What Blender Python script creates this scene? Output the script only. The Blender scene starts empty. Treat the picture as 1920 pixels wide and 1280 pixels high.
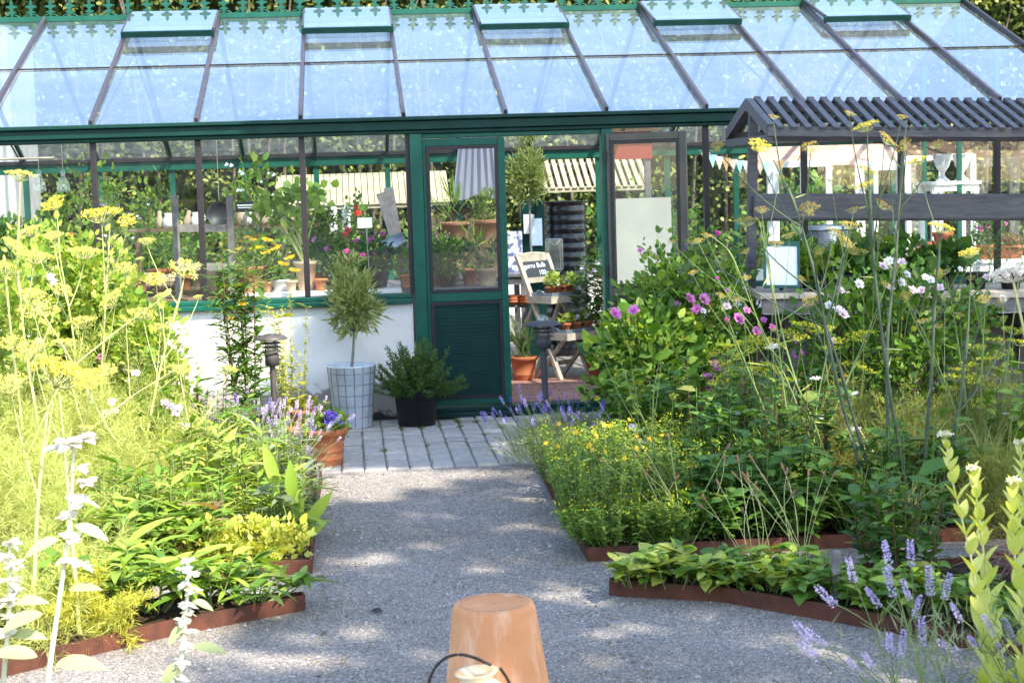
import bpy, math, random
import numpy as np
from mathutils import Vector, Matrix, Euler

# ------------------------------------------------------------------ scene, camera, light
sc = bpy.context.scene
COL = sc.collection
CAM = np.array([1.8222, -12.6981, 1.7632]); FPX = 3218.7; YAW, PITCH, ROLL = 0.0924, -0.0948, -0.0301
_f = np.array([math.sin(YAW)*math.cos(PITCH), math.cos(YAW)*math.cos(PITCH), math.sin(PITCH)])
_r = np.array([math.cos(YAW), -math.sin(YAW), 0.0]); _u = np.cross(_r, _f)
_R = math.cos(ROLL)*_r + math.sin(ROLL)*_u; _U = -math.sin(ROLL)*_r + math.cos(ROLL)*_u
cam_d = bpy.data.cameras.new('camera'); cam = bpy.data.objects.new('camera', cam_d); COL.objects.link(cam)
cam.matrix_world = Matrix(((_R[0], _U[0], -_f[0], CAM[0]), (_R[1], _U[1], -_f[1], CAM[1]), (_R[2], _U[2], -_f[2], CAM[2]), (0, 0, 0, 1)))
cam_d.sensor_width = 36; cam_d.lens = FPX/1920*36; cam_d.clip_end = 500; cam_d.clip_start = 0.1
cam_d.dof.use_dof = True; cam_d.dof.focus_distance = 11.8; cam_d.dof.aperture_fstop = 8.0
sc.camera = cam

SUN_AZ, SUN_EL = math.radians(35), math.radians(48)          # azimuth measured from -Y towards +X
SV = np.array([math.sin(SUN_AZ)*math.cos(SUN_EL), -math.cos(SUN_AZ)*math.cos(SUN_EL), math.sin(SUN_EL)])
w = bpy.data.worlds.new('World'); sc.world = w; w.use_nodes = True
nt = w.node_tree; nt.nodes.clear()
sky = nt.nodes.new('ShaderNodeTexSky'); sky.sky_type = 'NISHITA'; sky.sun_disc = False
sky.sun_elevation = SUN_EL; sky.sun_rotation = math.radians(180) - SUN_AZ
sky.air_density = 1.0; sky.dust_density = 0.7; sky.ozone_density = 1.6
bg = nt.nodes.new('ShaderNodeBackground'); bg.inputs[1].default_value = 0.15
wo = nt.nodes.new('ShaderNodeOutputWorld'); nt.links.new(sky.outputs[0], bg.inputs[0]); nt.links.new(bg.outputs[0], wo.inputs[0])
sl = bpy.data.lights.new('sun', 'SUN'); sl.energy = 2.9; sl.angle = math.radians(0.53); sl.color = (1.0, 0.95, 0.86)
so = bpy.data.objects.new('sun', sl); COL.objects.link(so)
so.rotation_euler = Vector(SV).to_track_quat('Z', 'Y').to_euler()
vs = sc.view_settings; sc.display_settings.display_device = 'sRGB'; vs.view_transform = 'Standard'; vs.look = 'None'
vs.exposure = 2.22; vs.gamma = 1.0; vs.use_white_balance = True; vs.white_balance_temperature = 7300; vs.use_curve_mapping = False
cy = sc.cycles; cy.max_bounces = 8; cy.diffuse_bounces = 4; cy.glossy_bounces = 3; cy.transmission_bounces = 4
cy.transparent_max_bounces = 24; cy.use_denoising = True; cy.caustics_reflective = False; cy.caustics_refractive = False
cy.sample_clamp_indirect = 4

def ray(x, y): return _f + _R*(x-960)/FPX - _U*(y-640)/FPX
def G(x, y, z=0.0):
    d = ray(x, y); return CAM + d*((z-CAM[2])/d[2])
def Y(x, y, yy):
    d = ray(x, y); return CAM + d*((yy-CAM[1])/d[1])

# ------------------------------------------------------------------ materials
def mat(name, c1, c2=None, rough=0.6, scale=20, spec=0.4, metal=0.0, bump=0.0, bscale=None, detail=6, coords='Object', lo=.35, hi=.65):
    m = bpy.data.materials.new(name); m.use_nodes = True; n = m.node_tree.nodes; l = m.node_tree.links
    b = n['Principled BSDF']; b.inputs['Roughness'].default_value = rough; b.inputs['Metallic'].default_value = metal
    b.inputs['Specular IOR Level'].default_value = spec
    tc = n.new('ShaderNodeTexCoord'); nz = n.new('ShaderNodeTexNoise'); nz.inputs['Scale'].default_value = scale; nz.inputs['Detail'].default_value = detail
    l.new(tc.outputs[coords], nz.inputs['Vector'])
    cr = n.new('ShaderNodeValToRGB'); cr.color_ramp.elements[0].position = lo; cr.color_ramp.elements[1].position = hi
    c2 = c2 or tuple(x*0.75 for x in c1)
    cr.color_ramp.elements[0].color = (*c2, 1); cr.color_ramp.elements[1].color = (*c1, 1)
    l.new(nz.outputs['Fac'], cr.inputs['Fac']); l.new(cr.outputs['Color'], b.inputs['Base Color'])
    if bump:
        bn = n.new('ShaderNodeTexNoise'); bn.inputs['Scale'].default_value = bscale or scale*3; bn.inputs['Detail'].default_value = 8
        l.new(tc.outputs[coords], bn.inputs['Vector'])
        bp = n.new('ShaderNodeBump'); bp.inputs['Strength'].default_value = bump; bp.inputs['Distance'].default_value = 0.02
        l.new(bn.outputs['Fac'], bp.inputs['Height']); l.new(bp.outputs['Normal'], b.inputs['Normal'])
    return m

def leafmat(name, cols, trans=0.35, rough=0.5, spec=0.35, tcol=None):
    """foliage: tone varies leaf by leaf, part of the light passes through"""
    m = bpy.data.materials.new(name); m.use_nodes = True; n = m.node_tree.nodes; l = m.node_tree.links
    b = n['Principled BSDF']; b.inputs['Roughness'].default_value = rough; b.inputs['Specular IOR Level'].default_value = spec
    g = n.new('ShaderNodeNewGeometry'); cr = n.new('ShaderNodeValToRGB')
    cols = list(cols)*2 if len(cols) == 1 else cols; e = cr.color_ramp.elements
    while len(e) < len(cols): e.new(0.5)
    for i, c in enumerate(cols):
        e[i].position = i/(len(cols)-1) if len(cols) > 1 else 0; e[i].color = (*c, 1)
    l.new(g.outputs['Random Per Island'], cr.inputs['Fac']); l.new(cr.outputs['Color'], b.inputs['Base Color'])
    t = n.new('ShaderNodeBsdfTranslucent')
    mul = n.new('ShaderNodeMixRGB'); mul.blend_type = 'MULTIPLY'; mul.inputs[0].default_value = 1
    tc = tcol or (1.5, 1.45, 0.6); mul.inputs[2].default_value = (*tc, 1)
    l.new(cr.outputs['Color'], mul.inputs[1]); l.new(mul.outputs[0], t.inputs['Color'])
    mx = n.new('ShaderNodeMixShader'); mx.inputs[0].default_value = trans
    l.new(b.outputs[0], mx.inputs[1]); l.new(t.outputs[0], mx.inputs[2]); l.new(mx.outputs[0], n['Material Output'].inputs['Surface'])
    return m

def glassmat(name, base=0.06, dust=0.04, tint=(0.93, 0.97, 0.95), dscale=6, dmax=0.2, rough=0.02, power=5.0, dustcol=(.75, .76, .72), peak=.94, gcol=(1, 1, 1)):
    m = bpy.data.materials.new(name); m.use_nodes = True; n = m.node_tree.nodes; l = m.node_tree.links; n.remove(n['Principled BSDF'])
    tr = n.new('ShaderNodeBsdfTransparent'); tr.inputs[0].default_value = (*tint, 1)
    gl = n.new('ShaderNodeBsdfGlossy'); gl.inputs['Roughness'].default_value = rough; gl.inputs['Color'].default_value = (*gcol, 1)
    lw = n.new('ShaderNodeLayerWeight'); pw = n.new('ShaderNodeMath'); pw.operation = 'POWER'; pw.inputs[1].default_value = power
    l.new(lw.outputs['Facing'], pw.inputs[0])
    ma = n.new('ShaderNodeMath'); ma.operation = 'MULTIPLY_ADD'; ma.inputs[1].default_value = peak-base; ma.inputs[2].default_value = base
    l.new(pw.outputs[0], ma.inputs[0])
    mx = n.new('ShaderNodeMixShader'); l.new(ma.outputs[0], mx.inputs[0]); l.new(tr.outputs[0], mx.inputs[1]); l.new(gl.outputs[0], mx.inputs[2])
    df = n.new('ShaderNodeBsdfDiffuse'); df.inputs[0].default_value = (*dustcol, 1)
    tl = n.new('ShaderNodeBsdfTranslucent'); tl.inputs[0].default_value = (*dustcol, 1)
    dm = n.new('ShaderNodeMixShader'); dm.inputs[0].default_value = .4; l.new(df.outputs[0], dm.inputs[1]); l.new(tl.outputs[0], dm.inputs[2])
    tc = n.new('ShaderNodeTexCoord'); nz = n.new('ShaderNodeTexNoise'); nz.inputs['Scale'].default_value = dscale; nz.inputs['Detail'].default_value = 9; nz.inputs['Roughness'].default_value = .7
    l.new(tc.outputs['Object'], nz.inputs['Vector'])
    mr = n.new('ShaderNodeMapRange'); mr.inputs['From Min'].default_value = .42; mr.inputs['From Max'].default_value = .78
    mr.inputs['To Min'].default_value = dust; mr.inputs['To Max'].default_value = dmax
    l.new(nz.outputs['Fac'], mr.inputs['Value'])
    m2 = n.new('ShaderNodeMixShader'); l.new(mr.outputs[0], m2.inputs[0]); l.new(mx.outputs[0], m2.inputs[1]); l.new(dm.outputs[0], m2.inputs[2])
    l.new(m2.outputs[0], n['Material Output'].inputs['Surface'])
    return m

# ------------------------------------------------------------------ mesh builder
def nrm(a):
    a = np.asarray(a, float); return a/np.maximum(np.linalg.norm(a, axis=-1, keepdims=True), 1e-9)

class M:
    def __init__(s): s.v = []; s.f = []; s.n = 0
    def add(s, v, faces, mi=0, smooth=False):
        v = np.asarray(v, float).reshape(-1, 3); s.v.append(v)
        by = {}
        if isinstance(faces, np.ndarray): by[faces.shape[1]] = [faces]
        else:
            for q in faces: by.setdefault(len(q), []).append(np.asarray(q)[None])
        for k, a in by.items(): s.f.append((np.concatenate(a)+s.n, mi, smooth))
        s.n += len(v)
    def box(s, a, b, mi=0, mt=None):
        (x0, y0, z0), (x1, y1, z1) = a, b
        v = np.array([(x0, y0, z0), (x1, y0, z0), (x1, y1, z0), (x0, y1, z0), (x0, y0, z1), (x1, y0, z1), (x1, y1, z1), (x0, y1, z1)], float)
        if mt is not None: v = v@np.array(mt.to_3x3()).T + np.array(mt.translation)
        s.add(v, np.array([(0, 3, 2, 1), (4, 5, 6, 7), (0, 1, 5, 4), (1, 2, 6, 5), (2, 3, 7, 6), (3, 0, 4, 7)]), mi)
    def bar(s, p, q, wd, th, up=(0, 0, 1), mi=0):
        """rectangular bar from p to q; wd sideways, th along up"""
        p = np.asarray(p, float); q = np.asarray(q, float); d = nrm(q-p); sd = nrm(np.cross(d, up)); u2 = np.cross(sd, d)
        o = [(-1, -1), (1, -1), (1, 1), (-1, 1)]
        v = [e + sd*a*wd/2 + u2*b*th/2 for e in (p, q) for a, b in o]
        s.add(v, np.array([(0, 1, 2, 3)[::-1], (4, 5, 6, 7), (0, 1, 5, 4), (1, 2, 6, 5), (2, 3, 7, 6), (3, 0, 4, 7)]), mi)
    def tube(s, pts, r0, r1=None, k=6, mi=0, cap=True):
        pts = np.asarray(pts, float); r1 = r0 if r1 is None else r1; n = len(pts)
        t = np.zeros_like(pts); t[1:-1] = pts[2:]-pts[:-2]; t[0] = pts[1]-pts[0]; t[-1] = pts[-1]-pts[-2]; t = nrm(t)
        a = np.array([0, 0, 1.0]) if abs(t[0][2]) < .9 else np.array([1.0, 0, 0])
        sd = nrm(np.cross(t, a)); up = np.cross(sd, t)
        rr = np.asarray(r0, float) if np.ndim(r0) else np.linspace(r0, r1, n)
        an = np.arange(k)*2*math.pi/k
        v = pts[:, None]+rr[:, None, None]*(np.cos(an)[None, :, None]*sd[:, None]+np.sin(an)[None, :, None]*up[:, None])
        i = np.arange(n-1)[:, None]*k; j = np.arange(k)[None]; j2 = (j+1) % k
        f = np.stack([i+j, i+j2, i+k+j2, i+k+j], -1).reshape(-1, 4)
        s.add(v.reshape(-1, 3), f, mi, True)
        if cap:
            s.add(v[0], [tuple(range(k))[::-1]], mi); s.add(v[-1], [tuple(range(k))], mi)
    def lathe(s, prof, k=32, mi=0, c=(0, 0, 0), smooth=True, scallop=0):
        prof = np.asarray(prof, float); n = len(prof); an = np.arange(k)*2*math.pi/k
        v = np.stack([prof[:, 0, None]*np.cos(an), prof[:, 0, None]*np.sin(an), np.repeat(prof[:, 1, None], k, 1)], -1)+np.asarray(c, float)
        i = np.arange(n-1)[:, None]*k; j = np.arange(k)[None]; j2 = (j+1) % k
        f = np.stack([i+j, i+j2, i+k+j2, i+k+j], -1).reshape(-1, 4)
        s.add(v.reshape(-1, 3), f, mi, smooth)
    def leaf(s, P, D, N, L, W, mi=0, kind='d', droop=0.15, fold=0.0):
        P = np.asarray(P, float).reshape(-1, 3); n = len(P)
        if n == 0: return
        D = nrm(np.broadcast_to(D, (n, 3))); N = np.broadcast_to(N, (n, 3))
        S = np.cross(D, N); bad = np.linalg.norm(S, axis=1) < 1e-3
        if bad.any(): S = S.copy(); S[bad] = np.cross(D[bad], np.array([.3, .5, .81]))
        S = nrm(S); N = np.cross(S, D)
        L = np.broadcast_to(L, (n,))[:, None]; W = np.broadcast_to(W, (n,))[:, None]
        if kind == 'd':
            v = np.stack([P, P+D*L*.42+S*W*.5+N*W*fold, P+D*L-N*L*droop, P+D*L*.42-S*W*.5+N*W*fold], 1); k = 4
            f = (np.arange(n)[:, None]*k+np.arange(4)[None])
            s.add(v.reshape(-1, 3), f, mi)
        elif kind == 'o':
            v = np.stack([P, P+D*L*.28+S*W*.48+N*W*fold, P+D*L*.28-S*W*.48+N*W*fold, P+D*L*.68+S*W*.4-N*L*droop*.4+N*W*fold, P+D*L*.68-S*W*.4-N*L*droop*.4+N*W*fold, P+D*L-N*L*droop], 1); k = 6
            b = np.arange(n)[:, None]*k
            s.add(v.reshape(-1, 3), np.concatenate([b+np.array([[1, 3, 4, 2]])]), mi)
            t1 = b+np.array([[0, 1, 2]]); t2 = b+np.array([[3, 5, 4]])
            s.f.append((np.concatenate([t1, t2])+s.n-n*k, mi, False))
        elif kind == 'L':   # broad leaf: rounded outline, folded midrib, tip bending down
            ts = (0, .1, .28, .5, .72, .9, 1.0); ws = (.06, .55, .95, 1.0, .74, .32, .01); V = []
            for t, a in zip(ts, ws):
                c = P+D*L*t-N*L*droop*t*t
                V += [c+S*W*.5*a+N*W*fold*a, c, c-S*W*.5*a+N*W*fold*a]
            v = np.stack(V, 1); k = 21; b = np.arange(n)[:, None]*k; q = []
            for i in range(6): j = 3*i; q += [b+np.array([[j, j+3, j+4, j+1]]), b+np.array([[j+1, j+4, j+5, j+2]])]
            s.add(v.reshape(-1, 3), np.concatenate(q), mi, True)
        elif kind == 'b':   # blade: long, bending over
            ts = (0, .4, .75, 1.0); ws = (.7, 1, .7, .05); V = []
            for t, a in zip(ts, ws):
                c = P+D*L*t-np.array([0, 0, 1.0])*L*droop*t*t
                V += [c+S*W*.5*a, c-S*W*.5*a]
            v = np.stack(V, 1); k = 8; b = np.arange(n)[:, None]*k
            s.add(v.reshape(-1, 3), np.concatenate([b+np.array([[0, 2, 3, 1]]), b+np.array([[2, 4, 5, 3]]), b+np.array([[4, 6, 7, 5]])]), mi)
    def mesh(s, name, mats):
        me = bpy.data.meshes.new(name)
        if s.n:
            v = np.concatenate(s.v); loops = []; starts = []; tot = []; mi = []; sm = []; c = 0
            for f, m_, smo in s.f:
                k = f.shape[1]; loops.append(f.reshape(-1)); starts.append(c+np.arange(len(f))*k); tot.append(np.full(len(f), k)); c += f.size
                mi.append(np.full(len(f), m_)); sm.append(np.full(len(f), smo))
            loops = np.concatenate(loops); me.vertices.add(len(v)); me.vertices.foreach_set('co', v.astype(np.float32).ravel())
            me.loops.add(len(loops)); me.loops.foreach_set('vertex_index', loops.astype(np.int32))
            st = np.concatenate(starts); me.polygons.add(len(st)); me.polygons.foreach_set('loop_start', st.astype(np.int32)); me.polygons.foreach_set('loop_total', np.concatenate(tot).astype(np.int32))
            me.polygons.foreach_set('material_index', np.concatenate(mi).astype(np.int32)); me.polygons.foreach_set('use_smooth', np.concatenate(sm).astype(bool))
            me.update(calc_edges=True); me.validate()
        for m_ in (mats if isinstance(mats, (list, tuple)) else [mats]): me.materials.append(m_)
        return me
    def build(s, name, mats, parent=None, loc=None, bevel=0):
        o = bpy.data.objects.new(name, s.mesh(name, mats)); COL.objects.link(o)
        if parent is not None: o.parent = parent
        if loc is not None: o.location = loc
        if bevel:
            b = o.modifiers.new('bevel', 'BEVEL'); b.width = bevel; b.segments = 2; b.limit_method = 'ANGLE'
        return o

def thing(name, label, cat, loc=(0, 0, 0), rz=0.0, group=None, rot=None):
    o = bpy.data.objects.new(name, None); COL.objects.link(o); o.empty_display_size = .1
    o.location = [float(x) for x in loc]; o.rotation_euler = rot if rot else (0, 0, rz); o['label'] = label; o['category'] = cat
    if group: o['group'] = group
    return o
def tag(o, label, cat, group=None):
    o['label'] = label; o['category'] = cat
    if group: o['group'] = group
    return o
def struct(o, kind='structure'): o['kind'] = kind; return o
def part(name, me, parent, loc=(0, 0, 0), rot=(0, 0, 0), sca=1.0, label=None):
    o = bpy.data.objects.new(name, me); COL.objects.link(o); o.parent = parent; o.location = [float(x) for x in loc]; o.rotation_euler = rot
    o.scale = (sca,)*3 if np.ndim(sca) == 0 else sca
    if label: o['label'] = label
    return o
def copy_tree(o, loc=None, rz=None, label=None, parent=None, sca=None):
    c = o.copy(); COL.objects.link(c)
    if parent is not None: c.parent = parent
    if loc is not None: c.location = [float(x) for x in loc]
    if rz is not None: c.rotation_euler = (0, 0, rz)
    if label: c['label'] = label
    if sca: c.scale = (sca,)*3
    for ch in list(o.children): copy_tree(ch, parent=c)
    return c
def axis_rot(d):
    return Vector([float(x) for x in d]).to_track_quat('Z', 'Y').to_euler()
def bez(p, q, sag=0.0, n=7, bow=(0, 0, 0)):
    p = np.asarray(p, float); q = np.asarray(q, float); t = np.linspace(0, 1, n)[:, None]
    return p+(q-p)*t+np.asarray(bow, float)*(4*t*(1-t))+np.array([0, 0, -sag])*(4*t*(1-t))
def rs(k): return np.random.RandomState(k)
def rdir(r, n, up=0.0, spread=1.0):
    d = r.normal(size=(n, 3))*spread; d[:, 2] += up; return nrm(d)
# ------------------------------------------------------------------ shared materials
GREEN = mat('green_paint', (.004, .088, .062), (.003, .066, .047), rough=.38, scale=9, spec=.3, bump=.03)
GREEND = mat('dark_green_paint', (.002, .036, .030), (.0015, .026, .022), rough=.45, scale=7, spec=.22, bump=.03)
BAR = mat('dark_bar', (.022, .018, .022), (.014, .012, .015), rough=.45, scale=30)
RAFT = mat('brown_aluminium', (.11, .085, .095), (.075, .06, .07), rough=.36, scale=14, metal=.65)
GLASS = glassmat('window_glass', base=.05, dust=.008, dmax=.045, dscale=4, dustcol=(.72, .77, .82))
RGLASS = glassmat('dusty_roof_glass', base=.33, dust=.03, dmax=.08, dscale=3, rough=.012, power=3.4, tint=(.74, .86, .95), gcol=(.82, .94, 1.0), peak=.97, dustcol=(.80, .84, .86))
BGLASS = glassmat('rear_glass', base=.04, dust=.0, dmax=.015, dscale=11)
RRGLASS = glassmat('rear_roof_glass', base=.05, dust=.12, dmax=.34, dscale=9, dustcol=(.70, .76, .82))  # dust thickened and tinted blue-white to imitate sky haze in the upper windows
STEEL = mat('zinc', (.58, .66, .74), (.46, .54, .63), rough=.5, scale=7, metal=.12, bump=.05)
GALV = mat('galvanised_steel', (.42, .45, .48), (.25, .28, .31), rough=.32, scale=12, metal=.85)
TERRA = mat('terracotta', (.52, .17, .075), (.40, .12, .055), rough=.75, scale=10, spec=.25, bump=.06)
TERRAW = mat('weathered_terracotta', (.50, .25, .15), (.38, .17, .10), rough=.85, scale=7, spec=.2, bump=.1)
CLAYP = mat('pale_clay', (.56, .42, .30), (.45, .31, .21), rough=.85, scale=9, spec=.2, bump=.08)
BLACKP = mat('black_plastic', (.012, .013, .016), (.008, .009, .011), rough=.42, scale=20)
SOIL = mat('soil', (.055, .036, .024), (.022, .015, .010), rough=.95, scale=30, spec=.1, bump=.8, bscale=60)
GREYWOOD = mat('grey_weathered_wood', (.20, .18, .185), (.12, .105, .11), rough=.8, scale=18, bump=.2)
PALEWOOD = mat('pale_wood', (.56, .47, .37), (.40, .32, .25), rough=.75, scale=14, bump=.15)
WHITEP = mat('white_paint', (.80, .79, .77), (.70, .69, .68), rough=.55, scale=8, bump=.06)
PAPER = mat('white_paper', (.82, .83, .84), (.78, .79, .80), rough=.5, scale=3)
LATTICE = mat('cream_slats', (.34, .30, .22), (.26, .23, .165), rough=.7, scale=8)

def stained(name, c1, c2):
    """dark stained timber with a grain along its length"""
    m = bpy.data.materials.new(name); m.use_nodes = True; n = m.node_tree.nodes; l = m.node_tree.links; b = n['Principled BSDF']
    tc = n.new('ShaderNodeTexCoord'); mp = n.new('ShaderNodeMapping'); mp.inputs['Scale'].default_value = (3, 22, 22)
    nz = n.new('ShaderNodeTexNoise'); nz.inputs['Scale'].default_value = 2.2; nz.inputs['Detail'].default_value = 8; nz.inputs['Distortion'].default_value = .6
    cr = n.new('ShaderNodeValToRGB'); cr.color_ramp.elements[0].position = .3; cr.color_ramp.elements[1].position = .7
    cr.color_ramp.elements[0].color = (*c2, 1); cr.color_ramp.elements[1].color = (*c1, 1)
    l.new(tc.outputs['Object'], mp.inputs[0]); l.new(mp.outputs[0], nz.inputs['Vector']); l.new(nz.outputs['Fac'], cr.inputs['Fac']); l.new(cr.outputs[0], b.inputs['Base Color'])
    b.inputs['Roughness'].default_value = .55; b.inputs['Specular IOR Level'].default_value = .5
    bp = n.new('ShaderNodeBump'); bp.inputs['Strength'].default_value = .25; bp.inputs['Distance'].default_value = .01; l.new(nz.outputs['Fac'], bp.inputs['Height']); l.new(bp.outputs[0], b.inputs['Normal'])
    return m
STAIN = stained('dark_stained_wood', (.105, .098, .110), (.045, .042, .050))

def gravelmat():
    m = bpy.data.materials.new('gravel'); m.use_nodes = True; n = m.node_tree.nodes; l = m.node_tree.links; b = n['Principled BSDF']
    b.inputs['Roughness'].default_value = .9; b.inputs['Specular IOR Level'].default_value = .25
    tc = n.new('ShaderNodeTexCoord'); mp = n.new('ShaderNodeMapping'); l.new(tc.outputs['Object'], mp.inputs[0])
    v1 = n.new('ShaderNodeTexVoronoi'); v1.inputs['Scale'].default_value = 165; l.new(mp.outputs[0], v1.inputs['Vector'])
    v2 = n.new('ShaderNodeTexVoronoi'); v2.inputs['Scale'].default_value = 70; l.new(mp.outputs[0], v2.inputs['Vector'])
    def ramp(src, stops):
        cr = n.new('ShaderNodeValToRGB'); e = cr.color_ramp.elements
        while len(e) < len(stops): e.new(.5)
        for i, (p, c) in enumerate(stops): e[i].position = p; e[i].color = (*c, 1)
        l.new(src, cr.inputs[0]); return cr.outputs[0]
    def bw(x):
        s_ = n.new('ShaderNodeSeparateColor'); l.new(x, s_.inputs[0]); return s_.outputs[0]
    c1 = ramp(bw(v1.outputs['Color']), [(0, (.05, .051, .058)), (.3, (.135, .137, .15)), (.65, (.235, .237, .252)), (.9, (.33, .326, .33)), (.97, (.50, .485, .47)), (1, (.70, .68, .65))])
    c2 = ramp(bw(v2.outputs['Color']), [(0, (.10, .10, .115)), (.5, (.205, .208, .225)), (1, (.34, .335, .34))])
    mx = n.new('ShaderNodeMixRGB'); mx.inputs[0].default_value = .30; l.new(c1, mx.inputs[1]); l.new(c2, mx.inputs[2])
    nz = n.new('ShaderNodeTexNoise'); nz.inputs['Scale'].default_value = 1.1; nz.inputs['Detail'].default_value = 5; l.new(mp.outputs[0], nz.inputs['Vector'])
    c3 = ramp(nz.outputs['Fac'], [(.3, (.95, .86, .75)), (.7, (1.22, 1.14, 1.03))])
    ml = n.new('ShaderNodeMixRGB'); ml.blend_type = 'MULTIPLY'; ml.inputs[0].default_value = 1; l.new(mx.outputs[0], ml.inputs[1]); l.new(c3, ml.inputs[2])
    l.new(ml.outputs[0], b.inputs['Base Color'])
    bp = n.new('ShaderNodeBump'); bp.inputs['Strength'].default_value = .9; bp.inputs['Distance'].default_value = .006
    l.new(v1.outputs['Distance'], bp.inputs['Height']); bp.invert = True; l.new(bp.outputs[0], b.inputs['Normal'])
    return m
GRAVEL = gravelmat()

def pavemat(name, c1, c2, joint, bw_, bh, off, mortar, rot=0.0, jn=0.0):
    m = bpy.data.materials.new(name); m.use_nodes = True; n = m.node_tree.nodes; l = m.node_tree.links; b = n['Principled BSDF']
    b.inputs['Roughness'].default_value = .8; b.inputs['Specular IOR Level'].default_value = .3
    tc = n.new('ShaderNodeTexCoord'); mp = n.new('ShaderNodeMapping'); mp.inputs['Rotation'].default_value = (0, 0, rot); l.new(tc.outputs['Object'], mp.inputs[0])
    br = n.new('ShaderNodeTexBrick'); br.inputs['Scale'].default_value = 1; br.inputs['Brick Width'].default_value = bw_; br.inputs['Row Height'].default_value = bh
    br.offset = off; br.inputs['Mortar Size'].default_value = mortar; br.inputs['Mortar Smooth'].default_value = .3; br.inputs['Bias'].default_value = 0
    br.inputs['Color1'].default_value = (*c1, 1); br.inputs['Color2'].default_value = (*c2, 1); br.inputs['Mortar'].default_value = (*joint, 1)
    wn = n.new('ShaderNodeTexNoise'); wn.inputs['Scale'].default_value = 5; l.new(mp.outputs[0], wn.inputs['Vector'])
    ad = n.new('ShaderNodeVectorMath'); ad.operation = 'MULTIPLY_ADD'; ad.inputs[1].default_value = (jn, jn, 0); l.new(wn.outputs['Color'], ad.inputs[0]); l.new(mp.outputs[0], ad.inputs[2])
    l.new(ad.outputs[0], br.inputs['Vector'])
    nz = n.new('ShaderNodeTexNoise'); nz.inputs['Scale'].default_value = 26; nz.inputs['Detail'].default_value = 8; l.new(tc.outputs['Object'], nz.inputs['Vector'])
    cr = n.new('ShaderNodeValToRGB'); cr.color_ramp.elements[0].position = .3; cr.color_ramp.elements[0].color = (.7, .7, .7, 1); cr.color_ramp.elements[1].position = .7; cr.color_ramp.elements[1].color = (1.15, 1.14, 1.12, 1)
    l.new(nz.outputs['Fac'], cr.inputs[0])
    ml = n.new('ShaderNodeMixRGB'); ml.blend_type = 'MULTIPLY'; ml.inputs[0].default_value = 1; l.new(br.outputs['Color'], ml.inputs[1]); l.new(cr.outputs[0], ml.inputs[2]); l.new(ml.outputs[0], b.inputs['Base Color'])
    bp = n.new('ShaderNodeBump'); bp.inputs['Strength'].default_value = .6; bp.inputs['Distance'].default_value = .012; bp.invert = True; l.new(br.outputs['Fac'], bp.inputs['Height']); l.new(bp.outputs[0], b.inputs['Normal'])
    return m

def wallmat():
    """white render; along the foot the paint has peeled to grey render, black tar at the bottom"""
    m = bpy.data.materials.new('white_render'); m.use_nodes = True; n = m.node_tree.nodes; l = m.node_tree.links; b = n['Principled BSDF']; b.inputs['Roughness'].default_value = .85
    tc = n.new('ShaderNodeTexCoord'); sp = n.new('ShaderNodeSeparateXYZ'); l.new(tc.outputs['Object'], sp.inputs[0])
    n1 = n.new('ShaderNodeTexNoise'); n1.inputs['Scale'].default_value = 5; n1.inputs['Detail'].default_value = 10; n1.inputs['Roughness'].default_value = .68; l.new(tc.outputs['Object'], n1.inputs['Vector'])
    def edge(z0, amp, sharp=.012):
        a = n.new('ShaderNodeMath'); a.operation = 'MULTIPLY_ADD'; a.inputs[1].default_value = amp; a.inputs[2].default_value = z0-amp*.5; l.new(n1.outputs['Fac'], a.inputs[0])
        d = n.new('ShaderNodeMath'); d.operation = 'SUBTRACT'; l.new(sp.outputs['Z'], d.inputs[0]); l.new(a.outputs[0], d.inputs[1])
        r = n.new('ShaderNodeMapRange'); r.inputs['From Min'].default_value = -sharp; r.inputs['From Max'].default_value = sharp; l.new(d.outputs[0], r.inputs['Value']); return r.outputs[0]
    n2 = n.new('ShaderNodeTexNoise'); n2.inputs['Scale'].default_value = 3; n2.inputs['Detail'].default_value = 7; l.new(tc.outputs['Object'], n2.inputs['Vector'])
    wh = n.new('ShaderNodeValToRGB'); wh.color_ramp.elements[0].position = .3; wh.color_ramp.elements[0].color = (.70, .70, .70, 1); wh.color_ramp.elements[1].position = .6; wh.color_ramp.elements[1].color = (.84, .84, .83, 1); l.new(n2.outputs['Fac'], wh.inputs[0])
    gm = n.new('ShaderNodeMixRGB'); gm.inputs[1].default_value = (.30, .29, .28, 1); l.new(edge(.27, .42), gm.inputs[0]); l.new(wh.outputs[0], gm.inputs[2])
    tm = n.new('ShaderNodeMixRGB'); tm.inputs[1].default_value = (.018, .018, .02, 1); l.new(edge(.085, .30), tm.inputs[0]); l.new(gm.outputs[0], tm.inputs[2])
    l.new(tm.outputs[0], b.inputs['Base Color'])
    bp = n.new('ShaderNodeBump'); bp.inputs['Strength'].default_value = .35; bp.inputs['Distance'].default_value = .02; l.new(n1.outputs['Fac'], bp.inputs['Height']); l.new(bp.outputs[0], b.inputs['Normal'])
    return m

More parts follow.
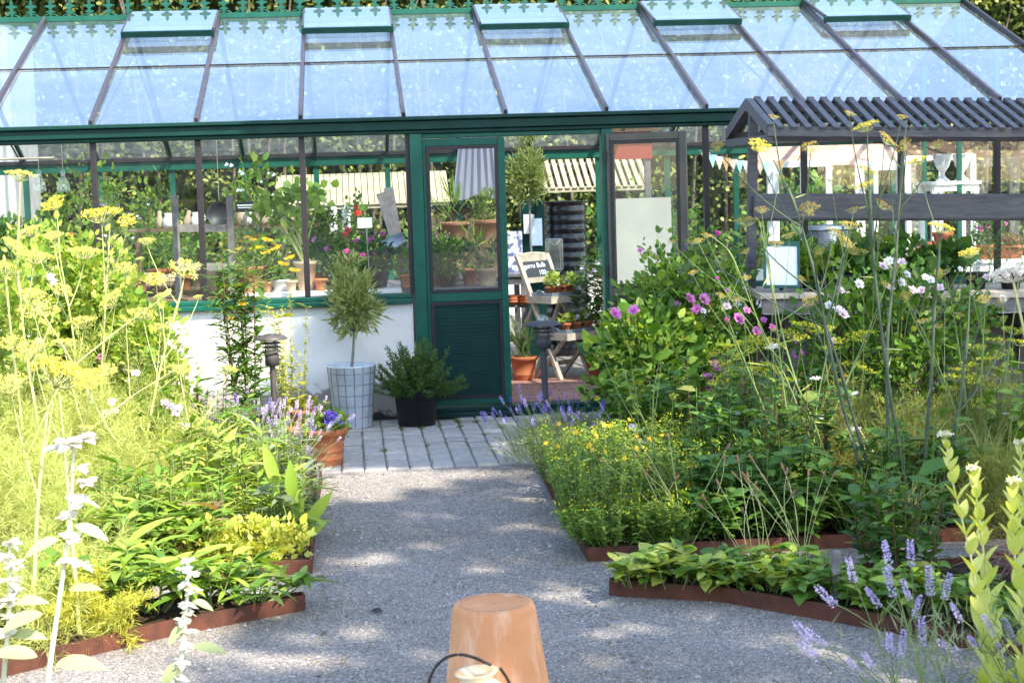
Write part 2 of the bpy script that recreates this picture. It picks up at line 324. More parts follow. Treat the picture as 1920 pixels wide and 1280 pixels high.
# ------------------------------------------------------------------ ground
m = M(); m.box((-150, -150, -.5), (150, 150, 0)); struct(m.build('gravel_ground', GRAVEL))
PAVE = leafmat('grey_setts', [(.36, .35, .335), (.30, .295, .285), (.40, .385, .365), (.33, .32, .31)], trans=0, rough=.85, spec=.25)
def grain(mt, sc_=30, lo=.72, hi=1.12, bump=.3):
    """fine mottling over the tone of each piece"""
    n = mt.node_tree.nodes; l = mt.node_tree.links; b = n['Principled BSDF']; src = b.inputs['Base Color'].links[0].from_socket
    tc = n.new('ShaderNodeTexCoord'); nz = n.new('ShaderNodeTexNoise'); nz.inputs['Scale'].default_value = sc_; nz.inputs['Detail'].default_value = 9; nz.inputs['Roughness'].default_value = .7; l.new(tc.outputs['Object'], nz.inputs['Vector'])
    mr = n.new('ShaderNodeMapRange'); mr.inputs['From Min'].default_value = .3; mr.inputs['From Max'].default_value = .7; mr.inputs['To Min'].default_value = lo; mr.inputs['To Max'].default_value = hi; l.new(nz.outputs['Fac'], mr.inputs['Value'])
    vm = n.new('ShaderNodeVectorMath'); vm.operation = 'SCALE'; l.new(src, vm.inputs[0]); l.new(mr.outputs[0], vm.inputs['Scale']); l.new(vm.outputs[0], b.inputs['Base Color'])
    bp = n.new('ShaderNodeBump'); bp.inputs['Strength'].default_value = bump; bp.inputs['Distance'].default_value = .01; l.new(nz.outputs['Fac'], bp.inputs['Height']); l.new(bp.outputs[0], b.inputs['Normal'])
grain(PAVE, 24)
r = rs(3); m = M(); xc = -1.2; i = 0
while xc < 4.4:
    y0 = -.03-r.uniform(0, .2); lim = -2.23+.05*math.sin(xc*1.7+1.3)-.02*abs(xc-2.2)
    while y0 > lim+.06:
        ln = r.choice([.19, .21, .24]); y1 = max(y0-ln, lim+r.normal()*.006); a, b, c, d = xc+.0025, xc+.1365, y1+.014, y0-.014; z = .015+r.normal()*.003; e = .010; tl = r.normal()*.0016
        if c < d-.03:
            m.add([(a, c, z-.02), (b, c, z-.02), (b, d, z-.02), (a, d, z-.02), (a, c, z-e), (b, c, z-e), (b, d, z-e), (a, d, z-e), (a+e, c+e, z+tl), (b-e, c+e, z), (b-e, d-e, z-tl), (a+e, d-e, z)], np.array([(8, 9, 10, 11), (4, 5, 9, 8), (5, 6, 10, 9), (6, 7, 11, 10), (7, 4, 8, 11), (0, 1, 5, 4), (1, 2, 6, 5), (2, 3, 7, 6), (3, 0, 4, 7)]))
        y0 = y1
    xc += .139
struct(m.build('paving', PAVE))
JOINT = mat('joint_sand', (.13, .125, .105), (.07, .072, .055), rough=.95, scale=40)
m = M(); m.box((-1.2, -2.2, -.02), (4.5, -.0, .005)); struct(m.build('paving_bed', JOINT))
BRICKF = pavemat('red_brick_floor', (.46, .24, .185), (.36, .17, .135), (.16, .10, .085), .24, .105, .5, .006, jn=.008)
m = M(); m.box((2.35, .1, 0), (7.2, 2.06, .03)); struct(m.build('brick_floor', BRICKF))
PEB = mat('pebbles', (.42, .36, .30), (.12, .10, .085), rough=.9, scale=45, bump=.9, bscale=50)
m = M(); m.box((-2.2, 2.06, 0), (7.3, 5.55, .024)); m.box((-2.2, .25, 0), (2.35, 2.06, .024)); struct(m.build('pebble_floor', PEB))
# bits of grass and moss in the paver joints; loose stones on the path
MOSS = leafmat('moss', [(.07, .10, .02), (.14, .17, .03), (.09, .12, .025)])
m = M(); r = rs(5); n = 450
px = 1.024+.139*(np.round(r.uniform(0, 18, n)))+r.normal(size=n)*.006; py = r.uniform(-2.2, -.05, n)
ctr = np.stack([1.024+.139*r.randint(0, 18, 40), r.uniform(-2.1, -.1, 40)], 1); k = r.randint(0, 40, 1500)
px = np.concatenate([px, ctr[k, 0]+r.normal(size=1500)*.014]); py = np.concatenate([py, ctr[k, 1]+r.normal(size=1500)*.025])
P_ = np.stack([px, py, np.full(len(px), .012)], 1); m.leaf(P_, rdir(r, len(px), .8), np.array([0, -1, .3]), r.uniform(.006, .022, len(px)), .005)
struct(m.build('joint_moss', MOSS), 'stuff')
STONE = leafmat('loose_stone', [(.08, .08, .09), (.2, .2, .215), (.26, .26, .265), (.38, .375, .37)], trans=0, rough=.9)
m = M(); r = rs(6); n = 9000
q = np.stack([r.uniform(.2, 4.4, n), r.uniform(-8, -2.2, n), np.zeros(n)], 1); s_ = np.exp(r.normal(size=n)*.45)*.0038
oc = np.array([(1, 0, 0), (0, 1, 0), (-1, 0, 0), (0, -1, 0), (0, 0, .8), (0, 0, -.5)], float)
v = q[:, None]+oc[None]*(s_[:, None, None])*r.uniform(.6, 1.4, (n, 6, 1)); f_ = np.array([(0, 1, 4), (1, 2, 4), (2, 3, 4), (3, 0, 4)])
m.add(v.reshape(-1, 3), (np.arange(n)[:, None, None]*6+f_[None]).reshape(-1, 3)); struct(m.build('loose_pebbles', STONE), 'stuff')

LITTER = leafmat('fallen_leaf', [(.20, .13, .06), (.12, .09, .04), (.28, .22, .10), (.16, .18, .06)], trans=.1)
r = rs(9); n = 700; xx = np.where(r.uniform(size=n) < .6, np.where(r.uniform(size=n) < .5, 1.63+abs(r.normal(size=n))*.07, 2.83-abs(r.normal(size=n))*.09), r.uniform(1.6, 2.9, n)); m = M()
m.leaf(np.stack([xx, r.uniform(-7, -2.3, n), np.full(n, .004)], 1), nrm(r.normal(size=(n, 3))*np.array([1, 1, .12])), np.array([0, 0, 1.])+r.normal(size=(n, 3))*.3, r.uniform(.008, .03, n), .009, 0, 'o', .1); struct(m.build('leaf_litter', LITTER), 'stuff')

# ------------------------------------------------------------------ greenhouse
S_ = .75; KL, KR = -3, 10; XL, XR = KL*S_, KR*S_; ZE, YR, ZR, YB = 2.235, 2.825, 3.25, 5.65
gh = thing('greenhouse', 'long green framed greenhouse with dusty glass roof, white base wall and spiked ridge', 'greenhouse', (0, 0, 0))
SLV = np.array([0, YR, ZR-ZE]); SLN = nrm(np.array([0, -(ZR-ZE), YR]))
def roofp(x, t, up=0.0): return np.array([x, 0, ZE])+SLV*t+SLN*up
WALL = wallmat()
m = M()
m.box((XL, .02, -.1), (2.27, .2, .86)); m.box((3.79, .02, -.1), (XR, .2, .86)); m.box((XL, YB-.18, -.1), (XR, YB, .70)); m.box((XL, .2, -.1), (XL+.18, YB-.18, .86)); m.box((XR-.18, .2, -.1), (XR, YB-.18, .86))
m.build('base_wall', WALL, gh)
for a, b in ((XL-.01, 2.268), (3.792, XR+.01)):
    m = M(); m.box((a, -.035, .863), (b, .10, .90)); m.box((a, .0, .90), (b, .105, .935)); m.build('sill', GREEN, gh, bevel=.006)
m = M(); m.box((XL-.02, -.055, 2.135), (XR+.02, .09, 2.20)); m.box((XL-.02, -.085, 2.203), (XR+.02, .05, 2.232)); m.box((XL-.02, -.03, 2.105), (XR+.02, .085, 2.133))
m.build('gutter', GREEND, gh, bevel=.006)
for k in list(range(KL, 4))+list(range(6, KR+1)):
    x = k*S_
    m = M()
    if k == 3: m.box((2.255, .0, .936), (2.285, .075, 2.104)); m.build('glazing_bar', BAR, gh); continue
    m.box((x-.021, .005, .936), (x+.021, .06, 2.104)); m.build('glazing_bar', BAR, gh, bevel=.004)
def pane(x0, x1, z0=.936, z1=2.104, y=.045, parent=None, mt=None):
    m = M(); m.add([(x0, y, z0), (x1, y, z0), (x1, y, z1), (x0, y, z1)], np.array([(0, 1, 2, 3)])); return m.build('window_pane', mt or GLASS, parent or gh)
for k in range(KL, 3): pane(k*S_+.021, (k+1)*S_-.021 if k < 2 else 2.255)
pane(3.79, 4.479)
for k in range(6, KR): pane(k*S_+.021, (k+1)*S_-.021)
# roof: rafters, panes, mid joint
for k in range(KL, KR+1):
    m = M(); x = k*S_; m.bar(roofp(x, -.01, .02), roofp(x, .995, .02), .028, .045, SLN); m.build('rafter', RAFT if k < KR else BAR, gh, bevel=.004)
    m = M(); m.bar((x, YB-.02, 2.06), (x, YR+.03, ZR-.02), .03, .045); m.build('rafter', GREEND, gh)
m = M(); m.bar(roofp(XL, .485, .008), roofp(XR, .485, .008), .008, .010, SLN); m.build('purlin', BAR, gh)
for k in range(KL, KR):
    x0, x1 = k*S_+.018, (k+1)*S_-.018
    for t0, t1 in ((0.0, .485), (.485, 1.0)):
        m = M(); m.add([roofp(x0, t0, .008*(t0 > 0)), roofp(x1, t0, .008*(t0 > 0)), roofp(x1, t1, .0), roofp(x0, t1, .0)], np.array([(0, 1, 2, 3)])); m.build('roof_pane', RGLASS, gh)
    m = M(); m.add([(x0, YB-.02, 2.06), (x1, YB-.02, 2.06), (x1, YR+.03, ZR-.03), (x0, YR+.03, ZR-.03)], np.array([(0, 1, 2, 3)])); m.build('rear_roof_pane', RRGLASS, gh)
for k in (0, 2, 4, 6, 8):
    x0, x1 = k*S_-.012, (k+1)*S_+.012; tb, tt = .735, .992; ub, ut = .105, .055
    m = M()
    m.bar(roofp(x0, tb, ub-.032), roofp(x1, tb, ub-.032), .04, .05, SLN)
    o = m.build('roof_vent', GREEND, gh, bevel=.004); m = M(); m.bar(roofp(x0, tt, ut), roofp(x1, tt, ut), .02, .02, SLN)
    for x in (x0+.012, x1-.012): m.bar(roofp(x, tb+.01, ub-.01), roofp(x, tt-.006, ut), .018, .026, SLN)
    m.build('vent_rail', RAFT, o)
    m = M(); m.add([roofp(x0+.02, tb-.012, ub+.004), roofp(x1-.02, tb-.012, ub+.004), roofp(x1-.02, tt, ut+.018), roofp(x0+.02, tt, ut+.018)], np.array([(0, 1, 2, 3)])); m.build('vent_pane', RGLASS, o)
# ridge with its row of spikes
m = M(); m.bar((XL-.05, YR, ZR+.008), (XR+.05, YR, ZR+.008), .08, .036); m.bar((XL-.05, YR, ZR+.032), (XR+.05, YR, ZR+.032), .022, .012); ridge = m.build('ridge_beam', GREEN, gh)
fm = M(); hh = .0
out = [(-.012, 0), (-.012, .035), (-.035, .05), (-.052, .043), (-.045, .062), (-.02, .07), (-.012, .085), (-.022, .10), (-.05, .118), (-.062, .108), (-.06, .132), (-.032, .138), (-.014, .142), (-.02, .17), (0, .212)]
pts = out+[(-x, z) for x, z in out[-2::-1]]
n = len(pts); v = np.array([(x, -.008, z) for x, z in pts]+[(x, .008, z) for x, z in pts])
fm.add(v, [tuple(range(n)), tuple(range(n, 2*n))[::-1]]+[(i+n, (i+1) % n+n, (i+1) % n, i) for i in range(n)])
fm.tube([(-.083, 0, .0), (-.06, 0, .016), (-.02, 0, .03), (0, 0, .018), (.02, 0, .03), (.06, 0, .016), (.083, 0, 0)], .008, k=5)
fme = fm.mesh('ridge_spike', [GREEN])
x = XL+.05
while x < XR: part('ridge_spike', fme, ridge, (x, YR, ZR+.036), sca=(.78, 1, .72)); x += .1665
# rear frame seen through the glass
m = M(); m.box((XL, YB-.09, 1.95), (XR, YB, 2.045)); m.build('rear_beam', GREEN, gh, bevel=.005); m = M(); m.box((XL, YB-.12, 2.046), (XR, YB-.01, 2.085)); m.build('rear_gutter', BAR, gh)
for k in range(KL, KR+1):
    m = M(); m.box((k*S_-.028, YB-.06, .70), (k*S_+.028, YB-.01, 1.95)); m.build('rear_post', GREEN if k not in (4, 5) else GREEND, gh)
for k in range(KL, KR): pane(k*S_+.028, (k+1)*S_-.028, .70, 1.95, YB-.035, mt=BGLASS)
for X_ in (XL+.03, XR-.03):
    m = M(); m.add([(X_, .05, .86), (X_, YB-.05, .86), (X_, YB-.05, 2.05), (X_, YR, ZR-.03), (X_, .05, 2.2)], [(0, 1, 2, 3, 4)]); m.build('gable_pane', BGLASS, gh)
    for yy, zt in ((.9, 2.5), (1.9, 2.88), (2.83, 3.2), (3.8, 2.8), (4.8, 2.36)):
        m = M(); m.box((X_-.02, yy-.02, .86), (X_+.02, yy+.02, zt)); m.build('gable_bar', GREEN, gh)
    m = M(); m.box((X_-.02, .06, 2.05), (X_+.02, YB-.06, 2.10)); m.build('gable_rail', GREEN, gh)
for k in (-2, 0, 2, 5, 7, 9):
    m = M(); m.tube([(k*S_, .1, 2.16), (k*S_, 2.83, 2.95)], .009, k=5); m.tube([(k*S_, YB-.1, 2.02), (k*S_, 2.83, 2.95)], .009, k=5); m.build('roof_brace', BAR, gh)
# doors
m = M(); m.box((2.286, -.03, .06), (2.375, .09, 2.104)); m.box((3.705, -.03, .06), (3.788, .09, 2.104)); m.box((2.376, -.01, 2.07), (3.704, .085, 2.104)); m.build('door_frame', GREEN, gh, bevel=.005)
m = M(); m.box((2.20, -.13, .0125), (3.87, .11, .05)); m.box((2.28, -.09, .0505), (3.80, .10, .082)); m.build('threshold', GREEND, gh, bevel=.004)
DOORIN = mat('backlit_door_paint', (.085, .062, .050), (.030, .044, .038), rough=.4, scale=4, spec=.5)  # brown grey of the back-lit, reflecting leaf put into its paint colour
def door(wd, loc, rz, mirror=1, dark=True):
    """leaf: local x from the hinge edge, y thickness, z up"""
    s = mirror; root = M(); z0, z1 = .088, 2.066
    def bx(M_, x0, x1, y0, y1, a, b): M_.box((min(s*x0, s*x1), y0, a), (max(s*x0, s*x1), y1, b))
    bx(root, 0, .028, 0, .04, z0, z1); bx(root, wd-.050, wd, -.006, .044, z0, z1)
    bx(root, .028, wd-.050, 0, .04, 2.012, z1); bx(root, .028, wd-.050, 0, .04, .865, .93); bx(root, .028, wd-.050, 0, .04, z0, .135)
    o = root.build('door', GREEN if dark else DOORIN, gh, loc=loc, bevel=.004); o.rotation_euler = (0, 0, rz)
    q = M(); e = .024
    for x0, x1, a, b in ((.0285, .0285+e, .931, 2.011), (wd-.0505-e, wd-.0505, .931, 2.011), (.0285+e, wd-.0505-e, .931, .931+e), (.0285+e, wd-.0505-e, 2.011-e, 2.011)): bx(q, x0, x1, -.004, .043, a, b)
    for x0, x1, a, b in ((.0285, .0285+e, .136, .864), (wd-.0505-e, wd-.0505, .136, .864), (.0285+e, wd-.0505-e, .136, .136+e), (.0285+e, wd-.0505-e, .864-e, .864)): bx(q, x0, x1, -.004, .043, a, b)
    q.build('door_gasket', BAR, o)
    q = M(); n_ = 26; zz = np.linspace(.153, .847, n_+1)
    for i in range(n_):
        h = zz[i+1]-zz[i]; xa, xb = sorted((s*.053, s*(wd-.075)))
        q.add([(xa, .010, zz[i]), (xb, .010, zz[i]), (xb, .010, zz[i]+h*.8), (xa, .010, zz[i]+h*.8), (xa, .0125, zz[i]+h*.9), (xb, .0125, zz[i]+h*.9), (xb, .010, zz[i+1]), (xa, .010, zz[i+1])], np.array([(0, 1, 2, 3), (3, 2, 5, 4), (4, 5, 6, 7)]))
    bx(q, .053, wd-.075, .02, .03, .153, .847)
    q.build('door_panel', GREEND, o)
    q = M(); xa, xb = sorted((s*.053, s*(wd-.075))); q.add([(xa, .02, .947), (xb, .02, .947), (xb, .02, 1.995), (xa, .02, 1.995)], np.array([(0, 1, 2, 3)])); q.build('door_pane', GLASS, o)
    for z in (.35, 1.05, 1.9):
        q = M(); q.tube([(-s*.006, -.012, z-.04), (-s*.006, -.012, z+.04)], .009, k=8); q.build('hinge', BAR, o)
    return o
door(.609, (2.3765, 0, 0), 0)
door(.60, (3.735, -.05, 0), math.radians(-23), dark=False)
# ------------------------------------------------------------------ plant building blocks
L_DARK = leafmat('dark_leaf', [(.028, .085, .017), (.052, .135, .026), (.09, .20, .036), (.045, .12, .026)])
L_MID = leafmat('mid_leaf', [(.055, .135, .02), (.10, .21, .028), (.15, .27, .036), (.075, .17, .022), (.12, .23, .03), (.20, .21, .05)])
L_LIGHT = leafmat('light_leaf', [(.14, .26, .035), (.22, .34, .045), (.30, .40, .07), (.17, .30, .04)])
L_YELLOW = leafmat('yellow_green_leaf', [(.28, .36, .06), (.37, .42, .09), (.45, .46, .13), (.31, .38, .07)])
L_GOLD = leafmat('golden_leaf', [(.42, .42, .06), (.50, .48, .09), (.36, .40, .06)])
L_OLIVE = leafmat('olive_leaf', [(.15, .19, .06), (.28, .32, .11), (.42, .45, .22), (.18, .23, .07), (.34, .38, .14)], rough=.42)
L_GREY = leafmat('grey_green_leaf', [(.13, .17, .10), (.20, .25, .15), (.27, .31, .21)])
L_ROSM = leafmat('needle_leaf', [(.045, .11, .025), (.075, .16, .035), (.12, .22, .05)])
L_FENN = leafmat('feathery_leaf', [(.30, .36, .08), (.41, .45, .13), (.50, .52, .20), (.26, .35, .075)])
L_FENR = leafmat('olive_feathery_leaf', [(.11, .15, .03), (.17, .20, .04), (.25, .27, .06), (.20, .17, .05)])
L_HED = leafmat('hedge_leaf', [(.022, .045, .008), (.05, .085, .014), (.08, .12, .02), (.34, .36, .11), (.13, .16, .03), (.05, .085, .016), (.025, .05, .01), (.20, .22, .05)])
L_BROWN = leafmat('dry_leaf', [(.22, .13, .07), (.32, .20, .11), (.16, .09, .06)])
L_PURP = leafmat('purple_grass_leaf', [(.24, .13, .13), (.33, .20, .18), (.42, .30, .24)])
STEMG = mat('green_stem', (.20, .27, .09), (.13, .20, .06), rough=.5, scale=12)
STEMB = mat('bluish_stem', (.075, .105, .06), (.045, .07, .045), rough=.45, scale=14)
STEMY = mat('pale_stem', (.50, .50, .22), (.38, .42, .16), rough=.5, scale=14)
STEMR = mat('reddish_stem', (.20, .09, .06), (.12, .06, .04), rough=.6, scale=14)
BARK = mat('bark', (.16, .13, .10), (.08, .065, .05), rough=.9, scale=26, bump=.5)
BARKG = mat('grey_bark', (.26, .25, .23), (.17, .16, .15), rough=.85, scale=30, bump=.3)
F_YEL = leafmat('yellow_floret', [(.62, .52, .05), (.72, .60, .10), (.55, .50, .07)], trans=.2)
F_YELP = leafmat('pale_yellow_floret', [(.62, .58, .12), (.72, .66, .20), (.58, .58, .14)], trans=.25)
F_YGR = leafmat('greenish_yellow_floret', [(.42, .44, .02), (.52, .50, .03), (.36, .42, .03)], trans=.2)
F_OCH = leafmat('ochre_floret', [(.36, .26, .05), (.46, .36, .09), (.30, .20, .05)], trans=.2)
F_GOLD = leafmat('golden_floret', [(.72, .42, .02), (.78, .52, .03), (.68, .36, .02)], trans=.15)
F_WHI = leafmat('white_petal', [(.80, .78, .80), (.84, .83, .84), (.74, .72, .76)], trans=.3, tcol=(1, 1, 1))
F_CRE = leafmat('cream_petal', [(.80, .70, .58), (.84, .78, .68)], trans=.25, tcol=(1, 1, 1))
F_PNK = leafmat('pink_petal', [(.66, .17, .50), (.76, .28, .62), (.60, .13, .46)], trans=.3, tcol=(1.1, .9, 1.1))
F_MAG = leafmat('magenta_petal', [(.62, .05, .34), (.70, .10, .44)], trans=.3, tcol=(1.1, .9, 1.1))
F_PALE = leafmat('pale_pink_petal', [(.80, .62, .72), (.84, .74, .80)], trans=.3, tcol=(1, .95, 1))
F_RED = leafmat('red_petal', [(.70, .04, .03), (.78, .08, .06)], trans=.25, tcol=(1.1, .8, .8))
F_LAV = leafmat('lavender_floret', [(.26, .20, .52), (.36, .28, .62), (.46, .38, .68)], trans=.2, tcol=(1, .95, 1.1))
F_LAVP = leafmat('pale_lavender_floret', [(.56, .46, .66), (.66, .56, .72), (.72, .64, .76)], trans=.25, tcol=(1, .95, 1.1))
F_VIO = leafmat('violet_petal', [(.10, .07, .42), (.17, .11, .55), (.07, .05, .30)], trans=.2, tcol=(1, .9, 1.2))

def crown(name, mats, parent, c, rad, n, L, W, seed, kind='d', clumps=0, csig=.25, out=.8, up=.25, shell=.35, lab=None, droop=.15, rej=None, fold=0.0, split=1):
    """leaf crown filling an ellipsoid: leaves sit in clumps, with gaps between them"""
    r = rs(seed); c = np.asarray(c, float); rad = np.broadcast_to(np.asarray(rad, float), (3,))
    d = rdir(r, max(clumps, 1)); q = d*(shell+(1-shell)*r.uniform(0, 1, (len(d), 1))**.6)
    if clumps: pos = q[r.randint(0, clumps, n)]+r.normal(size=(n, 3))*csig*r.uniform(.4, 1.2, (n, 1))
    else: pos = rdir(r, n)*(shell+(1-shell)*r.uniform(0, 1, (n, 1))**.5)
    keep = np.linalg.norm(pos, axis=1) < 1.18
    pos = pos[keep]; n = len(pos)
    dirs = nrm(pos*out+r.normal(size=(n, 3))*.55+np.array([0, 0, up])); P = c+pos*rad
    if rej is not None:
        k2 = ~rej(P); P, dirs, pos = P[k2], dirs[k2], pos[k2]; n = len(P)
    m = M(); Ls = L*np.exp(r.normal(size=n)*.32); N = rdir(r, n, .9)
    ms = mats if isinstance(mats, (list, tuple)) else [mats]
    which = r.randint(0, len(ms), n)
    for i in range(len(ms)):
        s = which == i; m.leaf(P[s], dirs[s], N[s], Ls[s], Ls[s]*W/L, i, kind, droop, fold)
    o = m.build(name, ms, parent)
    if lab: o['label'] = lab
    return o

def pot_me(rt, rb, h, mt, name='pot', rim=.16, lip=.010, k=36, scallop=False, bands=0):
    m = M(); zr = h*(1-rim); re = rb+(rt-rb)*(1-rim)
    prof = [(0, 0), (rb*.96, 0), (rb, .006)]
    for b in range(bands):
        t = .25+.25*b; rr = rb+(re-rb)*t; prof += [(rr, zr*t), (rr+.003, zr*t+.004), (rr+.003, zr*t+.009), (rr, zr*t+.013)]
    prof += [(re-.001, zr-.002), (re+lip, zr), (rt+lip, h-.006), (rt+lip*.7, h), (rt-.008, h), (rt-.014, h-.01), (rb-.008, .02)]
    m.lathe(prof, k)
    return m.mesh(name, [mt])
def disc(parent, rad, z, name='soil', mt=None):
    m = M(); r = rs(4); k = 20; an = np.arange(k)*2*math.pi/k
    v = [(0, 0, z+.008)]+[(rad*math.cos(a), rad*math.sin(a), z) for a in an]
    m.add(v, np.array([(0, i+1, (i+1) % k+1) for i in range(k)])); return m.build(name, mt or SOIL, parent)
def potted(name, label, cat, loc, rt, rb, h, mt, group=None, rz=0, soil=True, **kw):
    t = thing(name, label, cat, loc, rz, group); part('pot', pot_me(rt, rb, h, mt, **kw), t)
    if soil: disc(t, rt-.016, h*.90)
    return t

def stalks(name, mt, parent, bases, tips, r0, r1, seed, bow=.06, k=5, n=6):
    r = rs(seed); m = M()
    for b, t in zip(bases, tips): m.tube(bez(b, t, n=n, bow=np.append(r.normal(size=2)*bow, 0)), r0, r1, k)
    return m.build(name, mt, parent)

def herb(parent, seed, n_st, h, spread, L, W, leaf_m, stem_m, per=14, kind='o', base_r=.06, droop=.2, lean=(0, 0), z0=.12, out=.9, ns='stem', nf='foliage', hv=.25, stem_r=.004):
    """several upright stems with leaves all along them; returns the stem tips"""
    r = rs(seed); an = r.uniform(0, 2*math.pi, n_st); rr = np.sqrt(r.uniform(0, 1, n_st)); hh = h*(1-hv*r.uniform(0, 1, n_st))
    B = np.stack([np.cos(an)*rr*base_r, np.sin(an)*rr*base_r, np.zeros(n_st)], 1)
    T = np.stack([np.cos(an)*rr*spread+lean[0], np.sin(an)*rr*spread+lean[1], hh], 1)
    bow = np.stack([np.cos(an)*rr*spread*.12, np.sin(an)*rr*spread*.12, np.zeros(n_st)], 1)
    m = M(); Pl = []; Dl = []
    for i in range(n_st):
        c = bez(B[i], T[i], n=7, bow=bow[i]); m.tube(c, stem_r, stem_r*.45, 4)
        t = np.sort(r.uniform(z0, 1, per)); a = r.uniform(0, 2*math.pi, per)
        q = B[i]+(T[i]-B[i])*t[:, None]+bow[i]*(4*t*(1-t))[:, None]
        Pl.append(q); Dl.append(np.stack([np.cos(a)*out, np.sin(a)*out, r.uniform(-.1, .75, per)], 1))
    m.build(ns, stem_m, parent)
    P, D = np.concatenate(Pl), nrm(np.concatenate(Dl)); n = len(P); Ls = L*np.exp(r.normal(size=n)*.36)
    ms = leaf_m if isinstance(leaf_m, (list, tuple)) else [leaf_m]; wh = r.randint(0, len(ms), n); m = M()
    for i in range(len(ms)):
        s = wh == i; m.leaf(P[s], D[s], np.array([0, 0, 1.])+r.normal(size=(s.sum(), 3))*.25, Ls[s], Ls[s]*W/L, i, kind, droop, .12)
    m.build(nf, ms, parent)
    return T

def feather(parent, seed, h, rad, nf, mt, pin=18, thr=6, tl=.055, wd=.0028, name='foliage', tilt=1.0, c=(0, 0, 0)):
    """threadlike fennel foliage: arching fronds, each with side rays of fine threads"""
    r = rs(seed); an = r.uniform(0, 2*math.pi, nf); el = r.uniform(.15, 1.45, nf); ln = r.uniform(.55, 1.0, nf)
    d = np.stack([np.cos(an)*np.cos(el)*rad/h*1.2, np.sin(an)*np.cos(el)*rad/h*1.2, np.sin(el)], 1); ax = d*h*ln[:, None]
    b0 = np.stack([r.normal(size=nf)*rad*.22, r.normal(size=nf)*rad*.22, np.zeros(nf)], 1)+np.asarray(c)
    t = r.uniform(.3, 1.0, (nf, pin)); sag = np.array([0, 0, -1.])*(h*.28)*np.cos(el)[:, None]
    Q = b0[:, None]+ax[:, None]*t[..., None]+sag[:, None]*(t**2)[..., None]
    pd = nrm(nrm(ax)[:, None]*.8+r.normal(size=(nf, pin, 3))*.7); pl = h*.16*(1.15-t)+.03
    s = r.uniform(.1, 1, (nf, pin, thr)); P = Q[:, :, None]+pd[:, :, None]*(pl[..., None]*s)[..., None]
    D = nrm(pd[:, :, None]+r.normal(size=(nf, pin, thr, 3))*.75)
    P = P.reshape(-1, 3); D = D.reshape(-1, 3); n = len(P); m = M()
    m.leaf(P, D, rdir(r, n, .3), tl*r.uniform(.6, 1.4, n), wd, 0, 'd', .1)
    m.leaf(Q.reshape(-1, 3), pd.reshape(-1, 3), rdir(r, nf*pin, .2), pl.ravel(), wd*1.2, 0, 'd', .1)
    ms = mt if isinstance(mt, (list, tuple)) else [mt]
    if len(ms) > 1:
        for i, (f, _, sm) in enumerate(m.f): m.f[i] = (f, 0, sm)
    o = m.build(name, ms, parent); return o

def umbel_me(seed, R, H, nr, fl_m, st_m, fs=.006, nfl=14, dome=.25, name='umbel', ur=None):
    """compound umbel: rays from one point to flat clusters of tiny florets; origin at the stalk's end"""
    r = rs(seed); m = M(); k = np.arange(nr); a = k*2.39996+r.normal(size=nr)*.2; rr = R*np.sqrt((k+.6)/nr)*r.uniform(.85, 1.1, nr)
    T = np.stack([np.cos(a)*rr, np.sin(a)*rr, H*(1-dome*(rr/R)**2)*r.uniform(.9, 1.08, nr)], 1); ur = ur or R*1.15/math.sqrt(nr)
    for q in T: m.tube(bez((0, 0, 0), q, n=4, bow=(q[0]*.12, q[1]*.12, -H*.06)), R*.016+.0004, R*.009+.0003, 3, 1, cap=False)
    kk = np.repeat(np.arange(nr), nfl); n = len(kk); o = rdir(r, n, .9)*r.uniform(.5, 1, (n, 1))*np.array([1, 1, .45])*ur
    m.leaf(T[kk]+o-np.array([0, 0, ur*.1]), rdir(r, n, .1), rdir(r, n, 2.0), fs*r.uniform(.8, 1.4, n), fs*.85, 0, 'd', .1)
    return m.mesh(name, [fl_m, st_m])

def rose_me(seed, R, mt, name='rose_flower', layers=((1.0, 10, .1), (.88, 10, .4), (.7, 9, .8), (.5, 7, 1.3), (.3, 5, 2.2))):
    r = rs(seed); m = M()
    for s, n, up in layers:
        a = np.arange(n)*2*math.pi/n+r.uniform(0, 6)+r.normal(size=n)*.15
        D = nrm(np.stack([np.cos(a), np.sin(a), np.full(n, up)+r.normal(size=n)*.12], 1)); N = nrm(np.stack([-np.cos(a)*up, -np.sin(a)*up, np.ones(n)], 1)+r.normal(size=(n, 3))*.15)
        m.leaf(D*.1*R, D, N, R*s*r.uniform(.8, 1.12, n), R*(s*.35+.28), 0, 'o', -.12, .08)
    return m.mesh(name, [mt])
def spike_me(seed, L, R, mt, name='flower_spike', n=60, fs=.009):
    r = rs(seed); m = M(); z = np.round(r.uniform(0, 1, n)*9)/9; a = r.uniform(0, 6.28, n); rr = R*(1.1-.55*z)
    P = np.stack([np.cos(a)*rr*.5, np.sin(a)*rr*.5, z*L], 1); D = nrm(np.stack([np.cos(a), np.sin(a), np.full(n, .9)], 1))
    m.leaf(P, D, rdir(r, n), fs*r.uniform(.8, 1.3, n), fs*.6, 0, 'd'); return m.mesh(name, [mt])
def star_me(seed, R, mt, name='star_flower', n=5):
    m = M(); a = np.arange(n)*2*math.pi/n; m.leaf(np.zeros((n, 3)), np.stack([np.cos(a), np.sin(a), np.full(n, .25)], 1), np.array([0, 0, 1.]), R, R*.55, 0, 'o', .05)
    r = rs(seed); m.leaf(np.zeros((12, 3)), rdir(r, 12, 1.2), rdir(r, 12), R*.5, R*.06, 0, 'd'); return m.mesh(name, [mt])

